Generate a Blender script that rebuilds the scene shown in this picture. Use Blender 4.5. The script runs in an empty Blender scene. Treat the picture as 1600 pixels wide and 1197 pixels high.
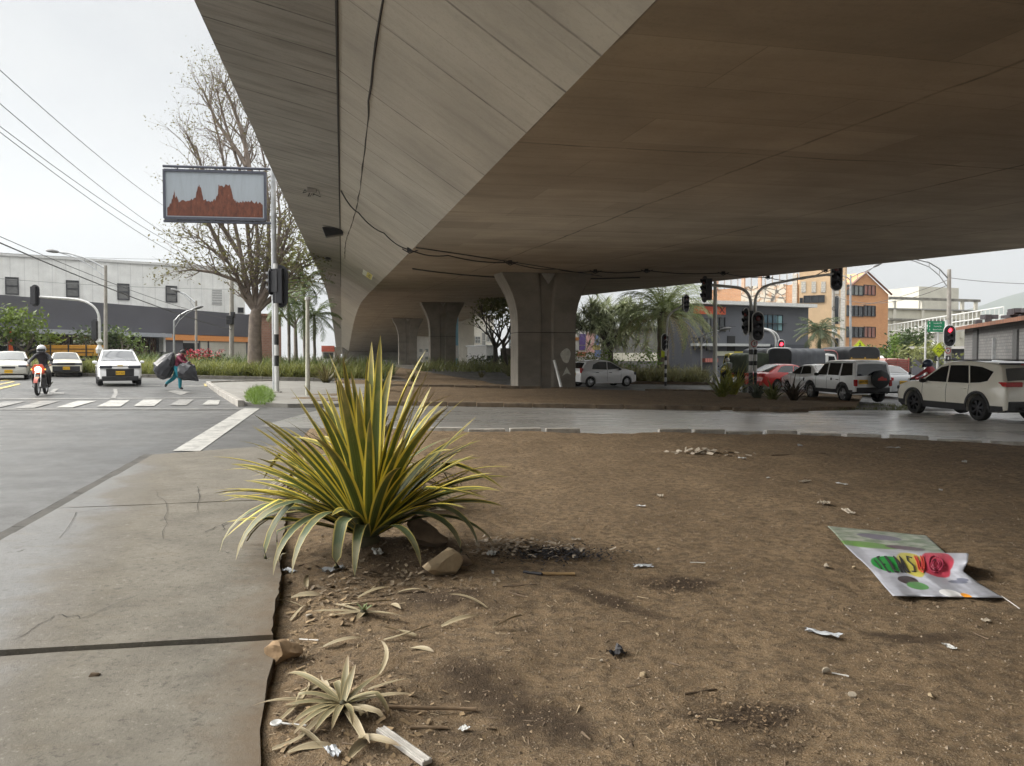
import bpy, bmesh, math, random
from mathutils import Vector, Matrix, noise, Euler
R=math.radians; PI=math.pi
random.seed(11)
scn=bpy.context.scene; COL=scn.collection
rnd=random.uniform
# ---------------------------------------------------------------- camera numbers
F=1180.0; CAMH=1.55; PITCH=math.atan(40.5/F)
def ray(px,py):
    u=(px-800)/F; w=-(py-598.5)/F
    return Vector((u, math.cos(PITCH)+w*math.sin(PITCH), -math.sin(PITCH)+w*math.cos(PITCH)))
def G(x,y=0): return -0.016*max(-60,min(60,x))
def gp(px,py,dz=0.0):
    """ground point (tilted ground plane raised by dz) seen in direction px,py"""
    d=ray(px,py); t=(dz-CAMH)/(d[2]+0.016*d[0])
    return Vector((d[0]*t,d[1]*t,G(d[0]*t)+dz))
def at(px,py,Y):
    d=ray(px,py); t=Y/d[1]
    return Vector((d[0]*t,Y,CAMH+d[2]*t))
def xat(px,Y): return (px-800)/F*Y
# ---------------------------------------------------------------- materials
MATS={}
def newmat(name):
    m=bpy.data.materials.new(name); m.use_nodes=True
    nt=m.node_tree; b=nt.nodes['Principled BSDF']
    MATS[name]=m
    return m,nt,b
def N(nt,typ,**kw):
    n=nt.nodes.new(typ)
    for k,v in kw.items():
        if k.startswith('i_'): n.inputs[k[2:].replace('_',' ')].default_value=v
        elif k.startswith('n'): 
            if k[1:].isdigit(): n.inputs[int(k[1:])].default_value=v
            else: setattr(n,k,v)
        else: setattr(n,k,v)
    return n
def ramp(nt,src,stops,interp='LINEAR'):
    r=nt.nodes.new('ShaderNodeValToRGB'); r.color_ramp.interpolation=interp
    els=r.color_ramp.elements
    while len(els)<len(stops): els.new(0.5)
    for e,(p,c) in zip(els,stops):
        e.position=p; e.color=(c,c,c,1) if not isinstance(c,(tuple,list)) else (*c[:3],1)
    nt.links.new(src,r.inputs[0]); return r.outputs[0]
def mixc(nt,fac,a,b,mode='MIX'):
    m=nt.nodes.new('ShaderNodeMix'); m.data_type='RGBA'; m.blend_type=mode
    for s,v in ((0,fac),(6,a),(7,b)):
        if hasattr(v,'is_linked') or hasattr(v,'links'): nt.links.new(v,m.inputs[s])
        elif s==0: m.inputs[0].default_value=v
        else: m.inputs[s].default_value=(*v[:3],1)
    return m.outputs[2]
def math_(nt,op,a,b=None,c=None):
    m=nt.nodes.new('ShaderNodeMath'); m.operation=op
    for i,v in enumerate((a,b,c)):
        if v is None: continue
        if hasattr(v,'links'): nt.links.new(v,m.inputs[i])
        else: m.inputs[i].default_value=v
    return m.outputs[0]
def coords(nt,kind='Object',scale=(1,1,1),rot=(0,0,0)):
    tc=nt.nodes.new('ShaderNodeTexCoord'); mp=nt.nodes.new('ShaderNodeMapping')
    mp.inputs['Scale'].default_value=scale; mp.inputs['Rotation'].default_value=rot
    nt.links.new(tc.outputs[kind],mp.inputs[0]); return mp.outputs[0]
def noisef(nt,vec,scale,detail=6,rough=.6,dist=0):
    n=nt.nodes.new('ShaderNodeTexNoise'); n.inputs['Scale'].default_value=scale
    n.inputs['Detail'].default_value=detail; n.inputs['Roughness'].default_value=rough
    n.inputs['Distortion'].default_value=dist
    if vec is not None: nt.links.new(vec,n.inputs['Vector'])
    return n.outputs['Fac']
def bumpn(nt,b,h,strength=.3,dist=.02):
    bp=nt.nodes.new('ShaderNodeBump'); bp.inputs['Strength'].default_value=strength
    bp.inputs['Distance'].default_value=dist
    nt.links.new(h,bp.inputs['Height']); nt.links.new(bp.outputs[0],b.inputs['Normal'])
def pm(name,col,rough=.6,var=.12,scale=6.,bump=0.,bscale=40.,metal=0.,coat=0.,spec=.5,dirt=None,emis=None,es=1.):
    if name in MATS: return MATS[name]
    m,nt,b=newmat(name)
    b.inputs['Roughness'].default_value=rough; b.inputs['Metallic'].default_value=metal
    b.inputs['Coat Weight'].default_value=coat; b.inputs['Coat Roughness'].default_value=.06
    b.inputs['Specular IOR Level'].default_value=spec
    v=coords(nt)
    f=noisef(nt,v,scale)
    c1=tuple(max(0,c*(1-var)) for c in col); c2=tuple(min(1,c*(1+var)) for c in col)
    o=mixc(nt,ramp(nt,f,[(.3,0),(.7,1)]),c1,c2)
    if dirt:
        o=mixc(nt,ramp(nt,noisef(nt,v,scale*.6,8,.7),[(.5,0),(.75,dirt[3])]),o,dirt[:3])
    nt.links.new(o,b.inputs['Base Color'])
    if bump>0: bumpn(nt,b,noisef(nt,v,bscale,4),bump,.01)
    if emis:
        b.inputs['Emission Color'].default_value=(*emis,1); b.inputs['Emission Strength'].default_value=es
    return m
# ---------------------------------------------------------------- mesh builder
class MB:
    def __init__(s): s.v=[]; s.f=[]; s.m=[]; s.uv=[]; s.mats=[]; s.cur=0
    def mat(s,m):
        if m not in s.mats: s.mats.append(m)
        s.cur=s.mats.index(m); return s
    def add(s,vs,fs,uvs=None):
        o=len(s.v); s.v.extend([tuple(v) for v in vs])
        s.uv.extend(uvs if uvs else [(0,0)]*len(vs))
        for f in fs: s.f.append(tuple(i+o for i in f)); s.m.append(s.cur)
        return o
    def box(s,c,d,rz=0,M=None):
        x,y,z=[k/2 for k in d]
        vs=[Vector((a,b,e)) for a in(-x,x) for b in(-y,y) for e in(-z,z)]
        Mt=Matrix.Translation(c)@Matrix.Rotation(rz,4,'Z') if M is None else M@Matrix.Translation(c)
        s.add([Mt@v for v in vs],[(0,1,3,2),(4,6,7,5),(0,4,5,1),(2,3,7,6),(0,2,6,4),(1,5,7,3)])
        return s
    def tube(s,pts,rad,n=8,cap=True):
        pts=[Vector(p) for p in pts]
        if not isinstance(rad,(list,tuple)): rad=[rad]*len(pts)
        vs=[];fs=[]; ref=None
        for i,p in enumerate(pts):
            t=(pts[min(i+1,len(pts)-1)]-pts[max(i-1,0)])
            t=t.normalized() if t.length>1e-9 else Vector((0,0,1))
            if ref is None:
                a=Vector((1,0,0)) if abs(t.x)<.8 else Vector((0,1,0))
                ref=t.cross(a).normalized()
            else:
                ref=(ref-t*ref.dot(t))
                ref=ref.normalized() if ref.length>1e-6 else t.orthogonal().normalized()
            b=t.cross(ref)
            for k in range(n):
                a=2*PI*k/n; vs.append(p+(ref*math.cos(a)+b*math.sin(a))*rad[i])
        for i in range(len(pts)-1):
            for k in range(n):
                k2=(k+1)%n; fs.append((i*n+k,i*n+k2,(i+1)*n+k2,(i+1)*n+k))
        if cap: fs.append(tuple(range(n-1,-1,-1))); fs.append(tuple((len(pts)-1)*n+k for k in range(n)))
        s.add(vs,fs); return s
    def lathe(s,prof,c=(0,0,0),axis='Z',n=24):
        vs=[];fs=[];m=len(prof); c=Vector(c)
        for k in range(n):
            a=2*PI*k/n
            for r,h in prof:
                x,y=r*math.cos(a),r*math.sin(a)
                v={'Z':(x,y,h),'Y':(x,h,y),'X':(h,x,y)}[axis]
                vs.append(Vector(v)+c)
        for k in range(n):
            k2=(k+1)%n
            for j in range(m-1):
                fs.append((k*m+j,k2*m+j,k2*m+j+1,k*m+j+1))
        s.add(vs,fs); return s
    def prism(s,poly,M,h0,h1):
        """poly 2d list -> extruded along local z of M"""
        n=len(poly)
        vs=[M@Vector((x,y,h0)) for x,y in poly]+[M@Vector((x,y,h1)) for x,y in poly]
        fs=[tuple(range(n-1,-1,-1)),tuple(range(n,2*n))]+[(i,(i+1)%n,n+(i+1)%n,n+i) for i in range(n)]
        s.add(vs,fs); return s
    def grid(s,fn,nu,nv,uvf=None):
        vs=[fn(i/nu,j/nv) for j in range(nv+1) for i in range(nu+1)]
        uv=[(i/nu,j/nv) for j in range(nv+1) for i in range(nu+1)]
        fs=[(j*(nu+1)+i,j*(nu+1)+i+1,(j+1)*(nu+1)+i+1,(j+1)*(nu+1)+i) for j in range(nv) for i in range(nu)]
        s.add(vs,fs,uv); return s
    def build(s,name,mat=None,parent=None,smooth=None,bevel=0,solid=0,loc=None):
        me=bpy.data.meshes.new(name); me.from_pydata(s.v,[],s.f)
        ml=s.mats if s.mats else [mat]
        for m in ml: me.materials.append(m)
        if s.mats and len(s.mats)>1: me.polygons.foreach_set('material_index',s.m)
        if any(u!=(0,0) for u in s.uv[:50]):
            uvl=me.uv_layers.new(name='UVMap')
            for l in me.loops: uvl.data[l.index].uv=s.uv[l.vertex_index]
        if smooth is not None:
            me.polygons.foreach_set('use_smooth',[True]*len(me.polygons))
            if smooth<179: me.set_sharp_from_angle(angle=R(smooth))
        me.update()
        o=bpy.data.objects.new(name,me); COL.objects.link(o)
        if parent: o.parent=parent
        if loc is not None: o.location=loc
        if bevel:
            b=o.modifiers.new('bevel','BEVEL'); b.width=bevel; b.segments=2; b.limit_method='ANGLE'
        if solid:
            b=o.modifiers.new('solid','SOLIDIFY'); b.thickness=solid; b.offset=0
        return o
def tag(o,label,cat,group=None):
    o['label']=label; o['category']=cat
    if group: o['group']=group
    return o
def thing(name,label,cat,loc=(0,0,0),rz=0,group=None):
    o=bpy.data.objects.new(name,None); COL.objects.link(o); o.empty_display_size=.2
    o.location=loc; o.rotation_euler=(0,0,rz); return tag(o,label,cat,group)
def struct(o): o['kind']='structure'; return o
def stuff(o): o['kind']='stuff'; return o
def bake(o):
    """apply modifiers without operators"""
    dg=bpy.context.evaluated_depsgraph_get(); dg.update()
    me=bpy.data.meshes.new_from_object(o.evaluated_get(dg)); o.modifiers.clear(); o.data=me; return o
def copytree(o,parent=None,depth=0):
    c=o.copy(); COL.objects.link(c)
    if parent: c.parent=parent
    for ch in list(o.children): copytree(ch,c)
    return c
def text(name,s,size,mat,parent,M,ext=.004,align='CENTER',sx=1):
    cu=bpy.data.curves.new(name,'FONT'); cu.body=s; cu.size=size; cu.extrude=ext; cu.align_x=align; cu.align_y='CENTER'
    t=bpy.data.objects.new(name,cu); COL.objects.link(t)
    dg=bpy.context.evaluated_depsgraph_get(); dg.update()
    me=bpy.data.meshes.new_from_object(t.evaluated_get(dg)); bpy.data.objects.remove(t)
    me.transform(Matrix.Diagonal((sx,1,1,1))); me.transform(M); me.materials.clear(); me.materials.append(mat); me.name=name
    o=bpy.data.objects.new(name,me); COL.objects.link(o)
    if parent: o.parent=parent
    return o
def nz(x,y,s=1.,o=0.): return noise.noise(Vector((x*s+o,y*s-o,o*.7)))
def fbm(x,y,s=1.,o=0.,n=4):
    return noise.fractal(Vector((x*s+o,y*s-o,o*.3)),1.0,2.0,n)
def facing(dx,dy):
    """matrix whose local X,Y span an upright plate facing world direction (dx,dy); local Z = out of plate"""
    n=Vector((dx,dy,0)).normalized(); up=Vector((0,0,1)); x=up.cross(n)
    return Matrix(((x.x,up.x,n.x,0),(x.y,up.y,n.y,0),(x.z,up.z,n.z,0),(0,0,0,1)))
# ---------------------------------------------------------------- camera, world, sun
cam=bpy.data.cameras.new('camera'); co=bpy.data.objects.new('camera',cam); COL.objects.link(co)
cam.sensor_width=36; cam.lens=36*F/1600; cam.clip_end=9000; cam.clip_start=.05
co.location=(0,0,CAMH); co.rotation_euler=(PI/2-PITCH,0,0); scn.camera=co
SUN_EL=R(36); SUN_AZ=R(-84)      # azimuth from +Y towards +X
w=bpy.data.worlds.new('World'); scn.world=w; w.use_nodes=True; nt=w.node_tree
bg=nt.nodes['Background']; outw=nt.nodes['World Output']
sky=N(nt,'ShaderNodeTexSky',sky_type='NISHITA',sun_disc=False,sun_elevation=SUN_EL,sun_rotation=SUN_AZ)
nt.links.new(sky.outputs[0],bg.inputs[0]); bg.inputs[1].default_value=.06
bg2=nt.nodes.new('ShaderNodeBackground'); 
vec=coords(nt,'Generated',(1,1,2.6))
cl=noisef(nt,vec,2.2,7,.55,.3)
cc=ramp(nt,cl,[(.30,(.74,.75,.76)),(.47,(.88,.88,.86)),(.66,(1.0,.975,.92))])
# overcast sky: brighter towards the zenith (CIE overcast law)
sxw=nt.nodes.new('ShaderNodeSeparateXYZ'); tcw=nt.nodes.new('ShaderNodeTexCoord'); nt.links.new(tcw.outputs['Generated'],sxw.inputs[0])
zz=ramp(nt,sxw.outputs[2],[(0,.165),(.42,.18),(.60,.70),(1,1.05)]); lift=math_(nt,'MULTIPLY',zz,1.6)
# glow round the hidden sun, added out of view to light below the deck
dp=nt.nodes.new('ShaderNodeVectorMath'); dp.operation='DOT_PRODUCT'; nt.links.new(tcw.outputs['Generated'],dp.inputs[0])
dp.inputs[1].default_value=(math.sin(SUN_AZ)*math.cos(SUN_EL),math.cos(SUN_AZ)*math.cos(SUN_EL),math.sin(SUN_EL))
glow=math_(nt,'MULTIPLY',ramp(nt,dp.outputs['Value'],[(.70,0),(.82,.42),(1,1)]),2.6)
lift=math_(nt,'ADD',lift,glow)
nt.links.new(cc,bg2.inputs[0]); nt.links.new(lift,bg2.inputs[1])
mx=nt.nodes.new('ShaderNodeMixShader'); mx.inputs[0].default_value=.9
nt.links.new(bg.outputs[0],mx.inputs[1]); nt.links.new(bg2.outputs[0],mx.inputs[2]); nt.links.new(mx.outputs[0],outw.inputs[0])
sl=bpy.data.lights.new('sun','SUN'); so=bpy.data.objects.new('sun',sl); COL.objects.link(so)
sl.energy=1.5; sl.angle=R(18); sl.color=(1,.95,.87)
sd=Vector((math.sin(SUN_AZ)*math.cos(SUN_EL),math.cos(SUN_AZ)*math.cos(SUN_EL),math.sin(SUN_EL)))
so.rotation_euler=sd.to_track_quat('Z','Y').to_euler(); so.location=sd*60
vs_=scn.view_settings; vs_.view_transform='Standard'; vs_.look='None'; vs_.exposure=1.25; vs_.gamma=1
scn.cycles.max_bounces=10; scn.cycles.diffuse_bounces=6; scn.cycles.transparent_max_bounces=12
# ================================================================ GROUND
def m_asphalt():
    m,nt,b=newmat('asphalt'); v=coords(nt)
    big=noisef(nt,v,.22,5,.55); mid=noisef(nt,v,1.7,6,.65); fine=noisef(nt,v,60,3,.7)
    c=mixc(nt,ramp(nt,mid,[(.3,0),(.72,1)]),(.055,.054,.052),(.10,.098,.094))
    c=mixc(nt,ramp(nt,fine,[(.35,.0),(.7,.55)]),c,(.16,.156,.15))
    c=mixc(nt,ramp(nt,big,[(.48,0),(.62,.5)]),c,(.045,.044,.043))
    nt.links.new(c,b.inputs['Base Color'])
    r=ramp(nt,mixc(nt,.6,big,mid),[(.38,.68),(.62,.33)])
    nt.links.new(r,b.inputs['Roughness']); bumpn(nt,b,fine,.18,.006); b.inputs['Specular IOR Level'].default_value=.36
    return m
ASPH=m_asphalt()
def m_dirt(name,dark=False):
    m,nt,b=newmat(name); v=coords(nt)
    a=mixc(nt,.45,noisef(nt,v,.9,7,.62),noisef(nt,coords(nt,'Object',(1,.45,1)),2.6,5,.7)); f=noisef(nt,v,14,6,.7); g=noisef(nt,v,110,3,.75)
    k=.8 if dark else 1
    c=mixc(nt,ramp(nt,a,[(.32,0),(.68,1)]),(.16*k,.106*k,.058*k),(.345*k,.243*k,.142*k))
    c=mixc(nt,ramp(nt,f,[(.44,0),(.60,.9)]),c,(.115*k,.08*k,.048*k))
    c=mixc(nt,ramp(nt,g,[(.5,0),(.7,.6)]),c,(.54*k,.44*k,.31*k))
    # darker earth patches, some of them damp: ellipses with ragged rims
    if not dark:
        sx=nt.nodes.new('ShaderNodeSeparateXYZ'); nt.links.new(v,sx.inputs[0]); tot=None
        for (px,py,rx,ry,rot,st) in DARK_EARTH:
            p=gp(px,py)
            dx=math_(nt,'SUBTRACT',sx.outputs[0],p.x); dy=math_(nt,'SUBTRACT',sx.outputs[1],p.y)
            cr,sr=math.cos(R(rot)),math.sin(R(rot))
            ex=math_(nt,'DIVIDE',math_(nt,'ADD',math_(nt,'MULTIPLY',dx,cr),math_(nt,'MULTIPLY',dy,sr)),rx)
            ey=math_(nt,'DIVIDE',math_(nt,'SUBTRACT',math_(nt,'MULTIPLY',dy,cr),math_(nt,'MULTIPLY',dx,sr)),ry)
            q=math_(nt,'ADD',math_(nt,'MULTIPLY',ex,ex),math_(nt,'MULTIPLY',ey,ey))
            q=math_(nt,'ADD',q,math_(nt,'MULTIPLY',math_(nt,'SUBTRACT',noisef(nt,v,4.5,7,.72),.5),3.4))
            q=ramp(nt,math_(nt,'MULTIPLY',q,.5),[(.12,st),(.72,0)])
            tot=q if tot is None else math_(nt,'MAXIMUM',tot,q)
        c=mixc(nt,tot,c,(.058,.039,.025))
    nt.links.new(c,b.inputs['Base Color']); b.inputs['Roughness'].default_value=.92; b.inputs['Specular IOR Level'].default_value=.25
    h=math_(nt,'ADD',math_(nt,'MULTIPLY',f,.7),math_(nt,'MULTIPLY',g,.5)); bumpn(nt,b,h,1.0,.05)
    return m
DARK_EARTH=[(760,1080,.30,.20,-35,.8),(850,1130,.26,.18,-50,.85),(690,945,.30,.26,10,.8),(1060,915,.28,.16,0,.95),(1180,1118,.26,.13,0,.9),
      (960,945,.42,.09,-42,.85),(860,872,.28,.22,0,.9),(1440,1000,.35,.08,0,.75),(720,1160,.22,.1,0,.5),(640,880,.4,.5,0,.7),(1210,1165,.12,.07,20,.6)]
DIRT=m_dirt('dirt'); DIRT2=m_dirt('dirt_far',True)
def m_pave():
    m,nt,b=newmat('pavement_concrete'); v=coords(nt)
    sx=nt.nodes.new('ShaderNodeSeparateXYZ'); nt.links.new(v,sx.inputs[0])
    # trodden soil lies on the plant side of the slabs, the kerb side is rinsed clean and damp
    e=math_(nt,'ADD',sx.outputs[0],math_(nt,'MULTIPLY',sx.outputs[1],.38))
    e=math_(nt,'ADD',e,math_(nt,'MULTIPLY',math_(nt,'SUBTRACT',noisef(nt,v,.8,6,.6),.5),1.5))
    dust=ramp(nt,math_(nt,'MULTIPLY',math_(nt,'ADD',e,2.2),.5),[(.46,0),(.72,1)])
    rim=ramp(nt,math_(nt,'MULTIPLY',math_(nt,'ADD',e,2.2),.5),[(.42,0),(.57,1),(.80,0)])
    a=noisef(nt,v,2.6,8,.65); f=noisef(nt,v,75,4,.8); st=noisef(nt,coords(nt,'Object',(1.6,5,1)),1.6,6,.6); sp=noisef(nt,v,22,6,.8)
    wet=mixc(nt,a,(.115,.113,.109),(.18,.176,.169)); dry=mixc(nt,ramp(nt,a,[(.3,0),(.7,1)]),(.105,.093,.073),(.178,.161,.13))
    c=mixc(nt,dust,wet,dry); c=mixc(nt,math_(nt,'MULTIPLY',rim,.7),c,(.095,.078,.053))
    c=mixc(nt,ramp(nt,st,[(.52,0),(.75,.55)]),c,(.12,.098,.068)); c=mixc(nt,ramp(nt,f,[(.5,0),(.75,.45)]),c,(.22,.195,.155))
    c=mixc(nt,ramp(nt,sp,[(.54,0),(.64,.8)]),c,(.07,.061,.048)); c=mixc(nt,ramp(nt,sp,[(.32,.7),(.42,0)]),c,(.27,.25,.21))
    ed=math_(nt,'ADD',math_(nt,'ADD',sx.outputs[0],.185),math_(nt,'MULTIPLY',sx.outputs[1],.275)); ed=math_(nt,'ADD',ed,math_(nt,'MULTIPLY',math_(nt,'SUBTRACT',noisef(nt,v,4,6,.7),.5),.8))
    c=mixc(nt,ramp(nt,math_(nt,'ADD',ed,.6),[(.30,0),(.66,.85)]),c,(.12,.085,.052))
    nt.links.new(c,b.inputs['Base Color'])
    rr=ramp(nt,dust,[(0,.38),(1,.9)]); nt.links.new(rr,b.inputs['Roughness']); bumpn(nt,b,math_(nt,'ADD',f,sp),.5,.008)
    return m
PAVE=m_pave()
KERB=pm('kerb_concrete',(.055,.05,.042),.8,.35,4,.5,30); DARKC=pm('crack',(.03,.025,.02),.9,.3)
CONC=pm('old_concrete',(.33,.31,.28),.8,.25,3,.4,30,dirt=(.12,.10,.08,.7))
SOIL=pm('bed_soil',(.10,.072,.048),.95,.35,3,.6,20)
def m_paint(name,col,wear=.5):
    m,nt,b=newmat(name); v=coords(nt)
    f=noisef(nt,v,3.5,8,.75)
    c=mixc(nt,ramp(nt,f,[(wear-.06,0),(wear+.1,1)]),(.16,.155,.145),col)
    nt.links.new(c,b.inputs['Base Color']); b.inputs['Roughness'].default_value=.5; return m
WPAINT=m_paint('road_paint',(.40,.39,.36),.42); WPAINT2=m_paint('road_paint_worn',(.30,.29,.27),.5); YPAINT=m_paint('yellow_paint',(.55,.42,.10),.45)
RD=-.05; PV=.05
# --- one sheet to the horizon
mb=MB(); xs=[-4000,-800,-200,-60,-30,0,30,60,200,800,4000]; ys=[-400,-60,-10,0,30,60,120,300,900,2500,6000]
vs=[(x,y,G(x)-.12) for y in ys for x in xs]; nx=len(xs)
mb.add(vs,[(j*nx+i,j*nx+i+1,(j+1)*nx+i+1,(j+1)*nx+i) for j in range(len(ys)-1) for i in range(nx-1)])
struct(mb.build('ground',pm('far_ground',(.11,.10,.08),.9,.3,.05)))
mb=MB(); mb.grid(lambda a,b:Vector((-60+120*a,-12+112*b,G(-60+120*a)+RD+.012*fbm(-60+120*a,-12+112*b,.25))),80,74)
struct(mb.build('road',ASPH,smooth=179))
def sheet(mb,pts,dz=.004):
    mb.add([(p.x,p.y,G(p.x)+RD+.012+dz) for p in pts],[tuple(range(len(pts)))]); 
mb=MB(); mb.mat(WPAINT)
def pq(l,m): mb.mat(m); sheet(mb,[gp(x,y,RD) for x,y in l])
pq([(270,706),(313,706),(406,639),(380,639)],WPAINT)
for l in [[(87,637.5),(113,637.5),(151,627),(121,627)],[(151,636),(188,636),(203,626),(173,626)],[(209,635),(241,635),(254,625),(224,625)],[(316,633),(341,633),(344,626),(325,626)]]: pq(l,WPAINT)
for l in [[(264,634),(291,634),(303,625),(280,625)],[(21,638.5),(52,638.5),(95,627),(66,627)],[(-40,640),(-12,640),(40,628),(8,628)],[(-60,624),(330,622),(330,623),(-60,625.4)],[(-60,639.5),(380,639.5),(380,640.6),(-60,641)],
  [(172,624),(180,624),(184,615),(183,608),(177,608),(178,615)],[(262,612),(282,618),(296,613.5),(276,609)],[(205,602.2),(250,602.2),(250,603.6),(205,603.6)],[(288,603),(320,603),(320,604.5),(288,604.5)],[(72,618),(80,618),(92,608),(84,608)],[(58,613),(100,614),(100,616),(58,615)]]: pq(l,WPAINT2)
for l in [[(0,609),(32,601),(30,599.5),(0,606)],[(0,602),(24,597),(20,596),(0,600)],[(0,596),(18,594.5),(12,593.8),(0,595)],[(320,604),(345,603),(340,599.5),(318,600)]]: pq(l,YPAINT)
struct(mb.build('road_markings'))
# --- pavement slabs beside the dirt
def EL(y): return -4.22-.243*(y-6.2)
def ER(y): return -1.27-.275*(y-3.95)
J=[(-6,-5.6,.01),(3.50,3.95,.036),(6.1,6.55,.012),(7.1,7.75,.006),(9.0,9.7,.012),(11.0,12.6,0)]
mb=MB()
for k in range(5):
    (a0,b0,g0),(a1,b1,g1)=J[k],J[k+1]; n=40; tilt=[-.012,0.006,0,.004,-.004][k]
    def top(u,v):
        yl=a0+g0/2+(a1-g1/2-a0-g0/2)*v; yr=b0+g0/2+(b1-g1/2-b0-g0/2)*v
        xl=EL(yl)+.14; xr=ER(yr); x=xl+(xr-xl)*u; y=yl+(yr-yl)*u
        if u>.99: x+=.03*fbm(x,y,1.3)+.018*fbm(x,y,6,2)
        return Vector((x,y,G(x)+PV+tilt+.006*fbm(x,y,.8,k)))
    mb.grid(top,n,n)
    rim=[top(i/n,0) for i in range(n+1)]+[top(1,j/n) for j in range(1,n+1)]+[top(1-i/n,1) for i in range(1,n+1)]+[top(0,1-j/n) for j in range(1,n)]
    m_=len(rim); o=rim+[p+Vector((0,0,-.16)) for p in rim]
    mb.add(o,[(i,m_+i,m_+(i+1)%m_,(i+1)%m_) for i in range(m_)])
mb.mat(PAVE); mb.m=[0]*len(mb.f)
mb.mat(DARKC)
def crack(pts,w):
    P=[gp(x,y,PV+.011) for x,y in pts]; Q=[]
    for i in range(len(P)-1):
        for t in range(5): 
            p=P[i].lerp(P[i+1],t/5); p=p+Vector((rnd(-.015,.015),rnd(-.02,.02),0)); Q.append(p)
    Q.append(P[-1]); vs=[]
    for i,p in enumerate(Q):
        ww=w*rnd(.4,1.2)*(1-.6*abs(i/len(Q)-.5))
        d=(Q[min(i+1,len(Q)-1)]-Q[max(0,i-1)]).normalized(); nn=Vector((-d.y,d.x,0))
        vs+= [p+nn*ww,p-nn*ww]
    mb.add(vs,[(2*i,2*i+1,2*i+3,2*i+2) for i in range(len(Q)-1)])
crack([(20,1000),(90,960),(130,965),(215,930)],.003); crack([(240,765),(262,790),(255,842)],.003); crack([(95,840),(120,800),(180,792)],.003); crack([(318,832),(350,818),(378,812),(470,800)],.008); crack([(375,805),(410,792),(470,782)],.007); crack([(305,800),(312,775),(308,760)],.004); crack([(345,862),(364,865)],.003); crack([(348,818),(349,828)],.004); crack([(28,862),(40,858)],.004)
struct(mb.build('pavement',smooth=40))
mb=MB(); 
for i in range(22):   # kerb stones merged in the kerb strip
    y0=-6+i*.78; y1=y0+.772; n=4
    def kt(u,v): 
        y=y0+(y1-y0)*v; x=EL(y)-.03+.16*u+.02*fbm(u,y,2.5); return Vector((x,y,G(x)+PV-.028+.008*fbm(x,y,3)))
    if y1<11.2: 
        mb.grid(kt,3,6); mb.add([kt(0,0),kt(0,1),kt(0,1)+Vector((0,0,-.2)),kt(0,0)+Vector((0,0,-.2))],[(0,1,2,3)])
struct(mb.build('kerb',KERB))
# --- wet lane crossing under the viaduct, sky sheen painted into its paler right end
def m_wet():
    m,nt,b=newmat('wet_lane_sheen'); v=coords(nt); big=noisef(nt,coords(nt,'Object',(.25,1,1)),.5,6,.6); f=noisef(nt,v,30,4,.7); mid=noisef(nt,coords(nt,'Object',(.3,1.4,1)),2.2,6,.65)
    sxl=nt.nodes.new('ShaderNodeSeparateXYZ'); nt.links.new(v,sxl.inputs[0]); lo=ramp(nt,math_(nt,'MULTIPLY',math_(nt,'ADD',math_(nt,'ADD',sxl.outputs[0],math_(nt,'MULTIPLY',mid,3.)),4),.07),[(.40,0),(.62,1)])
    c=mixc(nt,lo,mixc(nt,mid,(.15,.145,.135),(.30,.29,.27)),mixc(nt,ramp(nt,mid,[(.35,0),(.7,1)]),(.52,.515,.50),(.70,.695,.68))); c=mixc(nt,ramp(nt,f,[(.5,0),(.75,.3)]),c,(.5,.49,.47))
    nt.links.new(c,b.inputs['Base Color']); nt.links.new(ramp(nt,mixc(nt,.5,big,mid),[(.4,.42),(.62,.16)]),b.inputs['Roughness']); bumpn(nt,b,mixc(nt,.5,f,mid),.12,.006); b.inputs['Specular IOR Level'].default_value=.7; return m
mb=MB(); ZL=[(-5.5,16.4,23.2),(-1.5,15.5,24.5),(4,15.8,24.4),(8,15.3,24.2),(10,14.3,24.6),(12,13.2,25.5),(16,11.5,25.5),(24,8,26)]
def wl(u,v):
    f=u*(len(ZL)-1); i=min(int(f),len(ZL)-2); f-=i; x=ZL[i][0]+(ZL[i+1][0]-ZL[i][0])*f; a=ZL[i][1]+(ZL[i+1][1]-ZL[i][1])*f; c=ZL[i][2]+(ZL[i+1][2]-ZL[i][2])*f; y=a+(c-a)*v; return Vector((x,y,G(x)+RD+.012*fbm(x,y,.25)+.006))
mb.grid(wl,70,24); struct(mb.build('road_lane',m_wet(),smooth=179))
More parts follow.
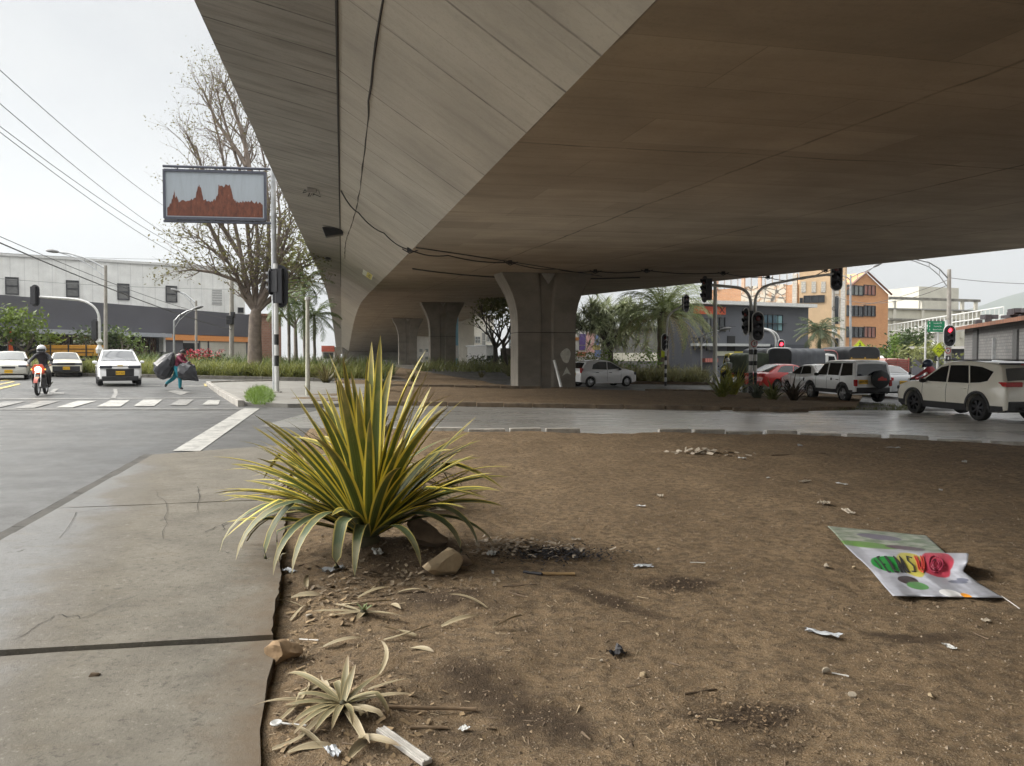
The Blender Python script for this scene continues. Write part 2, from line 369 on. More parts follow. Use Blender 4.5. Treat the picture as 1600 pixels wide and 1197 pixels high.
# --- bare earth under the viaduct
far_edge=[(-60,16.2),(-3.6,15.9),(-1.33,15.65),(2,15.95),(5.31,16.3),(7,16.0),(8.5,15.3),(10,14.6),(13,13.6),(60,13)]
def fe(x):
    for (x0,y0),(x1,y1) in zip(far_edge,far_edge[1:]):
        if x<=x1: return y0+(y1-y0)*(x-x0)/(x1-x0)
    return 13
MOUNDS=[]
def mound(px,py,r,h): p=gp(px,py); MOUNDS.append((p.x,p.y,r,h))
mound(650,870,.55,.12); mound(575,870,.3,.05); mound(445,1030,.11,.055); mound(690,960,.5,.05); mound(540,1130,.3,.03); mound(860,870,.35,.03); mound(560,960,.25,.03); mound(1560,870,.5,.05); mound(610,790,.5,.08); mound(740,1030,.4,.04)
def dirt_z(x,y):
    z=G(x)+.015+.03*fbm(x,y,.7,3.1,3)+.02*fbm(x,y,2.6,1.7,4)-.02*max(0,fbm(x,y,2.1,8.,2)-.25)+.006*fbm(x,y,12,.4,3)
    for (mx,my,r,h) in MOUNDS:
        d=((x-mx)**2+(y-my)**2)/r**2
        if d<6: z+=h*math.exp(-d*1.4)
    e=x-ER(y)                           # settled along the slab edge
    if e<.25 and y<12.6: z-=.03*max(0,min(1,(.25-e)/.25))
    if e<-.12 and y<12.75: z-=.3
    if y>12.6 and x<-3.6+ (y-12.6)*-.2 : z-=.25
    d=fe(x)+.12*fbm(x,0,.9,5)-y
    if d<.35: z-=.05*(.35-max(d,0))/.35
    if d<0: z-=min(.35,-d*1.2)
    return z
mb=MB()
def dsheet(x0,x1,y0,y1,st):
    nu=int((x1-x0)/st); nv=int((y1-y0)/st)
    mb.grid(lambda a,b:(lambda x,y:Vector((x,y,dirt_z(x,y))))(x0+(x1-x0)*a,y0+(y1-y0)*b),nu,nv)
dsheet(-2.6,4.2,1.8,7.4,.028); 
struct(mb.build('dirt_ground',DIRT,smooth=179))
mb=MB(); dsheet(-5.6,16,7.4,17.2,.075); dsheet(4.2,16,1.8,7.4,.075); dsheet(-5,16,-6,1.8,.2)
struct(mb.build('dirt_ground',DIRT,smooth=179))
# kerb stones along the cross road (white-ish tops, some sunk)
KW=pm('kerb_pale',(.42,.40,.36),.75,.25,5,.4,30,dirt=(.14,.11,.08,.8))
mb=MB(); x=-3.4
while x<9.6:
    L=rnd(.72,.86); y=fe(x)+.05; y2=fe(x+L)+.05
    if random.random()<.86:
        mb.box((x+L/2,(y+y2)/2+rnd(-.03,.03),G(x)-.05+rnd(-.02,.04)),(L-rnd(.03,.12),.15,.16),math.atan2(y2-y,L)+rnd(-.03,.03))
    x+=L
struct(mb.build('kerb',KW,bevel=.012))
# --- far earth median under the viaduct
def med(x,y): return G(x)+.03+.05*fbm(x,y,.35,2,4)+.02*fbm(x,y,1.6,1,3)
mb=MB()
L0=[(-7.6,24.6),(-4,24.3),(0,24.4),(4.1,24.3),(7.2,24.1),(9.6,24.3),(11.3,25.4)]
def lerp_(L,t):
    f=t*(len(L)-1); i=min(int(f),len(L)-2); f-=i; return (L[i][0]+(L[i+1][0]-L[i][0])*f, L[i][1]+(L[i+1][1]-L[i][1])*f)
L1=[(-8,36.5),(-4,36.7),(0,36.6),(4,36.6),(7.5,36.6),(11,36.4),(13.4,35)]
def bed(u,v):
    a=lerp_(L0,u); c=lerp_(L1,u); x=a[0]+(c[0]-a[0])*v; y=a[1]+(c[1]-a[1])*v
    e=min(v,1-v,u,1-u); y+=.25*fbm(x,3,.6)*(v<.05)
    return Vector((x,y,med(x,y)+.02-(.14 if e<.001 else 0)))
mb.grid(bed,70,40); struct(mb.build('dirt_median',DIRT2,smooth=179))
mb=MB()
def bed2(u,v):
    x0=-9-.2254*(v*130); x=x0+(9.5-v*4)*u; y=37.4+v*130
    e=min(v,1-v,u,1-u); return Vector((x,y,med(x,y)+.05-(.2 if e<.001 else 0)))
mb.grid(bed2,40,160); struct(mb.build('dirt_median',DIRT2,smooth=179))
# low steps / broken kerbs in the median
mb=MB()
for (xa,xb,y,h) in [(-6,1.4,36.9,.14),(1.9,3.8,37.0,.12),(6.5,11,36.9,.1),(-6.4,6.6,24.0,.09),(7,9.4,23.9,.07)]:
    x=xa
    while x<xb-.3:
        L=min(rnd(.8,1.3),xb-x); mb.box((x+L/2,y+rnd(-.05,.05),G(x)+RD+h/2),(L-.03,.18,h+.1),rnd(-.03,.03)); x+=L
struct(mb.build('kerb',pm('kerb_earthy',(.17,.13,.09),.9,.35,3,.5,25),bevel=.015))
# --- paved island with signal and billboard, planted bed behind it
def slab(name,pts,dz,mat,edge=None,th=.2):
    mb=MB(); n=len(pts); vs=[(x,y,G(x)+dz) for x,y in pts]+[(x,y,G(x)+dz-th) for x,y in pts]
    mb.add(vs,[tuple(range(n))]); mb.add(vs,[(i,(i+1)%n,n+(i+1)%n,n+i)[::-1] for i in range(n)])
    return struct(mb.build(name,mat,bevel=.02))
ISL=pm('island_paving',(.22,.21,.19),.7,.2,2,.3,30,dirt=(.16,.14,.11,.6))
slab('island',[(-7.95,22.6),(-6.6,22.2),(-4.6,23.0),(-4.9,30),(-7.2,40.5),(-12.6,40.5),(-14.3,38.2),(-14.6,36.6),(-13.4,34),(-10.9,28.6)],.07,ISL)
def strip(name,pts,w,h,mat,z0=RD):
    mb=MB()
    for (x0,y0),(x1,y1) in zip(pts,pts[1:]):
        L=math.hypot(x1-x0,y1-y0); k=max(1,int(L/1.0))
        for i in range(k):
            t=(i+.5)/k; x=x0+(x1-x0)*t; y=y0+(y1-y0)*t
            mb.box((x,y,G(x)+z0+h/2-.03),(L/k-.02,w,h+.06),math.atan2(y1-y0,x1-x0))
    return struct(mb.build(name,mat,bevel=.015))
strip('kerb',[(-8.05,22.4),(-11.0,28.5),(-13.5,33.9),(-14.75,36.6),(-14.4,38.4),(-12.6,40.7)],.18,.19,CONC)
slab('planting_bed',[(-33,47.2),(-24,46.2),(-19,45.6),(-9.5,44.2),(-5.8,43),(-7,48),(-10,62),(-33,62)],.12,SOIL)
strip('kerb',[(-33,47.1),(-24,46.1),(-19,45.5),(-9.5,44.1),(-5.7,42.9)],.2,.2,pm('kerb_dark',(.13,.12,.10),.85,.3,3))
slab('planting_bed',[(6.2,48.2),(13,48.5),(13.5,56),(6,57),(1,57),(0,49)],.12,SOIL)
slab('planting_bed',[(9.6,24.9),(11.6,25.5),(16,34.5),(14.5,37),(11,36.3)],.04,DIRT2,th=.15)
# ================================================================ VIADUCT
def m_bridge(name,col,plank,lon=None,dirt=.7,seam=.85):
    m,nt,b=newmat(name); v=coords(nt)
    sx=nt.nodes.new('ShaderNodeSeparateXYZ'); nt.links.new(v,sx.inputs[0])
    a=noisef(nt,v,.5,6,.6); st=noisef(nt,coords(nt,'Object',(.5,3.2,1)),1.1,8,.65); f=noisef(nt,v,18,5,.65)
    c=mixc(nt,ramp(nt,a,[(.3,0),(.7,1)]),tuple(k*.82 for k in col),tuple(min(1,k*1.15) for k in col))
    c=mixc(nt,ramp(nt,st,[(.47,0),(.74,dirt)]),c,tuple(k*.42 for k in col))
    c=mixc(nt,ramp(nt,f,[(.5,0),(.8,.35)]),c,tuple(k*.55 for k in col))
    def lines(coord,scale,width,breakup,rand=1.0,k=1.0):
        w=math_(nt,'ADD',math_(nt,'MULTIPLY',coord,scale),math_(nt,'MULTIPLY',math_(nt,'SUBTRACT',noisef(nt,v,.6,3),.5),.06))
        vo=nt.nodes.new('ShaderNodeTexVoronoi'); vo.voronoi_dimensions='1D'; vo.feature='DISTANCE_TO_EDGE'
        vo.inputs['Scale'].default_value=1; vo.inputs['Randomness'].default_value=rand
        nt.links.new(w,vo.inputs['W'])
        br=ramp(nt,noisef(nt,v,breakup,5,.7),[(.38,.25),(.6,1)])
        return math_(nt,'MULTIPLY',math_(nt,'MULTIPLY',ramp(nt,vo.outputs['Distance'],[(0,1),(width*scale,.85),(width*scale*2.6,0)]),br),k)
    l=lines(sx.outputs[1],plank,.012,.9,1,seam); l2=lines(sx.outputs[1],plank*2.3,.006,.5,.8,.28)
    t=math_(nt,'MAXIMUM',l,l2)
    if lon: t=math_(nt,'MAXIMUM',t,lines(sx.outputs[0],lon,.013,.4,.35,.95))
    if lon:
        bk=nt.nodes.new('ShaderNodeTexBrick'); nt.links.new(v,bk.inputs['Vector']); bk.inputs['Scale'].default_value=1; bk.inputs['Brick Width'].default_value=3.7; bk.inputs['Row Height'].default_value=1.22; bk.inputs['Mortar Size'].default_value=.008; bk.inputs['Bias'].default_value=0
        for i_,q_ in ((1,.80),(2,1.12),(3,.62)): bk.inputs[i_].default_value=(q_,q_,q_,1)
        c=mixc(nt,.75,c,bk.outputs[0],'MULTIPLY')
    c=mixc(nt,t,c,(.035,.03,.025)); nt.links.new(c,b.inputs['Base Color'])
    b.inputs['Roughness'].default_value=.85; bumpn(nt,b,math_(nt,'SUBTRACT',math_(nt,'ADD',f,st),math_(nt,'MULTIPLY',t,2)),.35,.012)
    return m
BW=m_bridge('bridge_web',(.40,.362,.298),.5,dirt=.3); BWING=m_bridge('bridge_wing',(.30,.277,.24),.85,dirt=.8); BS=m_bridge('bridge_soffit',(.36,.295,.218),.2,.27,dirt=.3,seam=.85)
BP=m_bridge('bridge_pier',(.25,.225,.19),.01,None,.6,.0)
TH=math.atan(.2254); cT,sT=math.cos(TH),math.sin(TH)
vd=thing('viaduct','long grey concrete road viaduct overhead, carried on flared piers','viaduct',(0,0,0),TH)
HP=[(-60,-.75),(0,2.43),(38,4.2),(70,5.72),(91,6.6),(110,6.95),(130,6.95),(150,6.6),(180,5.7),(220,4.0),(270,1.2),(300,-.6)]
def hp(y):
    for (a,h0),(b,h1) in zip(HP,HP[1:]):
        if y<=b: return h0+(h1-h0)*(y-a)/(b-a)
    return HP[-1][1]
def hps(y): return (hp(y-6)+hp(y)*2+hp(y+6))/4 if y>60 else hp(y)
Q0,Q1=2.4*cT,22.6*cT
def bz(q,s,dh): 
    Y=q*sT+s*cT; return Vector((q,s,CAMH+hps(Y)+dh))
S=[-40+i*4 for i in range(87)]
# ring: (q,dh,material)
ring=[(Q0,0),(Q0-2.36,1.57),(Q0-4.3,2.02),(Q0-4.3,2.42),(Q1+4.3,2.6),(Q1+4.3,2.02),(Q1+2.36,1.57),(Q1,0)]
mb=MB()
def pan(a,b,m,k=1):
    mb.mat(m)
    for i in range(len(S)-1):
        for j in range(k):
            q0,h0=a[0]+(b[0]-a[0])*j/k,a[1]+(b[1]-a[1])*j/k; q1,h1=a[0]+(b[0]-a[0])*(j+1)/k,a[1]+(b[1]-a[1])*(j+1)/k
            mb.add([bz(q0,S[i],h0),bz(q1,S[i],h1),bz(q1,S[i+1],h1),bz(q0,S[i+1],h0)],[(0,1,2,3)])
pan(ring[7],ring[0],BS,8); pan(ring[0],ring[1],BW); pan(ring[6],ring[7],BW)
n0=len(mb.v); mb.build('box_girder',parent=vd)
mb=MB(); pan(ring[1],ring[2],BWING); pan(ring[2],ring[3],BWING); pan(ring[3],ring[4],ASPH,4); pan(ring[4],ring[5],BWING); pan(ring[5],ring[6],BWING)
mb.build('deck_slab',parent=vd)
for q in (Q0-4.2,Q1+4.2):
    mb=MB()
    for i in range(len(S)-1):
        a,b_=bz(q,S[i],2.44),bz(q,S[i+1],2.44)
        for dx in (-.1,.1): mb.add([a+Vector((dx,0,0)),b_+Vector((dx,0,0)),b_+Vector((dx,0,.85)),a+Vector((dx,0,.85))],[(0,1,2,3)])
        mb.add([a+Vector((-.1,0,.85)),b_+Vector((-.1,0,.85)),b_+Vector((.1,0,.85)),a+Vector((.1,0,.85))],[(0,1,2,3)])
    mb.build('parapet',BWING,vd)
# long crack / joint line on the web, bolted drip strip at the corner
mb=MB(); prev=None
pts=[]
for i in range(0,60):
    s=-6+i*.9; t=.30+.22*math.exp(-max(0,s)*.02)-.06*math.sin(s*.2)-.004*s
    t=max(.1,t); q=Q0-2.36*(1-t*.55); h=1.57*(1-t*.55); pts.append(bz(q,s,h-.004)+Vector((rnd(-.02,.02),0,0)))
mb.tube(pts,[.014*rnd(.6,1.5) for _ in pts],5); mb.build('web_joint',DARKC,vd)
mb=MB(); mb.tube([bz(Q0-2.37,s,1.56) for s in range(-6,90,2)],.022,5); mb.build('drip_edge',DARKC,vd)
# piers
def pier(px,Y,w,base,topw):
    X=xat(px,Y); q=X*cT+Y*sT; s=-X*sT+Y*cT
    zt=CAMH+hps(Y)+.02; z0=base; Hh=zt-z0; mb=MB()
    prof=[(0,1),(.12,1),(.56,1),(.66,1.03),(.74,1.10),(.81,1.20),(.87,1.32),(.92,1.44),(.96,1.54),(1,1.6)]
    hw,hd=w/2,w/2*.55; vs=[];n=16
    shape=[(-1,-1),(-.22,-1),(-.16,-.86),(.16,-.86),(.22,-1),(1,-1),(1,-.2),(1,.2),(1,1),(.22,1),(.16,.86),(-.16,.86),(-.22,1),(-1,1),(-1,.2),(-1,-.2)]
    for t,k in prof:
        for a,b in shape: vs.append((q+a*hw*(1+(k-1)*topw),s+b*hd*(1+(k-1)*.35),z0+Hh*t))
    mb.add(vs,[(i*n+k,i*n+(k+1)%n,(i+1)*n+(k+1)%n,(i+1)*n+k) for i in range(len(prof)-1) for k in range(n)])
    p=mb.build('pier',BP,vd,bevel=.03)
    mb=MB(); mb.prism([(-.32,.16),(.32,.16),(0,-.34)],Matrix.Translation((q,s-hd*1.27,zt-.28))@Matrix.Rotation(PI/2,4,'X'),-.1,.14)
    mb.build('drain_bracket',CONC,p)
    mb=MB(); mb.box((q,s,z0+Hh*.50),(w+.02,w*.55+.02,.03)); mb.build('pour_joint',DARKC,p)
    return p,q,s,hd
P1=pier(848,38.6,3.0,-.25,.95); pier(691,91,3.05,-.1,1.2); pier(637,135,3.2,0,1.2)
mb=MB(); mb.box(((Q0+Q1)/2,262,2.0),(24,1.2,7)); mb.build('abutment',BP,vd)
# pale paint blot on the near pier
pp,pq_,ps,phd=P1
PALE=pm('pale_paint',(.62,.62,.55),.8,.2,4)
mb=MB(); mb.prism([(.26*math.cos(a)*(1+.12*math.sin(3*a)),.36*math.sin(a)+.05*math.sin(2*a)) for a in [k*PI/12 for k in range(24)]],Matrix.Translation((pq_+.96,ps-phd-.001,1.62))@Matrix.Rotation(PI/2,4,'X'),0,.006)
mb.prism([(-.2,-.25),(.02,.2),(.25,-.2),(.05,-.12)],Matrix.Translation((pq_+1.0,ps-phd-.001,.86))@Matrix.Rotation(PI/2,4,'X'),0,.006)
mb.build('painted_blot',PALE,pp)
# things fixed under the deck
def bw(q,s,dh): return Matrix.Rotation(TH,4,'Z')@bz(q,s,dh)
BLK=pm('black_plastic',(.018,.018,.02),.5,.3); STEEL=pm('galvanised',(.42,.43,.44),.45,.2,5,metal=.55); WHT=pm('white_paint',(.72,.72,.70),.5,.1,4,dirt=(.35,.32,.28,.5))
def qpos(px,py,face):
    """point of the wing (face=0), web (1) or soffit (2) seen in direction px,py"""
    a,b=[(ring[1],ring[2]),(ring[0],ring[1]),(ring[7],ring[0])][face]
    d=ray(px,py); best=None
    t=2.0
    for i in range(4000):
        t*=1.002; p=Vector((0,0,CAMH))+d*t; l=Matrix.Rotation(-TH,4,'Z')@p
        f=(l.x-a[0])/(b[0]-a[0]); hh=CAMH+hps(p.y)+a[1]+(b[1]-a[1])*f
        if l.z>=hh: return p
    return p
p=qpos(520,356,0)
o=thing('floodlight','dark boxy floodlight bolted under the viaduct wing','floodlight',p,TH)
mb=MB(); mb.prism([(-.45,-.02),(.35,-.02),(.45,-.28),(-.3,-.42)],Matrix.Rotation(PI/2,4,'X'),-.25,.25); mb.build('housing',BLK,o,bevel=.02)
mb=MB(); mb.box((-.05,0,.06),(.1,.3,.2)); mb.build('bracket',STEEL,o)
for i,(px,py,lab) in enumerate([(487,294,'small tangled junction box under the viaduct wing, nearest the billboard'),(513,402,'small dark junction box under the viaduct wing, below the floodlight')]):
    p=qpos(px,py,0); o=thing('junction_box',lab,'junction box',p,TH,'junction boxes under the wing')
    mb=MB(); mb.box((0,0,-.08),(.3,.22,.16)); mb.build('case',CONC if i==0 else BLK,o,bevel=.02)
    mb=MB()
    for k in range(5):
        mb.tube([(-.2+.1*k,rnd(-.1,.1),-.02),(-.22+.1*k+rnd(-.1,.1),rnd(-.15,.15),-.2+rnd(-.08,.05)),(rnd(-.3,.3),rnd(-.1,.2),-.04)],.012,5)
    mb.build('wire_tangle',BLK,o)
pts=[qpos(533,296,0)-Vector((0,0,.05))]+[qpos(x,y,1)-Vector((0,0,.05)) for x,y in [(560,330),(600,362),(640,388)]]+[qpos(x,y,2)-Vector((0,0,.07)) for x,y in [(700,396),(797,407),(870,418),(930,421),(1010,420),(1130,424),(1200,431)]]+[at(1246,437,36.5),at(1290,422,36.5)]
fine=[]
for a,b in zip(pts,pts[1:]):
    for k in range(8):
        t=k/8; q=a.lerp(b,t); q.z-=.10*4*t*(1-t); fine.append(q)
fine.append(pts[-1])
o=thing('hanging_cable','black electric cable strung along the viaduct underside','cable',pts[0]); 
mb=MB(); mb.tube([p-pts[0] for p in fine],.022,6); mb.build('wire',BLK,o)
for i in (3,5,7,8,9,10,12): 
    mb=MB(); q=pts[i]-pts[0]; mb.box(q,(.16,.14,.14)); mb.tube([q+Vector((-.25,0,.03)),q+Vector((0,0,-.12)),q+Vector((.3,.1,.02))],.02,5)
    mb.build('splice_knot',BLK,o)
# bundles of pipes/cables between web foot and pier head
for i,(a,b,c_,lab) in enumerate([((650,384),(800,402),(940,430),'thin black cable sagging along the soffit towards the pier head'),((645,418),(780,436),(1000,432),'thick black cable lying close to the pier head under the soffit')]):
    P=[qpos(*a,2)-Vector((0,0,.06)),qpos(*b,2)-Vector((0,0,.16)),qpos(*c_,2)-Vector((0,0,.06))]
    Q=[((1-t)**2)*P[0]+2*t*(1-t)*P[1]+t*t*P[2] for t in [k/14 for k in range(15)]]
    mb=MB(); mb.tube(Q,.02+.012*i,6); tag(mb.build('hanging_cable',BLK),lab,'cable')
# clearance plate on the web
pa,pb=qpos(562,414,1),qpos(595,436,1); cen=qpos(575,428,1)
o=thing('clearance_sign','small pale yellow and white plate fixed to the viaduct web','sign',cen)
wv=Matrix.Rotation(TH,4,'Z')@Vector((-2.36,0,1.57)).normalized(); al=Matrix.Rotation(TH,4,'Z')@Vector((0,1,0)); nn=al.cross(wv).normalized(); nn=nn if nn.z<0 else -nn
Mx=Matrix(((al.x,wv.x,nn.x,0),(al.y,wv.y,nn.y,0),(al.z,wv.z,nn.z,0),(0,0,0,1)))
YEL=pm('sign_yellow',(.72,.62,.12),.5,.1)
mb=MB(); mb.prism([(-1.5,-.34),(1.5,-.34),(1.5,.34),(-1.5,.34)],Mx,.03,.05); mb.build('plate',pm('sign_cream',(.72,.72,.60),.5,.08),o)
mb=MB(); mb.prism([(-1.46,-.30),(1.46,-.30),(1.46,.06),(-1.46,.06)],Mx,.051,.056); mb.build('yellow_panel',YEL,o)
Mr=Mx@Matrix.Translation((0,-.11,.058)); 
for k_,(w_,h_) in enumerate(((.16,.2),(.24,.14),(.12,.22),(.2,.16))):
    mb=MB(); x_=-.75+.42*k_; mb.prism([(x_,-.22),(x_+w_,-.22+.04*k_%.1),(x_+w_,-.22+h_),(x_+.04,-.22+h_)],Mx,.057,.060); mb.build('dark_mark',BLK,o)
# ================================================================ PLANTS
def m_leafuv(name,green,margin,mw=.16,streak=.5,dry=None):
    m,nt,b=newmat(name); tc=nt.nodes.new('ShaderNodeTexCoord')
    sx=nt.nodes.new('ShaderNodeSeparateXYZ'); nt.links.new(tc.outputs['UV'],sx.inputs[0])
    e=math_(nt,'ABSOLUTE',math_(nt,'SUBTRACT',sx.outputs[0],.5))
    v=coords(nt); n1=noisef(nt,v,7,4,.6)
    mp=nt.nodes.new('ShaderNodeMapping'); mp.inputs['Scale'].default_value=(26,1.1,1); nt.links.new(tc.outputs['UV'],mp.inputs[0])
    s=noisef(nt,mp.outputs[0],1.0,4,.6)
    g=mixc(nt,ramp(nt,s,[(.35,0),(.7,1)]),tuple(k*.6 for k in green),tuple(min(1,k*1.5) for k in green))
    g=mixc(nt,ramp(nt,s,[(.62,0),(.7,streak)]),g,margin)
    ee=math_(nt,'ADD',e,math_(nt,'MULTIPLY',math_(nt,'SUBTRACT',s,.5),.10))
    c=mixc(nt,ramp(nt,ee,[(.5-mw-.03,0),(.5-mw+.03,1)]),g,margin)
    if dry: 
        c=mixc(nt,ramp(nt,math_(nt,'ADD',math_(nt,'MULTIPLY',n1,.5),math_(nt,'MULTIPLY',sx.outputs[1],.55)),[(.6,0),(.85,.9)]),c,dry)
    nt.links.new(c,b.inputs['Base Color']); b.inputs['Roughness'].default_value=.52; b.inputs['Specular IOR Level'].default_value=.35
    bumpn(nt,b,s,.25,.004)
    return m
VAR=m_leafuv('variegated_leaf',(.095,.125,.03),(.76,.62,.10),.19,.55,(.34,.27,.10))
VARD=m_leafuv('droopy_leaf',(.09,.12,.06),(.46,.37,.11),.10,.45,(.30,.25,.15))
DRY=m_leafuv('dry_leaf',(.30,.245,.15),(.40,.34,.22),.1,.3,(.20,.15,.09))
PALEAG=m_leafuv('pale_agave',(.21,.185,.10),(.40,.32,.17),.10,.4,(.24,.17,.10))
rk=random.Random(99)
def leaf_strip(mb,base,az,el,L,w,droop,seg=12,fold=.35,twist=0,tipz=None,curl=0):
    """one strap leaf: starts along (az,el), bends down by droop radians along its length"""
    p=Vector(base); d_el=el; ds=L/seg; kk=rk.uniform(.5,1.1) if rk.random()<.15 and droop>.3 else 0; kt=rk.uniform(.45,.8)
    C=[p.copy()]; D=[]
    for i in range(seg):
        t=(i+.5)/seg
        e=el-droop*(t**1.6)-(kk if t>kt else 0); a=az+curl*t
        d=Vector((math.cos(a)*math.cos(e),math.sin(a)*math.cos(e),math.sin(e))); D.append(d); p=p+d*ds
        if tipz is not None and p.z<tipz: p.z=tipz+.004*i
        C.append(p.copy())
    D.append(D[-1]); vs=[];uv=[]
    for i,c in enumerate(C):
        t=i/seg; ww=w*(.55+.45*math.sin(min(1,t*2.1)*PI/2))*(1-t**2.6)**.75+.0015
        d=D[i]; side=d.cross(Vector((0,0,1)))
        side=side.normalized() if side.length>.05 else Vector((-math.sin(az),math.cos(az),0))
        nr=side.cross(d).normalized(); tw=twist*t
        s2=side*math.cos(tw)+nr*math.sin(tw); n2=nr*math.cos(tw)-side*math.sin(tw)
        f=fold*(1-.5*t)
        for k,(a,h) in enumerate([(-1,f),(-.5,f*.3),(0,0),(.5,f*.3),(1,f)]):
            vs.append(c+s2*(a*ww/2)+n2*(h*ww/2)); uv.append((k/4+.0001,t+.0001))
    fs=[(i*5+k,i*5+k+1,(i+1)*5+k+1,(i+1)*5+k) for i in range(seg) for k in range(4)]
    mb.add(vs,fs,uv)
def rosette(name,label,cat,base,leaves,mat,group=None,dryleaves=(),drymat=None,heart=None):
    o=thing(name,label,cat,base,0,group)
    mb=MB()
    for l in leaves: leaf_strip(mb,*l)
    mb.build('leaves',mat,o,smooth=60)
    if dryleaves:
        mb=MB()
        for l in dryleaves: leaf_strip(mb,*l)
        mb.build('drooping_leaves',drymat or VARD,o,smooth=60)
    mb=MB(); mb.lathe([(0,-.06),(.10,-.05),(.10,.02),(.05,.12),(0,.16)],n=12); mb.build('stem_base',pm('agave_base',(.05,.045,.02),.8,.4,12),o,smooth=60)
    return o
rs=random.Random(5)
B1=gp(576,872); B1.z=dirt_z(B1.x,B1.y)
Z=Vector((0,0,0))
L=[]
# upright fan
for i in range(52):
    t=(i+.5)/52; az=rs.uniform(0,2*PI); el=R(86-52*t**1.15)+rs.uniform(-.06,.06)
    L.append(((.05*math.cos(az),.05*math.sin(az),.06),az,el,rs.uniform(1.18,1.5)*(1-.10*t),rs.uniform(.085,.118),rs.uniform(.12,.5)+.45*t,13,.32,rs.uniform(-.35,.35)))
# sideways leaves filling the silhouette left and right
for az,el,LL,dr in [(172,34,1.05,.5),(186,28,1.08,.45),(165,44,1.15,.35),(178,52,1.2,.3),(192,20,1.0,.5),(10,38,1.0,.25),(-6,30,.95,.3),(20,46,1.1,.2),(4,54,1.2,.2),(30,34,.95,.3),(200,42,1.1,.4),(158,30,1.0,.6),(-16,50,1.05,.5),(210,58,1.15,.35),(120,62,1.4,.2),(60,60,1.35,.2),(95,80,1.52,.05),(75,84,1.55,.04),(130,78,1.42,.1),(20,74,1.4,.12),(262,72,1.35,.3),(282,64,1.2,.45),(240,66,1.25,.35),(300,58,1.1,.4),(225,50,1.1,.5),(316,48,1.0,.4)]:
    a=R(az); L.append(((.05*math.cos(a),.05*math.sin(a),.05),a,R(el),LL,rs.uniform(.085,.115),dr,13,.3,rs.uniform(-.4,.4)))
for i in range(26):
    a=rs.choice([rs.uniform(2.4,3.9),rs.uniform(-.8,.7)]); L.append(((.05*math.cos(a),.05*math.sin(a),.06),a,R(rs.uniform(30,62)),rs.uniform(1.0,1.3),rs.uniform(.09,.12),rs.uniform(.4,1.1),13,.3,rs.uniform(-.5,.5)))
D=[]
for az,el,LL,dr,w in [(192,42,1.0,2.3,.085),(203,46,1.12,2.2,.09),(216,48,1.12,2.2,.09),(228,50,1.15,2.25,.09),(240,44,1.0,2.25,.085),(252,46,1.05,2.2,.09),(264,44,.98,2.3,.095),(274,40,.80,2.2,.085),(-18,48,.95,2.3,.09),(338,44,.88,2.5,.085),(180,34,.95,1.9,.08),(172,30,1.0,1.7,.075),(310,36,.72,2.0,.08),(210,30,.9,1.8,.08),(355,30,.9,1.5,.07)]:
    a=R(az); D.append(((.06*math.cos(a),.06*math.sin(a),.05),a,R(el),LL*1.12,w*1.12,dr,14,.28,rs.uniform(-.3,.3),-.05))
rosette('agave_plant','large green agave with yellow leaf edges, growing at the pavement edge in the foreground','agave',B1,L,VAR,None,D,VARD)
B2=gp(572,800)+Vector((-.05,.25,0)); B2.z=dirt_z(B2.x,B2.y)
L=[];D=[]
for i in range(30):
    az=rs.uniform(0,2*PI); L.append((Z,az,R(rs.uniform(25,70)),rs.uniform(.95,1.3),rs.uniform(.06,.085),rs.uniform(.3,.9),11,.3,rs.uniform(-.4,.4)))
for i in range(80):
    az=R(rs.choice([rs.uniform(150,215),rs.uniform(-40,30),rs.uniform(0,360)])); D.append((Z,az,R(rs.uniform(15,52)),rs.uniform(.85,1.3),rs.uniform(.04,.075),rs.uniform(1.1,2.1),11,.3,rs.uniform(-.5,.5),-.03))
rosette('agave_plant','faded drooping agave with grey straw leaves, half hidden behind the big yellow edged agave','agave',B2,L,VARD,None,D,m_leafuv('faded_leaf',(.20,.185,.11),(.34,.29,.19),.12,.4,(.30,.25,.18)))
# small dry agave at the bottom, tiny sprout above it
B3=gp(536,1135); B3.z=dirt_z(B3.x,B3.y)+.01
L=[((0,0,.02),R(a),R(e*.62),l,w,dr*.8,12,.35,tw,-.02,cu) for a,e,l,w,dr,tw,cu in [(150,38,.42,.035,1.2,.3,-.3),(96,66,.24,.034,.5,.2,0),(60,22,.30,.032,.6,.2,.2),(22,40,.30,.03,1.2,0,-1.5),(350,30,.22,.026,.8,.4,.6),(196,26,.24,.034,.6,.2,0),(215,24,.24,.036,1.0,.3,.3),(232,20,.27,.036,.9,0,.2),(252,22,.22,.034,1.0,.3,0),(270,26,.2,.03,1.1,.3,0),(115,56,.22,.036,.7,.3,.2),(80,70,.18,.035,.3,0,0),(305,28,.2,.03,1.0,.5,-.4),(178,44,.28,.03,1.4,.3,.2)]]
rosette('dry_agave','small pale half dry agave among dead leaves at the bottom edge','agave',B3,L,PALEAG,None,[((0,0,.01),R(a),R(rs.uniform(0,18)),rs.uniform(.18,.34),rs.uniform(.02,.04),.5,8,.3,rs.uniform(-1,1),-.005) for a in (10,40,-20,300,330,200,120,160,75,-5)],DRY)
B4=gp(568,972); B4.z=dirt_z(B4.x,B4.y)+.005
L=[((0,0,.01),R(rs.uniform(0,360)),R(rs.uniform(30,75)),rs.uniform(.05,.085),.014,.5,6,.3,0) for i in range(12)]
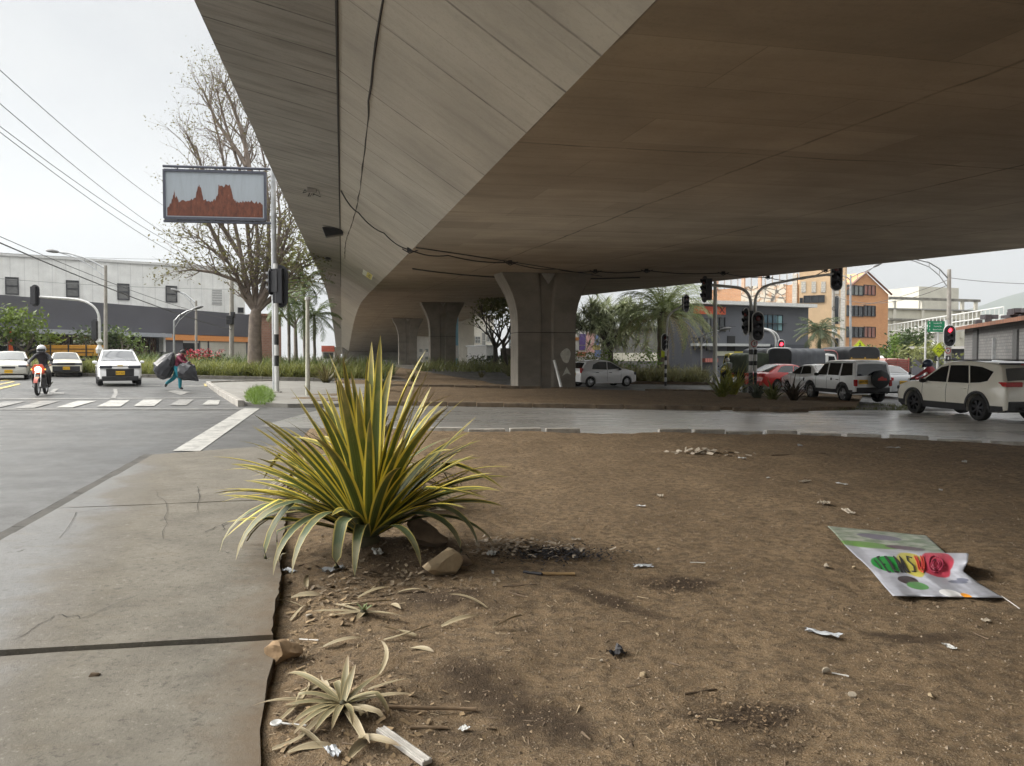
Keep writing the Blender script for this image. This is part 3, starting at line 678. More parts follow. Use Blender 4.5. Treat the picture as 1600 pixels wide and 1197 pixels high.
rosette('agave_sprout','tiny green agave sprout between two long dry leaves on the soil','agave',B4,L,m_leafuv('sprout',(.14,.19,.08),(.35,.36,.18),.12,.3),None,[((0,0,.01),R(a),R(8),l,w,.25,8,.25,.4,0.0) for a,l,w in [(-25,.30,.05),(185,.30,.022),(150,.24,.02),(265,.14,.035),(205,.18,.02)]],DRY)
for o in list(bpy.data.objects):
    if o.name.startswith('stem_base') and o.parent and o.parent.name.startswith(('dry_agave','agave_sprout')): o.scale=(.25,.25,.25)
# ---- generic shrubs / strap clumps
def blades(mb,c,n,h,w,spread,rs,droop=(.4,1.3),seg=4):
    for i in range(n):
        az=rs.uniform(0,2*PI); el=rs.uniform(.6,1.45); l=h*rs.uniform(.7,1.2); dr=rs.uniform(*droop)
        p=Vector(c)+Vector((rs.uniform(-spread,spread),rs.uniform(-spread,spread),0)); C=[p]
        for k in range(seg):
            e=el-dr*((k+.5)/seg)**1.4; p=p+Vector((math.cos(az)*math.cos(e),math.sin(az)*math.cos(e),math.sin(e)))*(l/seg); C.append(p)
        sd=Vector((-math.sin(az),math.cos(az),0)); vs=[]
        for k,q in enumerate(C):
            ww=w*(1-(k/seg)**1.5)*.5+.001; vs+=[q-sd*ww,q+sd*ww]
        mb.add(vs,[(2*k,2*k+1,2*k+3,2*k+2) for k in range(seg)])
def m_fol(name,c1,c2,rough=.55,scale=1.2,trans=.15):
    m,nt,b=newmat(name); v=coords(nt); 
    f=noisef(nt,v,scale,5,.7); g=noisef(nt,v,scale*9,2,.6)
    c=mixc(nt,ramp(nt,mixc(nt,.4,f,g),[(.36,0),(.64,1)]),c1,c2)
    nt.links.new(c,b.inputs['Base Color']); b.inputs['Roughness'].default_value=rough
    tl=nt.nodes.new('ShaderNodeBsdfTranslucent'); nt.links.new(c,tl.inputs['Color']); ms=nt.nodes.new('ShaderNodeMixShader'); ms.inputs[0].default_value=.35
    nt.links.new(b.outputs[0],ms.inputs[1]); nt.links.new(tl.outputs[0],ms.inputs[2]); nt.links.new(ms.outputs[0],nt.nodes['Material Output'].inputs[0])
    return m
HEDG=m_fol('hedge_grass',(.08,.11,.022),(.33,.33,.09)); TAN=m_fol('tan_grass',(.15,.15,.06),(.42,.40,.20)); REDL=m_fol('bronze_strap',(.08,.075,.03),(.24,.20,.08)); DKG=m_fol('dark_foliage',(.025,.045,.014),(.075,.11,.035)); MIDG=m_fol('mid_foliage',(.05,.085,.018),(.15,.20,.05)); OLIVE=m_fol('olive_foliage',(.09,.11,.035),(.27,.28,.10)); BRIGHT=m_fol('bright_foliage',(.07,.13,.015),(.20,.30,.05)); GREYG=m_fol('grey_foliage',(.07,.085,.06),(.19,.21,.15))
BARK=pm('bark',(.17,.135,.11),.9,.35,3,.8,18); BARKG=pm('bark_grey',(.24,.21,.185),.9,.3,3,.8,18); BARKD=pm('bark_dark',(.06,.05,.04),.9,.35,4,.6,20)
rs=random.Random(8)
def inpoly(x,y,P):
    c=False;n=len(P)
    for i in range(n):
        (x0,y0),(x1,y1)=P[i],P[(i+1)%n]
        if (y0>y)!=(y1>y) and x<(x1-x0)*(y-y0)/(y1-y0)+x0: c=not c
    return c
mb=MB(); HP_=[(-33,47.6),(-24,46.6),(-19,46),(-9.8,44.6),(-7.2,44),(-8,48.5),(-20,50.5),(-33,52)]
n=0
while n<1500:
    x,y=rs.uniform(-33,-6),rs.uniform(43,52)
    if inpoly(x,y,HP_): blades(mb,(x,y,G(x)+.1),9,1.15+.25*nz(x,y,.3),.055,.14,rs); n+=1
stuff(tag(mb.build('ornamental_grass',HEDG),'long green and yellowish grass hedge along the median kerb','ornamental grass'))
mb=MB()
for i in range(420):
    x=rs.uniform(-33,-9); y=51+rs.uniform(0,6)-.05*x; blades(mb,(x,y,G(x)+.12),12,1.5+.3*nz(x,y,.3),.07,.3,rs,(.2,.9))
stuff(tag(mb.build('ground_cover',MIDG),'darker green shrub cover behind the median grass','ground cover'))
mb=MB(); n=0
RP=[(6.4,48.6),(12.9,48.8),(13.2,54),(6,54)]
while n<480:
    x,y=rs.uniform(6,13.3),rs.uniform(48.4,54)
    if inpoly(x,y,RP): blades(mb,(x,y,G(x)+.1),9,1.25+.3*nz(x,y,.4),.06,.15,rs,(.5,1.6)); n+=1
stuff(tag(mb.build('ornamental_grass',TAN),'dense straw green grass bed under the big palm beyond the white hatchback','ornamental grass'))
mb=MB()
for i in range(420):
    x,y=rs.uniform(.2,7.4),rs.uniform(50.6,56); blades(mb,(x,y,G(x)+.1),9,1.35+.3*nz(x,y,.4),.06,.15,rs,(.3,1.2))
for i in range(150):
    x,y=rs.uniform(-9,3),rs.uniform(70,90); blades(mb,(x,y,G(x)+.1),9,1.6,.09,.3,rs,(.3,1.2))
stuff(tag(mb.build('ground_cover',OLIVE),'olive planted bed behind the white hatchback','ground cover'))
def clump(label,px,py,h,n,mat,group,w=.05,dr=(.5,1.4),dz=.0,name='strap_leaf_plant',cat='plant'):
    p=gp(px,py,dz); mb=MB(); r=random.Random(int(px*7+py)); blades(mb,(0,0,0),n,h,w,.1,r,dr,6)
    o=mb.build(name,mat,loc=p); return tag(o,label,cat,group)
BG='plants on the median bed at the right'
clump('broad leafy green clump left of the striped signal pole',1128,622,1.5,70,HEDG,BG,.09)
clump('yellow green upright plant right behind the broad clump by the striped pole',1146,618,1.6,40,m_fol('yg',(.18,.20,.03),(.40,.36,.08)),BG,.09,(.2,.7))
clump('grey green low clump at the foot of the striped signal pole',1183,624,.95,60,GREYG,BG,.09)
clump('dark spiky clump between the striped pole and the lone red plant',1207,626,.95,55,OLIVE,BG,.08)
clump('dark reddish spiky plant, nearest the silver jeep on the median tip',1240,627,1.15,34,m_fol('dkred',(.035,.03,.022),(.10,.075,.05)),BG,.09,(.4,1.2))
clump('thin dry stalk clump just left of the striped signal pole',1163,615,.9,26,GREYG,BG,.05)
CG='strap leaf plants behind the agave'
for px,py,h,nn,lab in [(533,592,1.9,80,'tall bronze green strap plant left above the agave'),(556,588,1.6,60,'bronze strap plant directly above the agave tip'),(598,612,1.0,46,'small spiky dark plant on bare soil right of the agave tip'),(645,598,.9,40,'low spiky plant before the second pier'),(510,600,1.3,60,'green bronze strap plant beside the thin concrete post')]:
    clump(lab,px,py,h,nn,REDL if px!=598 else DKG,CG,.09,(.3,1.0))
clump('sprawling straw coloured clump left of the near pier',795,588,1.7,90,TAN,CG,.08,(.6,1.6)); clump('flat weedy clump left of the straw coloured clump',752,590,.7,40,REDL,CG,.06)
for px,py,h,nn,lab in [(452,592,1.0,60,'low green clump just right of the striped pole'),(478,588,1.3,70,'arching green clump behind the thin concrete post'),(500,585,1.5,70,'taller green clump near the viaduct edge')]:
    clump(lab,px,py,h,nn,BRIGHT if px==452 else MIDG,'green clumps on the island bed',.08)
# grass tuft on the island
mb=MB(); r=random.Random(4)
for i in range(420):
    a_=rs.uniform(0,6.3); q_=rs.random()**.5; p=gp(406+23*q_*math.cos(a_),620+14*q_*math.sin(a_),.05); blades(mb,(p.x,p.y,G(p.x)+.06),5,.42*(1.05-q_**2*.75),.014,.05,r,(.3,1.3),3)
stuff(tag(mb.build('grass',BRIGHT),'tuft of bright grass at the foot of the billboard pole','grass'))
mb=MB()
for i in range(330):
    p=gp(rs.uniform(1290,1420),rs.uniform(632,641),-.03); 
    if fbm(p.x,p.y,.8)>-.05: blades(mb,(p.x,p.y,G(p.x)-.05),5,.14,.012,.05,r,(.3,1.3),3)
stuff(tag(mb.build('grass',OLIVE),'thin weeds at the road edge below the silver jeep','grass'))
# ---- trees
def leafcloud(mb,pts,n,r,s,rs,asp=.5,flat=.7):
    for c in pts:
        for i in range(n):
            d=Vector((rs.gauss(0,1),rs.gauss(0,1),rs.gauss(0,flat)))*r*.55; p=Vector(c)+d
            a=Vector((rs.gauss(0,1),rs.gauss(0,1),rs.gauss(0,.8))).normalized(); b=a.orthogonal().normalized()
            q=Matrix.Rotation(rs.uniform(0,6.28),3,a); b=q@b; l=s*rs.uniform(.6,1.3)
            mb.add([p-a*l*.5,p+b*l*asp*.5,p+a*l*.5,p-b*l*asp*.5],[(0,1,2,3)])
def branch(mb,p,d,L,r,lvl,rs,tips,up=.25,split=(2,3),ang=.55,taper=.62,kmin=.7):
    n=4; pts=[Vector(p)]; q=Vector(p); dd=Vector(d).normalized()
    for i in range(n):
        dd=(dd+Vector((rs.gauss(0,.13),rs.gauss(0,.13),rs.gauss(0,.10)+up*.12))).normalized(); q=q+dd*L/n; pts.append(q.copy())
    mb.tube(pts,[r*(1-(1-taper)*i/n) for i in range(n+1)],max(3,min(8,3+lvl)),cap=False)
    if lvl<=0: tips.append(q.copy()); return
    for k in range(rs.randint(*split)):
        a=dd.orthogonal().normalized(); a=Matrix.Rotation(rs.uniform(0,2*PI),3,dd)@a
        nd=(dd*math.cos(ang)+a*math.sin(ang)*rs.uniform(.6,1.25)+Vector((0,0,up*.3))).normalized()
        st=pts[rs.choice([2,3,4,4])]
        branch(mb,st,nd,L*rs.uniform(kmin,.9),r*taper*rs.uniform(.6,.95),lvl-1,rs,tips,up,split,ang,taper,kmin)
    if lvl<=2: tips.append(q.copy())
# big half bare tree
TY=49.0; tb=at(398,560,TY); tb.z=G(tb.x)
o=thing('bare_tree','tall half bare tree with thin grey limbs behind the billboard','tree',tb)
rs=random.Random(21); mb=MB(); tips=[]
def P(px,py,dy=0): return at(px,py,TY+dy)-tb
mb.tube([(0,0,-.2),(.0,0,.5),P(398,520),P(399,490),P(401,476)],[.66,.52,.44,.42,.30],12)
limbs=[[(400,482),(380,455),(368,420),(352,395),(325,375),(300,352)],[(399,482),(385,440),(376,390),(364,330),(350,250),(338,190),(322,130)],[(401,480),(400,430),(404,370),(398,300),(385,220),(368,160)],[(402,478),(414,430),(422,380),(420,300),(416,240),(405,190)],[(404,478),(424,440),(440,395),(452,350),(460,320)],[(385,240),(370,215),(335,165),(312,112)],[(364,330),(335,290),(312,250),(300,205)],[(352,395),(322,335),(303,290)],[(376,390),(345,340),(322,300),(310,262)],[(392,260),(380,190),(362,140),(345,100)],[(401,480),(372,430),(330,415),(292,410)],[(403,480),(428,455),(455,420),(476,400)],[(400,470),(392,400),(384,320),(372,240),(350,170),(334,110)],[(404,470),(430,420),(438,360),(440,320),(436,280)]]
for li,l in enumerate(limbs):
    dy=rs.uniform(-2.5,2.5); pts=[P(x,y,dy*i/len(l)) for i,(x,y) in enumerate(l)]; m=len(pts)
    rr=[.155*(1-i/m)**1.0+.028 for i in range(m)]; mb.tube(pts,rr,7,cap=False)
    for i in range(1,m):
        nb=4 if i<m-1 else 7
        for k in range(nb):
            d=(pts[i]-pts[i-1]).normalized(); a=Matrix.Rotation(rs.uniform(0,6.28),3,d)@d.orthogonal().normalized()
            base=pts[i-1].lerp(pts[i],rs.uniform(.35,1)); 
            branch(mb,base,d*.8+a*rs.uniform(.5,1.0)+Vector((0,0,.25)),rs.uniform(1.1,1.7),rr[i]*.42+.010,2,rs,tips,.25,(2,3),.6,.6,.6)
mb.build('trunk',BARK,o,smooth=60)
o.scale=(.94,.94,.94); mb=MB(); low=[t for t in tips if t.z<11.5]; hi=[t for t in tips if t.z>=11.5]
leafcloud(mb,[t for t in low if rs.random()<.7],5,.6,.22,rs); leafcloud(mb,[t for t in hi if rs.random()<.7],4,.6,.15,rs)
mb.build('crown',m_fol('sparse_leaf',(.10,.105,.03),(.24,.21,.08)),o)
def tree(name,label,base,h,cr,trunkh,mat,bark,seed,group=None,lv=3,n=26,ls=.35,lean=0,tr=.18,up=.3,dens=1.,multi=1):
    rs=random.Random(seed); o=thing(name,label,'tree',base,0,group); mb=MB(); tips=[]
    for k in range(multi):
        a=rs.uniform(0,6.28); off=Vector((math.cos(a),math.sin(a),0))*(0 if multi==1 else tr*1.5)
        t=Vector((lean+off.x*2,off.y*2,trunkh)); mb.tube([off+Vector((0,0,-.2)),off+t*.5+Vector((rs.gauss(0,.05),0,0)),off+t],[tr*1.2,tr*.9,tr*.75],8)
        for j in range(5):
            a=rs.uniform(0,6.28); branch(mb,off+t*rs.uniform(.85,1),(math.cos(a)*.75,math.sin(a)*.75,.75),(h-trunkh)*.36,tr*.5,lv-1,rs,tips,up,(2,3),.6,.62,.7)
    mb.build('trunk',bark,o,smooth=60)
    sc=[]
    top=max(t.z for t in tips); rad=max(math.hypot(t.x,t.y) for t in tips)
    for t in tips: sc.append(Vector((t.x*cr/rad,t.y*cr/rad,trunkh*.75+(t.z-trunkh*.75)*(h-trunkh*.75)/(top-trunkh*.75))))
    mb=MB(); leafcloud(mb,sc,int(n*dens),cr*.34,ls,rs); mb.build('crown',mat,o); return o
def base(px,Y,dz=0): x=xat(px,Y); return Vector((x,Y,G(x)+dz))
tree('shade_tree','bushy green tree in front of the dark shop band at the far left',base(40,52),4.3,2.0,1.4,m_fol('lefttree',(.045,.075,.015),(.20,.27,.04)),BARK,3,None,3,26,.33)
tree('shade_tree','low spreading shrub tree behind the white oncoming SUV, left of the lamp post',base(146,55),3.0,1.7,1.3,DKG,BARKG,4,None,3,12,.3)
tree('shade_tree','low spreading shrub tree right of the lamp post by the dark shopfront',base(190,56),3.0,1.8,1.5,MIDG,BARKG,5,None,3,10,.3)
tree('shade_tree','leafy tree touching the viaduct edge, behind the black signal back',base(462,62),11.6,3.0,4,OLIVE,BARKG,6,None,3,20,.45)
tree('shade_tree','slim twin trunk tree with thin crown between the piers',base(774,80),8.6,3.0,2.6,OLIVE,BARKD,7,None,4,7,.4,0,.3,.5)
tree('shade_tree','curved trunk tree beside the twin trunk tree, touching the near pier',base(794,76),8.4,2.6,3,OLIVE,BARKD,9,None,4,8,.4,-.5,.24,.5)
tree('shade_tree','dark bushy tree right of the cypress below the beige factory',base(1415,78),4.6,2.9,1.3,DKG,BARK,13,None,3,40,.42)
tree('shade_tree','thin leafed small tree below the green road sign',base(1448,70),3.2,2.6,1.2,OLIVE,BARK,14,None,3,18,.4)
tree('shade_tree','round light green shrub tree below the orange apartment block',base(1362,74),2.9,1.7,.7,MIDG,BARK,15,None,3,30,.35)
o=thing('cypress','narrow upright green cypress beside the orange apartment block','tree',base(1397,72)); mb=MB(); mb.tube([(0,0,0),(0,0,3.9)],[.14,.04],6); mb.build('trunk',BARK,o)
mb=MB(); rs=random.Random(2); leafcloud(mb,[Vector((rs.gauss(0,.26)*(1-z/4.6)*1.4,rs.gauss(0,.26)*(1-z/4.6)*1.4,z)) for z in [.3+i*.045 for i in range(86)]],14,.42,.24,rs,.4,1.0); mb.build('crown',BRIGHT,o)
# palms
def frond(mb,base_,az,el,L,droop,rs,nl=26,ll=.55,lw=.05,hang=.5):
    p=Vector(base_); C=[p.copy()]; D=[]; seg=12
    for i in range(seg):
        e=el-droop*((i+.5)/seg)**1.3; d=Vector((math.cos(az)*math.cos(e),math.sin(az)*math.cos(e),math.sin(e))); D.append(d); p=p+d*L/seg; C.append(p.copy())
    mb.tube(C,[.035*(1-i/(seg+3)) for i in range(seg+1)],4,cap=False)
    for j in range(nl):
        t=.12+.88*j/nl; f=t*seg; i=min(int(f),seg-1); q=C[i].lerp(C[i+1],f-i); d=D[i]
        sd=d.cross(Vector((0,0,1))); sd=sd.normalized() if sd.length>.05 else Vector((-math.sin(az),math.cos(az),0))
        l=ll*math.sin(PI*(.12+.86*t))**.6*rs.uniform(.8,1.15)
        for s in (-1,1):
            dd=(sd*s*.8+d*.55+Vector((0,0,rs.uniform(-hang,.12)))).normalized(); mid=q+dd*l*.55; tip=q+dd*l+Vector((0,0,-hang*l*.5)); wv=d*lw*.5
            mb.add([q-wv,q+wv,mid+wv,mid-wv,tip],[(0,1,2,3),(3,2,4)])
def palm(label,b,th,tr,nf,L,mat,seed,eln=(.95,-.6),droop=(.7,1.5),ll=.6,group=None,bark=BARKD,skirt=0,nl=26,lw=.05):
    rs=random.Random(seed); o=thing('palm_tree',label,'palm',b,0,group); mb=MB()
    pts=[(0,0,-.2)]+[(.05*nz(0,i,1,seed),.05*nz(i,0,1,seed),th*(i/8)) for i in range(1,9)]
    mb.tube(pts,[tr*1.25]+[tr*(1.08-.1*(i%2)) for i in range(8)],10); mb.build('trunk',bark,o,smooth=40)
    mb=MB()
    for i in range(nf):
        t=i/nf; az=i*2.39996+rs.uniform(-.2,.2); el=eln[0]+(eln[1]-eln[0])*t+rs.uniform(-.12,.12)
        frond(mb,(.12*math.cos(az),.12*math.sin(az),th-.1),az,el,L*rs.uniform(.85,1.08),rs.uniform(*droop),rs,nl,ll,lw)
    mb.build('crown',mat,o)
    if skirt:
        mb=MB()
        for i in range(skirt):
            az=rs.uniform(0,6.28); frond(mb,(.2*math.cos(az),.2*math.sin(az),th-.3),az,rs.uniform(-.3,.2),L*.95,rs.uniform(1.2,1.5),rs,16,.4,.04)
        mb.build('dry_skirt',m_fol('dryfrond%d'%seed,(.22,.18,.08),(.42,.35,.18)),o)
    return o
PALMF=m_fol('palm_frond',(.09,.13,.035),(.34,.38,.15),.4,.8)
palm('big date palm with hanging fronds and dry skirt beyond the white hatchback',base(1036,66),5.7,.5,76,5.9,PALMF,3,(1.4,-.05),(1.3,2.3),.62,None,BARK,34,34,.05)
palm('smaller dark palm with shaggy crown in front of the tan apartment wall',base(1280,62),4.2,.13,30,2.1,m_fol('dkpalm',(.04,.06,.03),(.13,.16,.08)),5,(1.2,-.6),(.7,1.6),.5,None,BARKD,6,24,.05)
PG='slender palms by the left viaduct edge'
for i,(px,Y,h,lab) in enumerate([(452,56,5.4,'slender palm right beside the striped signal pole'),(476,60,7.2,'tallest slender palm, left of the thin concrete post top'),(492,58,4.6,'drooping slender palm closest to the viaduct edge')]):
    palm(lab,base(px,Y),h,.11,26,2.3,m_fol('slpalm%d'%i,(.06,.10,.025),(.22,.28,.09),.45),30+i,(1.2,-.7),(.8,1.7),.55,PG,BARKG,0,24,.045)
# rosette-headed screw pine
o=thing('screw_pine','wide screw pine tree with strap leaf heads, left of the big date palm','tree',base(955,88)); o.scale=(1.72,1.72,1.62); rs=random.Random(31); mb=MB(); tips=[]
mb.tube([(0,0,-.2),(-.05,0,1.2),(-.1,0,2.0)],[.22,.17,.18],9)
for j in range(9):
    a=rs.uniform(0,6.28); branch(mb,(-.1,0,2.0-.25*(j%2)),(math.cos(a)*.9,math.sin(a)*.9,.6),1.35,.11,3,rs,tips,.2,(2,3),.65,.7,.75)
mb.build('trunk',BARKD,o,smooth=60); mb=MB()
for t in tips:
    for k in range(17):
        az=rs.uniform(0,6.28); leaf=[]; el=rs.uniform(-.5,1.3); dr=rs.uniform(.4,1.4); p=Vector(t); C=[p]; 
        for q in range(4):
            e=el-dr*((q+.5)/4); p=p+Vector((math.cos(az)*math.cos(e),math.sin(az)*math.cos(e),math.sin(e)))*.23*rs.uniform(.8,1.2); C.append(p)
        sd=Vector((-math.sin(az),math.cos(az),0)); vs=[]
        for q,c in enumerate(C): ww=.045*(1-(q/4)**1.6)+.003; vs+=[c-sd*ww,c+sd*ww]
        mb.add(vs,[(2*q,2*q+1,2*q+3,2*q+2) for q in range(4)])
mb.build('crown',m_fol('screwpine',(.13,.165,.08),(.42,.44,.26),.45),o)
# red flowering shrubs in the left bed
for i,(px,lab) in enumerate([(292,'red flowering shrub right beside the walking person'),(312,'red flowering shrub in the middle of the three, below the white garage door'),(333,'red flowering shrub nearest the bare tree')]):
    b=base(px,52.5); o=thing('flowering_shrub',lab,'shrub',b,0,'red flowering shrubs'); rs=random.Random(60+i)
    mb=MB(); leafcloud(mb,[Vector((rs.uniform(-.7,.7),rs.uniform(-.5,.5),rs.uniform(.3,1.3))) for k in range(16)],14,.4,.2,rs); mb.build('crown',DKG,o)
    mb=MB(); leafcloud(mb,[Vector((rs.uniform(-.75,.75),rs.uniform(-.5,.5),rs.uniform(1.15,1.65))) for k in range(12)],9,.25,.17,rs); mb.build('flowers',pm('red_flower',(.42,.03,.05),.6,.4,3),o)
for px,Y,h,r_,lab,mt in [(765,84,1.6,2.2,'low dark hedge bush at the foot of the twin trunk tree',DKG),(985,64,2.2,2.4,'yellow green bush between the screw pine and the big palm',BRIGHT),(917,72,2.0,2.0,'low bush between pier and screw pine',OLIVE)]:
    o=thing('bush',lab,'bush',base(px,Y)); rs=random.Random(int(px)); mb=MB(); leafcloud(mb,[Vector((rs.uniform(-r_,r_),rs.uniform(-1,1),rs.uniform(.2,h))) for k in range(60)],14,.5,.26,rs); mb.build('crown',mt,o)
    mb=MB(); mb.tube([(0,0,0),(.05,0,h*.7)],[.06,.03],5); mb.build('trunk',BARKD,o)
# ================================================================ BUILDINGS
def m_clad(name,col,pitch,horizontal=False,line=.5,dirt=None,w=.06,rough=.6):
    m,nt,b=newmat(name); v=coords(nt); sx=nt.nodes.new('ShaderNodeSeparateXYZ'); nt.links.new(v,sx.inputs[0])
    u=math_(nt,'MULTIPLY',sx.outputs[2 if horizontal else 0],1/pitch); fr=math_(nt,'FRACT',u)
    l=ramp(nt,fr,[(0,1),(w,.9),(w*1.8,0)])
    f=noisef(nt,v,.9,6,.6); st=noisef(nt,coords(nt,'Object',(2.2,2.2,.18)),1.2,6,.6)
    c=mixc(nt,ramp(nt,f,[(.3,0),(.7,1)]),tuple(k*.88 for k in col),tuple(min(1,k*1.1) for k in col))
    if dirt: c=mixc(nt,ramp(nt,st,[(.5,0),(.72,dirt[3])]),c,dirt[:3])
    c=mixc(nt,math_(nt,'MULTIPLY',l,line),c,tuple(k*.45 for k in col))
    nt.links.new(c,b.inputs['Base Color']); b.inputs['Roughness'].default_value=rough; bumpn(nt,b,l,-.3,.02); return m
def m_brick(name,c1,c2,mortar,sc=1.,w=.5,h=.22,dirt=.4):
    m,nt,b=newmat(name); v=coords(nt,'Object'); sx=nt.nodes.new('ShaderNodeSeparateXYZ'); nt.links.new(v,sx.inputs[0])
    cb=nt.nodes.new('ShaderNodeCombineXYZ'); nt.links.new(math_(nt,'ADD',sx.outputs[0],sx.outputs[1]),cb.inputs[0]); nt.links.new(sx.outputs[2],cb.inputs[1])
    br=nt.nodes.new('ShaderNodeTexBrick'); nt.links.new(cb.outputs[0],br.inputs['Vector']); br.inputs['Scale'].default_value=sc
    br.inputs['Color1'].default_value=(*c1,1); br.inputs['Color2'].default_value=(*c2,1); br.inputs['Mortar'].default_value=(*mortar,1)
    br.inputs['Mortar Size'].default_value=.02; br.inputs['Brick Width'].default_value=w; br.inputs['Row Height'].default_value=h
    f=noisef(nt,v,.7,6,.65)
    c=mixc(nt,ramp(nt,f,[(.48,0),(.75,dirt)]),br.outputs[0],tuple(k*.5 for k in c1)); nt.links.new(c,b.inputs['Base Color'])
    b.inputs['Roughness'].default_value=.85; return m
GLASS=pm('window_glass',(.03,.035,.04),.06,.3,.6,spec=.7); GLASSL=pm('pale_glass',(.16,.17,.16),.12,.25,.8); FRAMEW=pm('frame_white',(.60,.60,.58),.5); FRAMED=pm('frame_dark',(.04,.04,.045),.5)
TILE=m_clad('roof_tile',(.22,.10,.06),.35,False,.6,(.06,.05,.045,.8),.2)
class Bld:
    def __init__(s,name,label,cat,a,b,D,H,mat,group=None,z0=-1.2,wall=True):
        (pa,ya),(pb,yb)=a,b; A=Vector((xat(pa,ya),ya,0)); B=Vector((xat(pb,yb),yb,0)); s.A=A; s.d=(B-A); s.L=s.d.length; s.d.normalize(); s.nrm=Vector((-s.d.y,s.d.x,0)); s.z0=G(A.x)
        s.A.z=s.z0; s.o=thing(name,label,cat,A,math.atan2(s.d.y,s.d.x),group); s.H=H; s.D=D
        if wall: s.wall=s.part('wall',mat,(0,s.L),(z0,H),(0,D))
    def uz(s,px,py,off=0):
        d=ray(px,py); n=s.nrm; t=((s.A+n*off-Vector((0,0,CAMH))).dot(n))/d.dot(n); p=Vector((0,0,CAMH))+d*t
        return (p-s.A).dot(s.d),p.z-s.z0
    def part(s,name,mat,xr,zr,yr,parent=None,bevel=0):
        mb=MB(); mb.box(((xr[0]+xr[1])/2,(yr[0]+yr[1])/2,(zr[0]+zr[1])/2),(xr[1]-xr[0],yr[1]-yr[0],zr[1]-zr[0])); return mb.build(name,mat,parent or s.o,bevel=bevel)
    def rect(s,name,mat,px0,py0,px1,py1,out=.05,back=.05,parent=None):
        u0,za=s.uz(px0,(py0+py1)/2)[0],s.uz((px0+px1)/2,py0)[1]; u1,zb=s.uz(px1,(py0+py1)/2)[0],s.uz((px0+px1)/2,py1)[1]
        return s.part(name,mat,(min(u0,u1),max(u0,u1)),(min(za,zb),max(za,zb)),(-out,back),parent)
    def band(s,name,mat,u0,u1,z0,z1,out=.05,back=.05): return s.part(name,mat,(u0,u1),(z0,z1),(-out,back))
    def win(s,px0,py0,px1,py1,fm=None,gm=None,nv=1,nh=1,name='window',fw=.07,dep=.14):
        u0=s.uz(px0,(py0+py1)/2)[0]; u1=s.uz(px1,(py0+py1)/2)[0]; z1=s.uz((px0+px1)/2,py0)[1]; z0=s.uz((px0+px1)/2,py1)[1]
        return s.winuz(u0,u1,z0,z1,fm,gm,nv,nh,name,fw,dep)
    def winuz(s,u0,u1,z0,z1,fm=None,gm=None,nv=1,nh=1,name='window',fw=.07,dep=.14):
        mb=MB(); 
        for x in [u0+(u1-u0)*i/nv for i in range(nv+1)]: mb.box((x,-dep/2+.02,(z0+z1)/2),(fw,dep,z1-z0+fw))
        for z in [z0+(z1-z0)*i/nh for i in range(nh+1)]: mb.box(((u0+u1)/2,-dep/2+.025,z),(u1-u0-fw*.5,dep-.012,fw))
        f=mb.build(name,fm or FRAMED,s.o); mb=MB(); mb.box(((u0+u1)/2,-.012,(z0+z1)/2),(u1-u0-.02,.05,z1-z0-.02)); mb.build('pane',gm or GLASS,f); return f
    def text(s,st,px,py,size,mat,sx=1,name='lettering'):
        u,z=s.uz(px,py); return text(name,st,size,mat,s.o,Matrix.Translation((u,-.10,z))@Matrix.Rotation(PI/2,4,'X'),.04,sx=sx)
# --- warehouse on the left
GREYB=pm('grey_band',(.10,.10,.115),.55,.08,.4); CLADW=m_clad('white_cladding',(.74,.74,.71),1.15,False,.28,(.55,.53,.48,.35),.05)
W=Bld('warehouse','long low showroom with dark grey band and orange stripe at the left','showroom',(-160,48),(392,80),12,5.35,pm('lower_grey',(.11,.11,.12),.6,.15,.5))
W2=Bld('warehouse','white clad upper hall with square windows rising behind the dark grey band','hall',(-200,67),(384,84.5),12,10.3,CLADW)
_,zb1=W.uz(0,461); _,zb0=W.uz(0,512); u5=W.uz(252,540)[0]
W.band('dark_band',GREYB,-.1,W.L+.05,zb0,zb1,.25)
W2.band('roof_trim',pm('trim_white',(.6,.6,.58),.5),-.1,W2.L+.1,10.3,10.55,.15,.3); W.band('lower_wall',pm('lower_grey',(.11,.11,.12),.6,.15,.5),u5,W.L,0,zb0-.55,.08)
W.band('orange_stripe',pm('orange_stripe',(.72,.30,.10),.5,.06),u5+.1,W.L,zb0-.55,zb0-.02,.22)
W.band('canopy',pm('canopy_grey',(.36,.38,.42),.45,.1),0,u5,zb0-.36,zb0-.02,1.3); W.band('shop_glazing',pm('shop_glass',(.018,.02,.026),.1,.4,.5,spec=.7),0,u5-.5,-.2,zb0-.38,.05)
for px in (24,40,110,170,205,232): W.rect('mullion',FRAMED,px,522,px+1.6,575,.12)
W.rect('white_post',WHT,248.5,521,252,550,.5)
for l in [(9,434,28.5,459.5),(104,439,122.5,463.5),(184,444,201.5,468),(259.5,447.5,276,471.5)]: W2.win(*l,FRAMED,pm('grey_pane',(.16,.16,.155),.25,.2,1.5),1,2,fw=.10)
W2.win(372,481,380,488,FRAMED,GLASS,1,1)
lv=W2.rect('louvre',FRAMEW,331,452,347,476,.06)
for k in range(6): W2.rect('louvre_slat',pm('slat_grey',(.36,.36,.35),.6),331.5,453.5+k*3.8,346.5,455+k*3.8,.10,parent=lv)
W.rect('garage_door',pm('door_white',(.62,.62,.60),.5,.06),285,527,309,536,.1); W.rect('garage_opening',pm('dark_inside',(.012,.012,.013),.6),285,536,309,560,.1)
W.rect('roller_gate',m_clad('gate_beige',(.50,.48,.41),.2,True,.2),312,530,383,566,.12); W.rect('gate_frame',FRAMED,310,528,384,530.5,.16); W.rect('gate_post',FRAMED,323,530,325,566,.16)
LETW=pm('letter_white',(.75,.75,.73),.5)
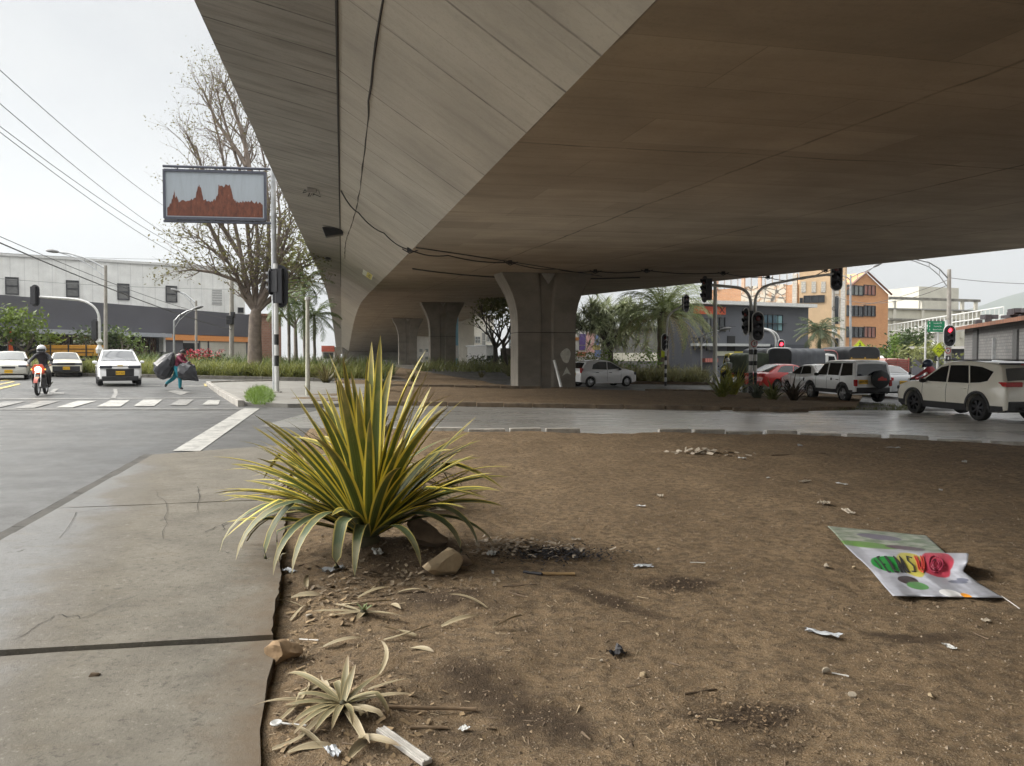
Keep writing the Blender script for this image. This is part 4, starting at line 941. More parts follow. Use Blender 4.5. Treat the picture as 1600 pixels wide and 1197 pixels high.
W.text('AUTOS',346,502,1.15,LETW,1.25); W.text('OS',377,509,1.9,LETW,1.0); W.text('BIG',44,534,1.0,LETW,1.25); W.text('O',4,534,1.0,LETW,1.2)
o=thing('flag','orange feather flag standing in front of the dark shop glazing','flag',base(13,52)); mb=MB(); mb.tube([(0,0,0),(0,0,3.1)],.02,6); mb.build('flag_pole',STEEL,o)
mb=MB(); mb.grid(lambda a,b:Vector((.02+.42*a*(1-.5*b)+.02*b,.05*math.sin(5*b+3*a),1.15+1.9*b-.15*a*b)),6,12); mb.build('cloth',pm('flag_orange',(.72,.12,.03),.6),o,smooth=179)
# --- brick annex glimpsed right of the bare tree trunk
b=Bld('brick_house','narrow reddish brick house glimpsed behind the billboard pole','house',(404,95),(440,97),8,6.2,m_brick('brick_red',(.30,.15,.10),(.36,.19,.13),(.3,.25,.2)))
b.win(427,530,434,544,FRAMEW,GLASS,1,2); b.part('roof',TILE,(-.3,b.L+.3),(6.2,6.5),(-.4,8.3))
b=Bld('kiosk','small white kiosk with red fascia at the far end under the viaduct edge','kiosk',(503,110),(523,110),4,2.6,pm('kiosk_white',(.66,.66,.62),.6))
b.band('fascia',pm('fascia_red',(.45,.10,.06),.6,.3,2),0,b.L,1.9,2.75,.2); b.band('counter',FRAMED,.2,b.L-.2,.9,1.75,.03)
# --- buildings glimpsed between the piers
CRM=pm('cream_wall',(.58,.55,.45),.8,.12,.6,dirt=(.36,.33,.26,.6))
b=Bld('apartment_building','cream apartment block with brick panel, left of the twin trunk tree','building',(716,150),(741,152),12,11,CRM)
b.rect('brick_panel',m_brick('brick_tan',(.36,.22,.15),(.42,.26,.18),(.4,.35,.3)),718,525,729,545,.05)
for r in range(3):
    for c in range(2): b.win(720+c*10,512+r*14,726+c*10,520+r*14,FRAMED,GLASS)
b.part('roof',pm('flat_roof',(.4,.38,.34),.8),(-.3,b.L+.3),(11,11.4),(-.3,12))
b=Bld('apartment_building','pale blocky building with tall panels behind the twin trunk tree','building',(741,140),(772,144),12,9.0,pm('pale_wall',(.62,.60,.53),.8,.1,.5,dirt=(.4,.38,.33,.5)))
for px0,px1,y0,y1 in [(742,750,526,536),(753,758,520,545),(760,769,516,534)]: b.win(px0,y0,px1,y1,FRAMEW,GLASSL,2,2)
b.rect('garage_door',FRAMEW,742,547,758,563,.06); b.part('roof',pm('flat_roof',(.4,.38,.34),.8),(-.4,b.L+.4),(9.0,9.35),(-.5,12))
b=Bld('warehouse','low pale shed with dark openings beside the twin trunk tree','shed',(760,120),(775,121),6,3.2,FRAMEW)
for k in range(2): b.win(761+k*7,556,766+k*7,563,FRAMED,GLASS)
b.part('roof',STEEL,(-.2,b.L+.2),(3.2,3.4),(-.3,6.2))
b=Bld('house','small pale blue gabled house beside the near pier','house',(795,118),(810,118),8,4.6,pm('pale_blue_wall',(.48,.56,.58),.7,.08))
for k in range(2): b.win(797+k*6.5,536,801+k*6.5,544,FRAMEW,GLASS,2,2)
mb=MB(); mb.prism([(-.2,4.6),(b.L+.2,4.6),(b.L/2,6.6)],Matrix.Rotation(PI/2,4,'X'),-8.2,.15); mb.build('gable_roof',pm('roof_bluegrey',(.30,.38,.42),.6),b.o)
b=Bld('wall','long dark low boundary wall right of the twin trunk tree','wall',(782,100),(815,100),.3,2.6,pm('wall_dark',(.12,.10,.085),.8,.3,1))
b.part('coping',CONC,(0,b.L),(2.6,2.72),(-.05,.35))
b=Bld('advert_board','light blue upright board glimpsed right of the second pier','board',(710,112),(716,112),.4,7.5,pm('blue_board',(.20,.42,.55),.6,.2,.6))
b.rect('white_strip',FRAMEW,711,540,716,560,.03)
b=Bld('apartment_building','distant pale building seen between second and third pier','building',(650,190),(673,192),10,8.5,pm('far_pale',(.60,.58,.54),.8,.12,.4))
for r in range(2):
    for c in range(2): b.win(655+c*9,545+r*12,660+c*9,550+r*12,FRAMEW,GLASSL)
# --- colourful shop right of near pier
b=Bld('shop','white shop with purple, pink and yellow panels right of the near pier','shop',(893,96),(945,98),8,5.6,FRAMEW)
for x0,y0,x1,y1,c in [(905,522,914.5,539,(.13,.09,.28)),(915.5,520,928.5,551,(.66,.40,.38)),(929,520,936,547,(.16,.22,.40)),(899,527,904,532,(.40,.18,.06)),(905,540,914,547,(.05,.03,.06)),(925,539,937,547,(.60,.52,.16)),(902,550,915,557,(.55,.20,.12)),(929,547,941,558,(.10,.18,.34))]:
    b.rect('colour_panel',pm('panel_%d'%int(x0),c,.6,.1),x0,y0,x1,y1,.08)
b.text('W',912,515,.5,FRAMED,1.4)
b=Bld('lamp_pole_building','grey plaster column block beside the screw pine trunk','building',(942,93),(958,93),1.2,7.5,pm('plaster_grey',(.36,.35,.32),.8,.15)); b.part('coping',CONC,(-.1,b.L+.1),(7.5,7.7),(-.1,1.3))
# --- low dark roofed hall behind the palm
b=Bld('market_hall','low dark grey hall with a pale stripe behind the big palm','hall',(930,104),(1112,98),8,5.6,pm('hall_grey',(.13,.13,.12),.7,.15,.4))
b.band('pale_stripe',pm('stripe_cream',(.60,.58,.48),.6),2,b.L,1.2,2.3,.06); b.part('roof',pm('roof_grey',(.2,.2,.19),.6),(-.3,b.L+.3),(5.6,5.9),(-.4,8))
for px in (1085,1092,1100): b.rect('sign_panel',pm('sp%d'%px,{1085:(.12,.18,.38),1092:(.5,.54,.2),1100:(.1,.28,.2)}[px],.6),px-4,552,px+3,565,.12)
# --- dark two storey building
GB=pm('blue_grey_wall',(.105,.11,.125),.6,.12,.4); 
b=Bld('office_building','dark blue grey two storey building with thin white roof edge','building',(1082,73),(1262,79),5,6.95,GB)
L_=b.L; b.part('roof',pm('roof_white',(.66,.66,.64),.5),(-.5,L_+.3),(6.95,7.3),(-.9,5.2))
u=b.uz(1196,540)[0]; b.band('lower_block',pm('blue_dark',(.055,.06,.072),.55,.1),u-.2,L_-1.0,-.5,3.1,1.2); 
b.band('floor_ledge',pm('ledge_grey',(.45,.46,.45),.6),-.2,u-.2,2.9,3.15,.9)
b.win(1191,492,1222,517,FRAMED,pm('balcony_glass',(.05,.10,.13),.1,.5,.9),4,1); b.rect('curtain',pm('curtain_teal',(.22,.38,.40),.7),1213,494,1221,516,.07)
b.rect('rail',FRAMED,1190,505,1226,506,.35); b.win(1116,496,1132,518,FRAMED,GLASS,2,1); b.win(1098,498,1110,518,FRAMED,GLASSL,2,1)
og=b.rect('orange_panel',pm('panel_orange',(.72,.13,.06),.5),1084,479,1133,491,.10); 
u0,z0=b.uz(1127,484.5); mb=MB()
for s in (-1,1): mb.tube([(u0-.28,-.13,z0-.3*s),(u0+.28,-.13,z0+.3*s)],.035,5)
mb.build('cross_mark',FRAMED,og)
for k in range(6): b.rect('rail_post',FRAMED,1098+k*6.5,510,1098.6+k*6.5,519,.9,-.85)
b.rect('rail',FRAMED,1096,510,1140,510.8,.9,-.85); b.win(1084,528,1100,545,FRAMED,GLASS,2,1); b.win(1104,528,1118,548,FRAMED,GLASS); b.rect('shop_sign',pm('sign_pale',(.58,.58,.46),.6),1118,549,1160,556,.2); b.rect('shop_sign',YEL,1145,549,1158,553,.24)
b.rect('entrance',pm('dark_inside',(.012,.012,.013),.6),1136,525,1148,552,.06)
b.rect('striped_awning',m_clad('awning_red',(.6,.2,.16),.3,False,.9,None,.5),1096,560,1116,566,.6)
# --- brick building with mural and tan apartment
BRO=m_brick('brick_orange',(.50,.235,.11),(.58,.29,.14),(.48,.36,.27),1,.45,.16,.3)
def m_mural():
    m,nt,b=newmat('mural'); v=coords(nt); vo=nt.nodes.new('ShaderNodeTexVoronoi'); vo.feature='DISTANCE_TO_EDGE'; vo.inputs['Scale'].default_value=1.3; nt.links.new(v,vo.inputs['Vector'])
    c=mixc(nt,ramp(nt,vo.outputs[0],[(.03,1),(.09,0)]),(.60,.55,.46),(.10,.09,.08)); c=mixc(nt,ramp(nt,noisef(nt,v,1.6,4),[(.5,0),(.58,.7)]),c,(.50,.30,.17)); nt.links.new(c,b.inputs['Base Color']); return m
b=Bld('brick_building','orange brick building with pale scribbled mural above the dark office','building',(1100,96),(1250,88),9,10.4,BRO)
b.rect('mural',m_mural(),1158,446,1228,475,.05); b.rect('pillar',m_brick('stone_pale',(.46,.44,.40),(.54,.52,.47),(.34,.32,.3),1,.4,.3),1240,428,1247,480,.4)
for px in (1118,1160,1186): b.rect('roof_column',pm('peach',(.62,.42,.30),.7),px,425,px+4.5,452,.3)
b.part('roof_frame',STEEL,(0,b.L),(12.2,12.5),(-.4,.2)); 
for k in range(14): b.part('roof_rail',STEEL,(0+k*b.L/14,0.08+k*b.L/14),(10.4,12.2),(-.1,.1))
TANW=pm('tan_wall',(.56,.40,.245),.75,.1,.5,dirt=(.36,.27,.18,.4))
b=Bld('apartment_building','tan apartment block with arched openings and stone panels','building',(1247,86),(1318,84),10,13.2,TANW)
b.win(1256,462,1288,472.5,FRAMED,GLASS,3,1); b.win(1250,466,1254,473,FRAMED,GLASS)
for px in (1252,1268,1283): b.rect('stone_panel',m_brick('stone_grey%d'%px,(.44,.42,.38),(.52,.5,.45),(.3,.29,.27),1,.3,.25),px,440,px+7,457,.06)
for y0,y1 in ((462,506),(528,556)):
    u0,zt=b.uz(1303,y0); u1,zb=b.uz(1311,y1); r_=(u1-u0)/2; cx=(u0+u1)/2
    mb=MB(); pl=[(cx-r_,zb),(cx+r_,zb)]+[(cx+r_*math.cos(a),zt-r_+r_*math.sin(a)) for a in [k*PI/8 for k in range(9)]]
    mb.prism(pl,Matrix.Rotation(PI/2,4,'X'),.01,.06); w_=mb.build('arched_window',GLASS,b.o)
    mb=MB(); mb.tube([(x,-.06,z) for x,z in pl[1:]+pl[:1]],.07,5); mb.build('frame',CONC,w_)
b.rect('stone_panel',m_brick('stone_greyb',(.40,.38,.34),(.48,.46,.41),(.3,.29,.27),1,.3,.25),1303,446,1311,460,.07); b.rect('pillar',m_brick('stone_pale2',(.50,.48,.44),(.56,.54,.5),(.36,.34,.32),1,.4,.3),1313,440,1320,575,.5)
# --- orange apartment block
ORB=m_brick('brick_bright',(.55,.24,.095),(.62,.29,.12),(.52,.33,.2),1,.4,.14,.2)
b=Bld('apartment_building','bright orange brick apartment block with three rows of windows','building',(1318,93),(1386,98),10,10.3,ORB)
uc=b.uz(1353,430)[0]; zt=b.uz(1353,426)[1]; mb=MB(); mb.prism([(0,10.3),(b.L,10.3),(uc,zt)],Matrix.Rotation(PI/2,4,'X'),-10,-.0); mb.build('gable',ORB,b.o)
mb=MB(); mb.tube([(-.2,-.2,10.3),(uc,-.2,zt+.1),(b.L+.4,-.2,10.3)],.13,6); mb.build('roof_edge',pm('edge_brown',(.2,.1,.07),.7),b.o)
for y0,y1 in ((446,461),(478,494),(511,527)):
    b.win(1320,y0,1348,y1,FRAMED,GLASSL if y0==446 else GLASS,4,1); b.win(1349.5,y0,1367,y1,FRAMED,pm('curtain_rose',(.28,.12,.09),.3,.3,.8) if y0!=478 else GLASS,3,1)
b.band('ground_floor',pm('ground_maroon',(.10,.05,.045),.6,.2),0,b.L,-.5,2.0,.08); b.band('shop_sign',FRAMEW,.3,3.5,1.3,2.0,.25); b.win(1322,560,1342,572,FRAMED,GLASS,2,1)
b=Bld('factory','large beige grey concrete factory hall with stained ledge','factory',(1386,150),(1530,158),30,12.0,pm('factory_wall',(.50,.48,.40),.8,.12,.25,dirt=(.30,.28,.23,.7)))
for i,(y0,y1) in enumerate(((466,470),(499,502))): b.rect('ledge',pm('ledge_stained',(.20,.19,.165),.8,.5,.8),1386,y0,1529,y1,.5)
for px in (1394,1438,1482,1500,1521): b.rect('pilaster',pm('pilaster',(.54,.52,.45),.8,.1,.5),px,470,px+4,528,.35)
u,z=b.uz(1500,452); b.part('upper_block',pm('factory_wall2',(.52,.5,.43),.8,.12,.3),(b.uz(1455,455)[0],b.uz(1518,455)[0]),(12,z+.6),(3,20)); b.part('roof',pm('roof_grey2',(.26,.26,.25),.7),(-.3,b.L+.3),(12,12.25),(-.4,30))
# --- footbridge with white railings
o=Bld('footbridge','pale pedestrian footbridge with white railings in front of the factory','footbridge',(1378,86),(1568,70),2.2,1,CONC,wall=False)
mb=MB(); a,b_=o.uz(1388,529),o.uz(1568,505)
Pz=lambda t:(a[0]+(b_[0]-a[0])*t, a[1]+(b_[1]-a[1])*t)
for t0 in range(10):
    (x0,z0),(x1,z1)=Pz(t0/10),Pz((t0+1)/10); mb.add([(x0,0,z0),(x1,0,z1),(x1,2.2,z1),(x0,2.2,z0),(x0,0,z0+.3),(x1,0,z1+.3),(x1,2.2,z1+.3),(x0,2.2,z0+.3)],[(0,3,2,1),(4,5,6,7),(0,1,5,4),(3,7,6,2)])
mb.build('deck',pm('deck_pale',(.55,.55,.53),.7),o.o)
mb=MB()
for k in range(31): x,z=Pz(k/30); mb.tube([(x,-.02,z+.3),(x,-.02,z+1.5)],.05,4)
for h in (.75,1.5): mb.tube([(Pz(0)[0],-.02,Pz(0)[1]+h),(Pz(1)[0],-.02,Pz(1)[1]+h)],.06,5)
mb.build('railing',FRAMEW,o.o)
for px in (1387,1447,1535): x=o.uz(px,520)[0]; t=(x-a[0])/(b_[0]-a[0]); o.part('column',FRAMEW,(x-.2,x+.2),(-1,Pz(t)[1]),(.9,1.3))
# --- low dark sheds behind and dark brick wall at the right edge
b=Bld('shed','dark low shed with pale eave under the footbridge','shed',(1426,76),(1520,74),6,3.0,pm('shed_dark',(.10,.10,.115),.7,.2,.5)); b.part('roof',pm('eave_pale',(.5,.48,.46),.6),(-.3,b.L+.3),(3.0,3.25),(-.8,6.2))
GBR=m_brick('brick_greyblack',(.135,.135,.135),(.175,.17,.165),(.085,.083,.08),1,.42,.2,.5)
b=Bld('brick_wall','dark grey block wall building with tiled roof at the right edge','building',(1506,58),(1680,36),7,4.3,GBR)
for px in (1522,1585): b.rect('pilaster',pm('pil_dark',(.06,.06,.06),.8,.2),px,515,px+7,575,.12)
mb=MB(); mb.prism([(-.6,4.15),(7.3,5.6),(7.3,5.8),(-.6,4.4)],Matrix(((0,0,1,0),(1,0,0,0),(0,1,0,0),(0,0,0,1))),-.2,b.L+.3); mb.build('roof',TILE,b.o)
mb=MB()
rs=random.Random(3)
for k in range(16): x=b.L*rs.uniform(.0,.75); mb.box((x,.2+rs.uniform(0,.8),4.65+rs.uniform(0,.3)),(rs.uniform(.3,1.3),.4,rs.uniform(.1,.4)),rs.uniform(-.3,.3))
mb.build('rooftop_clutter',pm('clutter',(.05,.045,.05),.8,.3),b.o); b.rect('pipe',STEEL,1555,528,1556.2,575,.2)
# --- hills on the horizon
mb=MB()
def hz(x,y): 
    r=max(0,1-abs(y-3400)/900); return r*(20+(260+230*max(0,fbm(x,y*.3,.00075,4.2,5)+.4))*max(0,min(1,(x-1300)/900)))-20
mb.grid(lambda a,b:(lambda x,y:Vector((x,y,hz(x,y))))(-3200+7600*a,2500+1800*b),90,16); struct(mb.build('hills',pm('hill_green',(.045,.065,.03),.9,.4,.004),smooth=179))
# ================================================================ SIGNALS, POLES, SIGNS, WIRES
POLEW=pm('pole_white',(.58,.58,.57),.45,.12,4,dirt=(.3,.28,.25,.5)); POLEB=pm('pole_black',(.02,.02,.02),.5,.3); SIGB=pm('signal_black',(.022,.022,.026),.5,.2); POLEC=pm('pole_concrete',(.32,.30,.27),.85,.2,3,.3,20,dirt=(.16,.14,.12,.6))
LENSD=pm('lens_dark',(.05,.05,.06),.15,.2); LREDD=pm('lens_red_dark',(.12,.03,.03),.15); LRED=pm('lens_red',(.6,.02,.02),.2,emis=(1,.03,.05),es=3.0)
def capsule(w,h,n=8):
    r=w/2; return [(r*math.cos(a),h/2-r+r*math.sin(a)) for a in [PI*k/n for k in range(n+1)]]+[(r*math.cos(a),-h/2+r+r*math.sin(a)) for a in [PI+PI*k/n for k in range(n+1)]]
def head(parent,loc,dirv,h=1.25,w=.52,lit=None,border=True,name='signal_head',dep=.22):
    """a three lens signal head with back plate; dirv = way it looks"""
    M=Matrix.Translation(loc)@facing(*dirv); mb=MB(); mb.prism(capsule(w,h),M,-.02,.02); mb.box((0,0,-dep/2-.02),(w*.55,h*.8,dep),M=M)
    o=mb.build(name,SIGB,parent)
    if border:
        mb=MB(); c=capsule(w,h); pts=[M@Vector((x,y,.012)) for x,y in c]; mb.tube(pts+[pts[0]],.028,5,cap=False); mb.build('backplate_rim',POLEW,o)
    for k in range(3):
        y=h*.27-k*h*.27; r=h*.095
        mb=MB(); mb.lathe([(0,.05),(r*.6,.045),(r,.025),(r,.0)],n=12); ob=mb.build('lens',LRED if lit==k else (LREDD if k==0 else LENSD),o,smooth=60); ob.matrix_local=M@Matrix.Translation((0,y,.02))
        mb=MB(); n=9; vs=[]
        for j in range(n+1):
            a=PI*(-.1)+PI*1.2*j/n; 
            for rr,zz in ((r*1.1,.02),(r*1.1,.02+.2*(.5+.5*math.sin(max(0,min(PI,a))))),(r*1.22,.02+.2*(.5+.5*math.sin(max(0,min(PI,a))))),(r*1.22,.02)): vs.append(M@Vector((rr*math.cos(a),y+rr*math.sin(a),zz)))
        mb.add(vs,[(j*4+k2,j*4+(k2+1)%4,(j+1)*4+(k2+1)%4,(j+1)*4+k2) for j in range(n) for k2 in range(4)]); mb.build('visor',SIGB,o,smooth=40)
    return o
def stripes(parent,x,y,z0,z1,r,n,first=0):
    for k in range(n):
        a=z0+(z1-z0)*k/n; b=z0+(z1-z0)*(k+1)/n; mb=MB(); mb.tube([(x,y,a),(x,y,b-.002)],r,12)
        mb.build('stripe_band',POLEB if (k+first)%2==0 else POLEW,parent,smooth=50)
def arc(p0,p1,rz,n=10):
    """vertical then bent pole top: from p0 up, bending to p1"""
    p0,p1=Vector(p0),Vector(p1); c=Vector((p0.x,p0.y,p0.z+rz)); c.z=max(c.z,p0.z)
    return [(1-t)**2*p0+2*t*(1-t)*c+t*t*p1 for t in [k/n for k in range(n+1)]]
SG='traffic lights'
# near island: striped pole with big black signal seen from behind
Yp=28.6; b=base(432.5,Yp,.07); o=thing('traffic_light','black and white striped signal pole, signal seen from behind, beside the billboard pole','traffic light',b,0,SG)
zt=at(432,412,Yp).z-b.z; stripes(o,0,0,0,1.0,.085,1,1); stripes(o,0,0,1.0,2.6,.085,4,0)
mb=MB(); mb.tube([(0,0,2.6),(0,0,zt)],.085,12); mb.build('pole',POLEW,o,smooth=50)
head(o,(.12,.14,at(432,447,Yp).z-b.z),(.15,1),1.62,.62,None,False); head(o,(-.2,.05,at(432,440,Yp).z-b.z),(-1,.35),1.0,.3,None,False,dep=.3)
mb=MB(); mb.box((0,0,-.02),(.3,.3,.12)); mb.build('base',CONC,o,bevel=.02)
# billboard
Yb=30.6; b=base(430,Yb,.07); o=thing('billboard','tall billboard with rusty peeled white panel on a grey pole','billboard',b)
zt=at(427,262,Yb).z-b.z; mb=MB(); mb.tube([(0,0,0),(0,0,zt*.5),(0,0,zt)],[.12,.11,.10],12); mb.build('pole',STEEL,o,smooth=50)
x0=at(265,300,Yb).x-b.x; x1=at(415,300,Yb).x-b.x; z1=at(340,270,Yb).z-b.z; z0=at(340,345,Yb).z-b.z
Mb=Matrix.Rotation(R(7),4,'Z'); fr=MB(); W_=x1-x0
for z in (z1+.14,z0-.10): fr.tube([Mb@Vector((x0-.05,0,z)),Mb@Vector((x1+.3,0,z))],.055,6); 
for x in (x0,x1): fr.box(((x),0,(z0+z1)/2),(.09,.16,z1-z0),M=Mb)
for z in (z1-.02,z0+.02): fr.box(((x0+x1)/2,0,z),(W_,.15,.10),M=Mb)
for x in (x0+.5,(x0+x1)/2,x1-.5):
    fr.tube([Mb@Vector((x,0,z1)),Mb@Vector((x,0,z1+.16))],.03,5); fr.tube([Mb@Vector((x,0,z0)),Mb@Vector((x,0,z0-.12))],.03,5)
fr.build('frame',pm('frame_navy',(.07,.075,.10),.5,.2),o)
def m_rust():
    m,nt,b=newmat('panel_white_worn'); v=coords(nt); st=noisef(nt,coords(nt,'Object',(3,1,.4)),2,6,.7)
    c=mixc(nt,ramp(nt,st,[(.45,0),(.8,.6)]),(.36,.40,.44),(.26,.28,.30)); nt.links.new(c,b.inputs['Base Color']); b.inputs['Roughness'].default_value=.5
    m2,nt,b=newmat('panel_rust'); v=coords(nt); f=noisef(nt,coords(nt,'Object',(2.5,1,.9)),3.4,8,.75)
    c=mixc(nt,ramp(nt,f,[(.35,0),(.62,1)]),(.085,.032,.024),(.20,.072,.042)); c=mixc(nt,ramp(nt,f,[(.66,0),(.70,1)]),c,(.42,.42,.42)); nt.links.new(c,b.inputs['Base Color']); b.inputs['Roughness'].default_value=.85
    return m,m2
PWH,PRU=m_rust()
mb=MB(); mb.box(((x0+x1)/2,.02,(z0+z1)/2),(W_-.08,.1,z1-z0-.08),M=Mb); pn=mb.build('panel',PWH,o)
# peeled area: rusty sheet shows below a ragged line
prof=[(0,.18),(.04,.30),(.06,.44),(.075,.58),(.085,.44),(.10,.44),(.12,.34),(.18,.36),(.24,.38),(.29,.40),(.31,.62),(.335,.74),(.36,.60),(.375,.42),(.41,.36),(.46,.36),(.50,.40),(.53,.55),(.535,.72),(.55,.74),(.58,.70),(.62,.75),(.66,.72),(.675,.60),(.69,.44),(.72,.36),(.74,.34),(.78,.36),(.82,.36),(.88,.38),(.95,.34),(1,.30)]
rs=random.Random(9); fine=[]
for (a,h),(a2,h2) in zip(prof,prof[1:]):
    for k in range(4): t=k/4; fine.append((a+(a2-a)*t,h+(h2-h)*t+rs.uniform(-.035,.035)))
fine.append(prof[-1]); mb=MB(); iw=W_-.2; ih=z1-z0-.22
vs=[];
for a,h in fine: xx=x0+.1+iw*a; vs+=[Mb@Vector((xx,-.036,z0+.11)),Mb@Vector((xx,-.036,z0+.11+ih*h))]
mb.add(vs,[(2*i,2*i+2,2*i+3,2*i+1) for i in range(len(fine)-1)]); mb.build('rust_patch',PRU,pn)
# left signals (seen from behind, beyond the white SUV)
Y=50; b=base(156,Y,.12); o=thing('traffic_light','thin bent signal pole behind the white oncoming SUV, signal seen from behind','traffic light',b,0,SG)
lp=lambda px,py,dy=0:at(px,py,Y+dy)-b
mb=MB(); p1=lp(155,500); pts=[lp(156,575),p1]+arc(p1,lp(110,467),(lp(155,470)-p1).z)[1:]+[lp(62,464)]; mb.tube(pts,[.10]*2+[.08]*(len(pts)-2),8); mb.build('pole',POLEW,o,smooth=60)
head(o,lp(55,462),(.1,1),1.45,.62,None,False); head(o,lp(150,516),(.1,1),1.5,.6,None,False)
mb=MB(); mb.lathe([(0,0),(.2,.05),(.24,.3),(.1,.6),(.22,.8),(.12,1.0)],(0,0,1.2),n=8); mb.build('control_box',POLEW,o)
def lamp(label,px,py0,Y,pytop,arms,cat='street lamp',group='street lamps',mat=POLEC,r=.13,name='street_lamp'):
    b=base(px,Y); o=thing(name,label,cat,b,0,group); q=lambda x,y:at(x,y,Y)-b
    mb=MB(); t=q(px,pytop); t.x=q(px,pytop).x; mb.tube([(0,0,-.2),t*.5,t],[r,r*.85,r*.7],10); mb.build('pole',mat,o,smooth=60)
    for arm in arms:
        pts=[q(*a) for a in arm]; mb=MB(); mb.tube(pts,.045,6); 
        if len(arm)>3:
            lo=[p+Vector((0,0,-.55*(1-i/(len(pts)-1)))) for i,p in enumerate(pts)]; mb.tube(lo,.03,5)
            for i in (1,2): mb.tube([pts[i],lo[i]],.025,4)
        am=mb.build('arm',STEEL,o,smooth=60); e=pts[-1]; d=(pts[-1]-pts[-2]).normalized()
        mb=MB(); L=.75; Mx=Matrix.Translation(e)@d.to_track_quat('X','Z').to_matrix().to_4x4()
        vs=[];n=10
        for x,w_,h in [(-.1,.05,.05),(.05,.13,.11),(.3,.19,.15),(.6,.16,.12),(.75,.05,.04)]:
            for k in range(n): a=2*PI*k/n; vs.append(Mx@Vector((x,w_*math.cos(a),h*math.sin(a)*(1 if math.sin(a)>0 else .6))))
        mb.add(vs,[(i*n+k,i*n+(k+1)%n,(i+1)*n+(k+1)%n,(i+1)*n+k) for i in range(4) for k in range(n)]+[tuple(range(n)),tuple(range(49,39,-1))]); mb.build('lamp_head',pm('lamp_grey',(.14,.14,.14),.5),am,smooth=60)
    return o
lamp('grey street lamp with curved double arm reaching left, behind the white oncoming SUV',165,0,49,415,[[(163,419),(150,411),(132,403),(108,396),(90,394)]])
lamp('slim grey street lamp pole in front of the orange stripe of the warehouse',306.5,0,64,470,[[(306,474),(298,466),(289,459),(280,456)]],r=.12)
lamp('short lamp pole with arm curving right, above the walking person',272,0,58,500,[[(272,502),(280,493),(292,486),(303,483)]],mat=STEEL,r=.09)
lamp('grey lamp post with two thin arms in front of the orange apartment block',1329,0,62,430,[[(1329,434),(1340,428),(1352,424),(1366,417)],[(1329,438),(1322,432),(1312,430),(1305,430)]],mat=STEEL,r=.11)
u2=lamp('weathered concrete pole with double arm reaching left, behind the red signal at right',1483,0,47,421,[[(1482,436),(1468,420),(1452,410),(1430,405),(1415,404)]],r=.16)
lamp('small thin lamp with bent arm in front of the office ground floor',1096,0,52,526,[[(1096,527),(1104,521),(1116,518),(1126,516)]],mat=POLEW,r=.06)
def post(label,px,Y,pytop,r,mat,name='utility_pole',cat='utility pole',group=None,extra=None,taper=.75):
    b=base(px,Y); o=thing(name,label,cat,b,0,group); t=at(px,pytop,Y)-b; mb=MB(); mb.tube([(0,0,-.2),t*.5,t],[r,r*(1+taper)/2,r*taper],10); mb.build('pole',mat,o,smooth=60); 
    if extra: extra(o,t)
    return o
def xfm(o,t):
    mb=MB(); mb.box((0,-.2,t.z*.55),(.5,.4,.7)); mb.box((.2,-.15,t.z*.60),(.3,.3,.5)); mb.build('transformer_box',SIGB,o,bevel=.03)
post('dark grey utility pole with small boxes, just left of the bare tree trunk',362,60,433,.2,POLEC,extra=xfm)
def capx(o,t): mb=MB(); mb.lathe([(0,.06),(.10,.04),(.10,-.06)],tuple(t),n=10); mb.build('cap',POLEW,o)
post('thin pale concrete post standing behind the big agave',480.5,27,466,.085,pm('post_pale',(.46,.45,.38),.8,.15,4),'post','post',None,capx)
def bx(o,t):
    mb=MB(); mb.box((0,-.2,t.z*.45),(.35,.2,.5)); mb.build('meter_box',POLEW,o,bevel=.02); mb=MB(); mb.lathe([(.14,-.03),(.18,0),(.14,.03),(.14,-.03)],(-.1,-.15,t.z*.66),'Y',12); mb.build('cable_coil',SIGB,o)
post('pale grey utility pole in front of the arched windows of the tan block',1302,68,425,.16,POLEC,extra=bx)
post('tall plain grey pole in front of the dark office building',1117.5,49,440,.15,pm('pole_greygreen',(.40,.40,.36),.7,.12,3))
# mid signal by the brown grass
Y=44.5; b=base(1040,Y); o=thing('traffic_light','thin signal pole with bent arm and two signals beside the big palm','traffic light',b,0,SG); q=lambda x,y,dy=0:at(x,y,Y+dy)-b
stripes(o,0,0,0,1.75,.07,7,0); p1=q(1043,500); mb=MB(); pts=[(0,0,1.75),p1]+arc(p1,q(1066,478),.4)[1:]; mb.tube(pts,.06,8); mb.build('pole',POLEW,o,smooth=60)
head(o,q(1039,535),(.12,-1),1.02,.42,None,True); head(o,q(1072,474),(.5,-1),1.02,.40,None,True)
mb=MB(); mb.prism([(-.16,-.2),(.16,-.2),(.16,.2),(-.16,.2)],Matrix.Translation(q(1037.5,553))@facing(.1,-1),-.01,.01); mb.build('yellow_plate',pm('sign_lime',(.62,.72,.03),.5,.06),o)
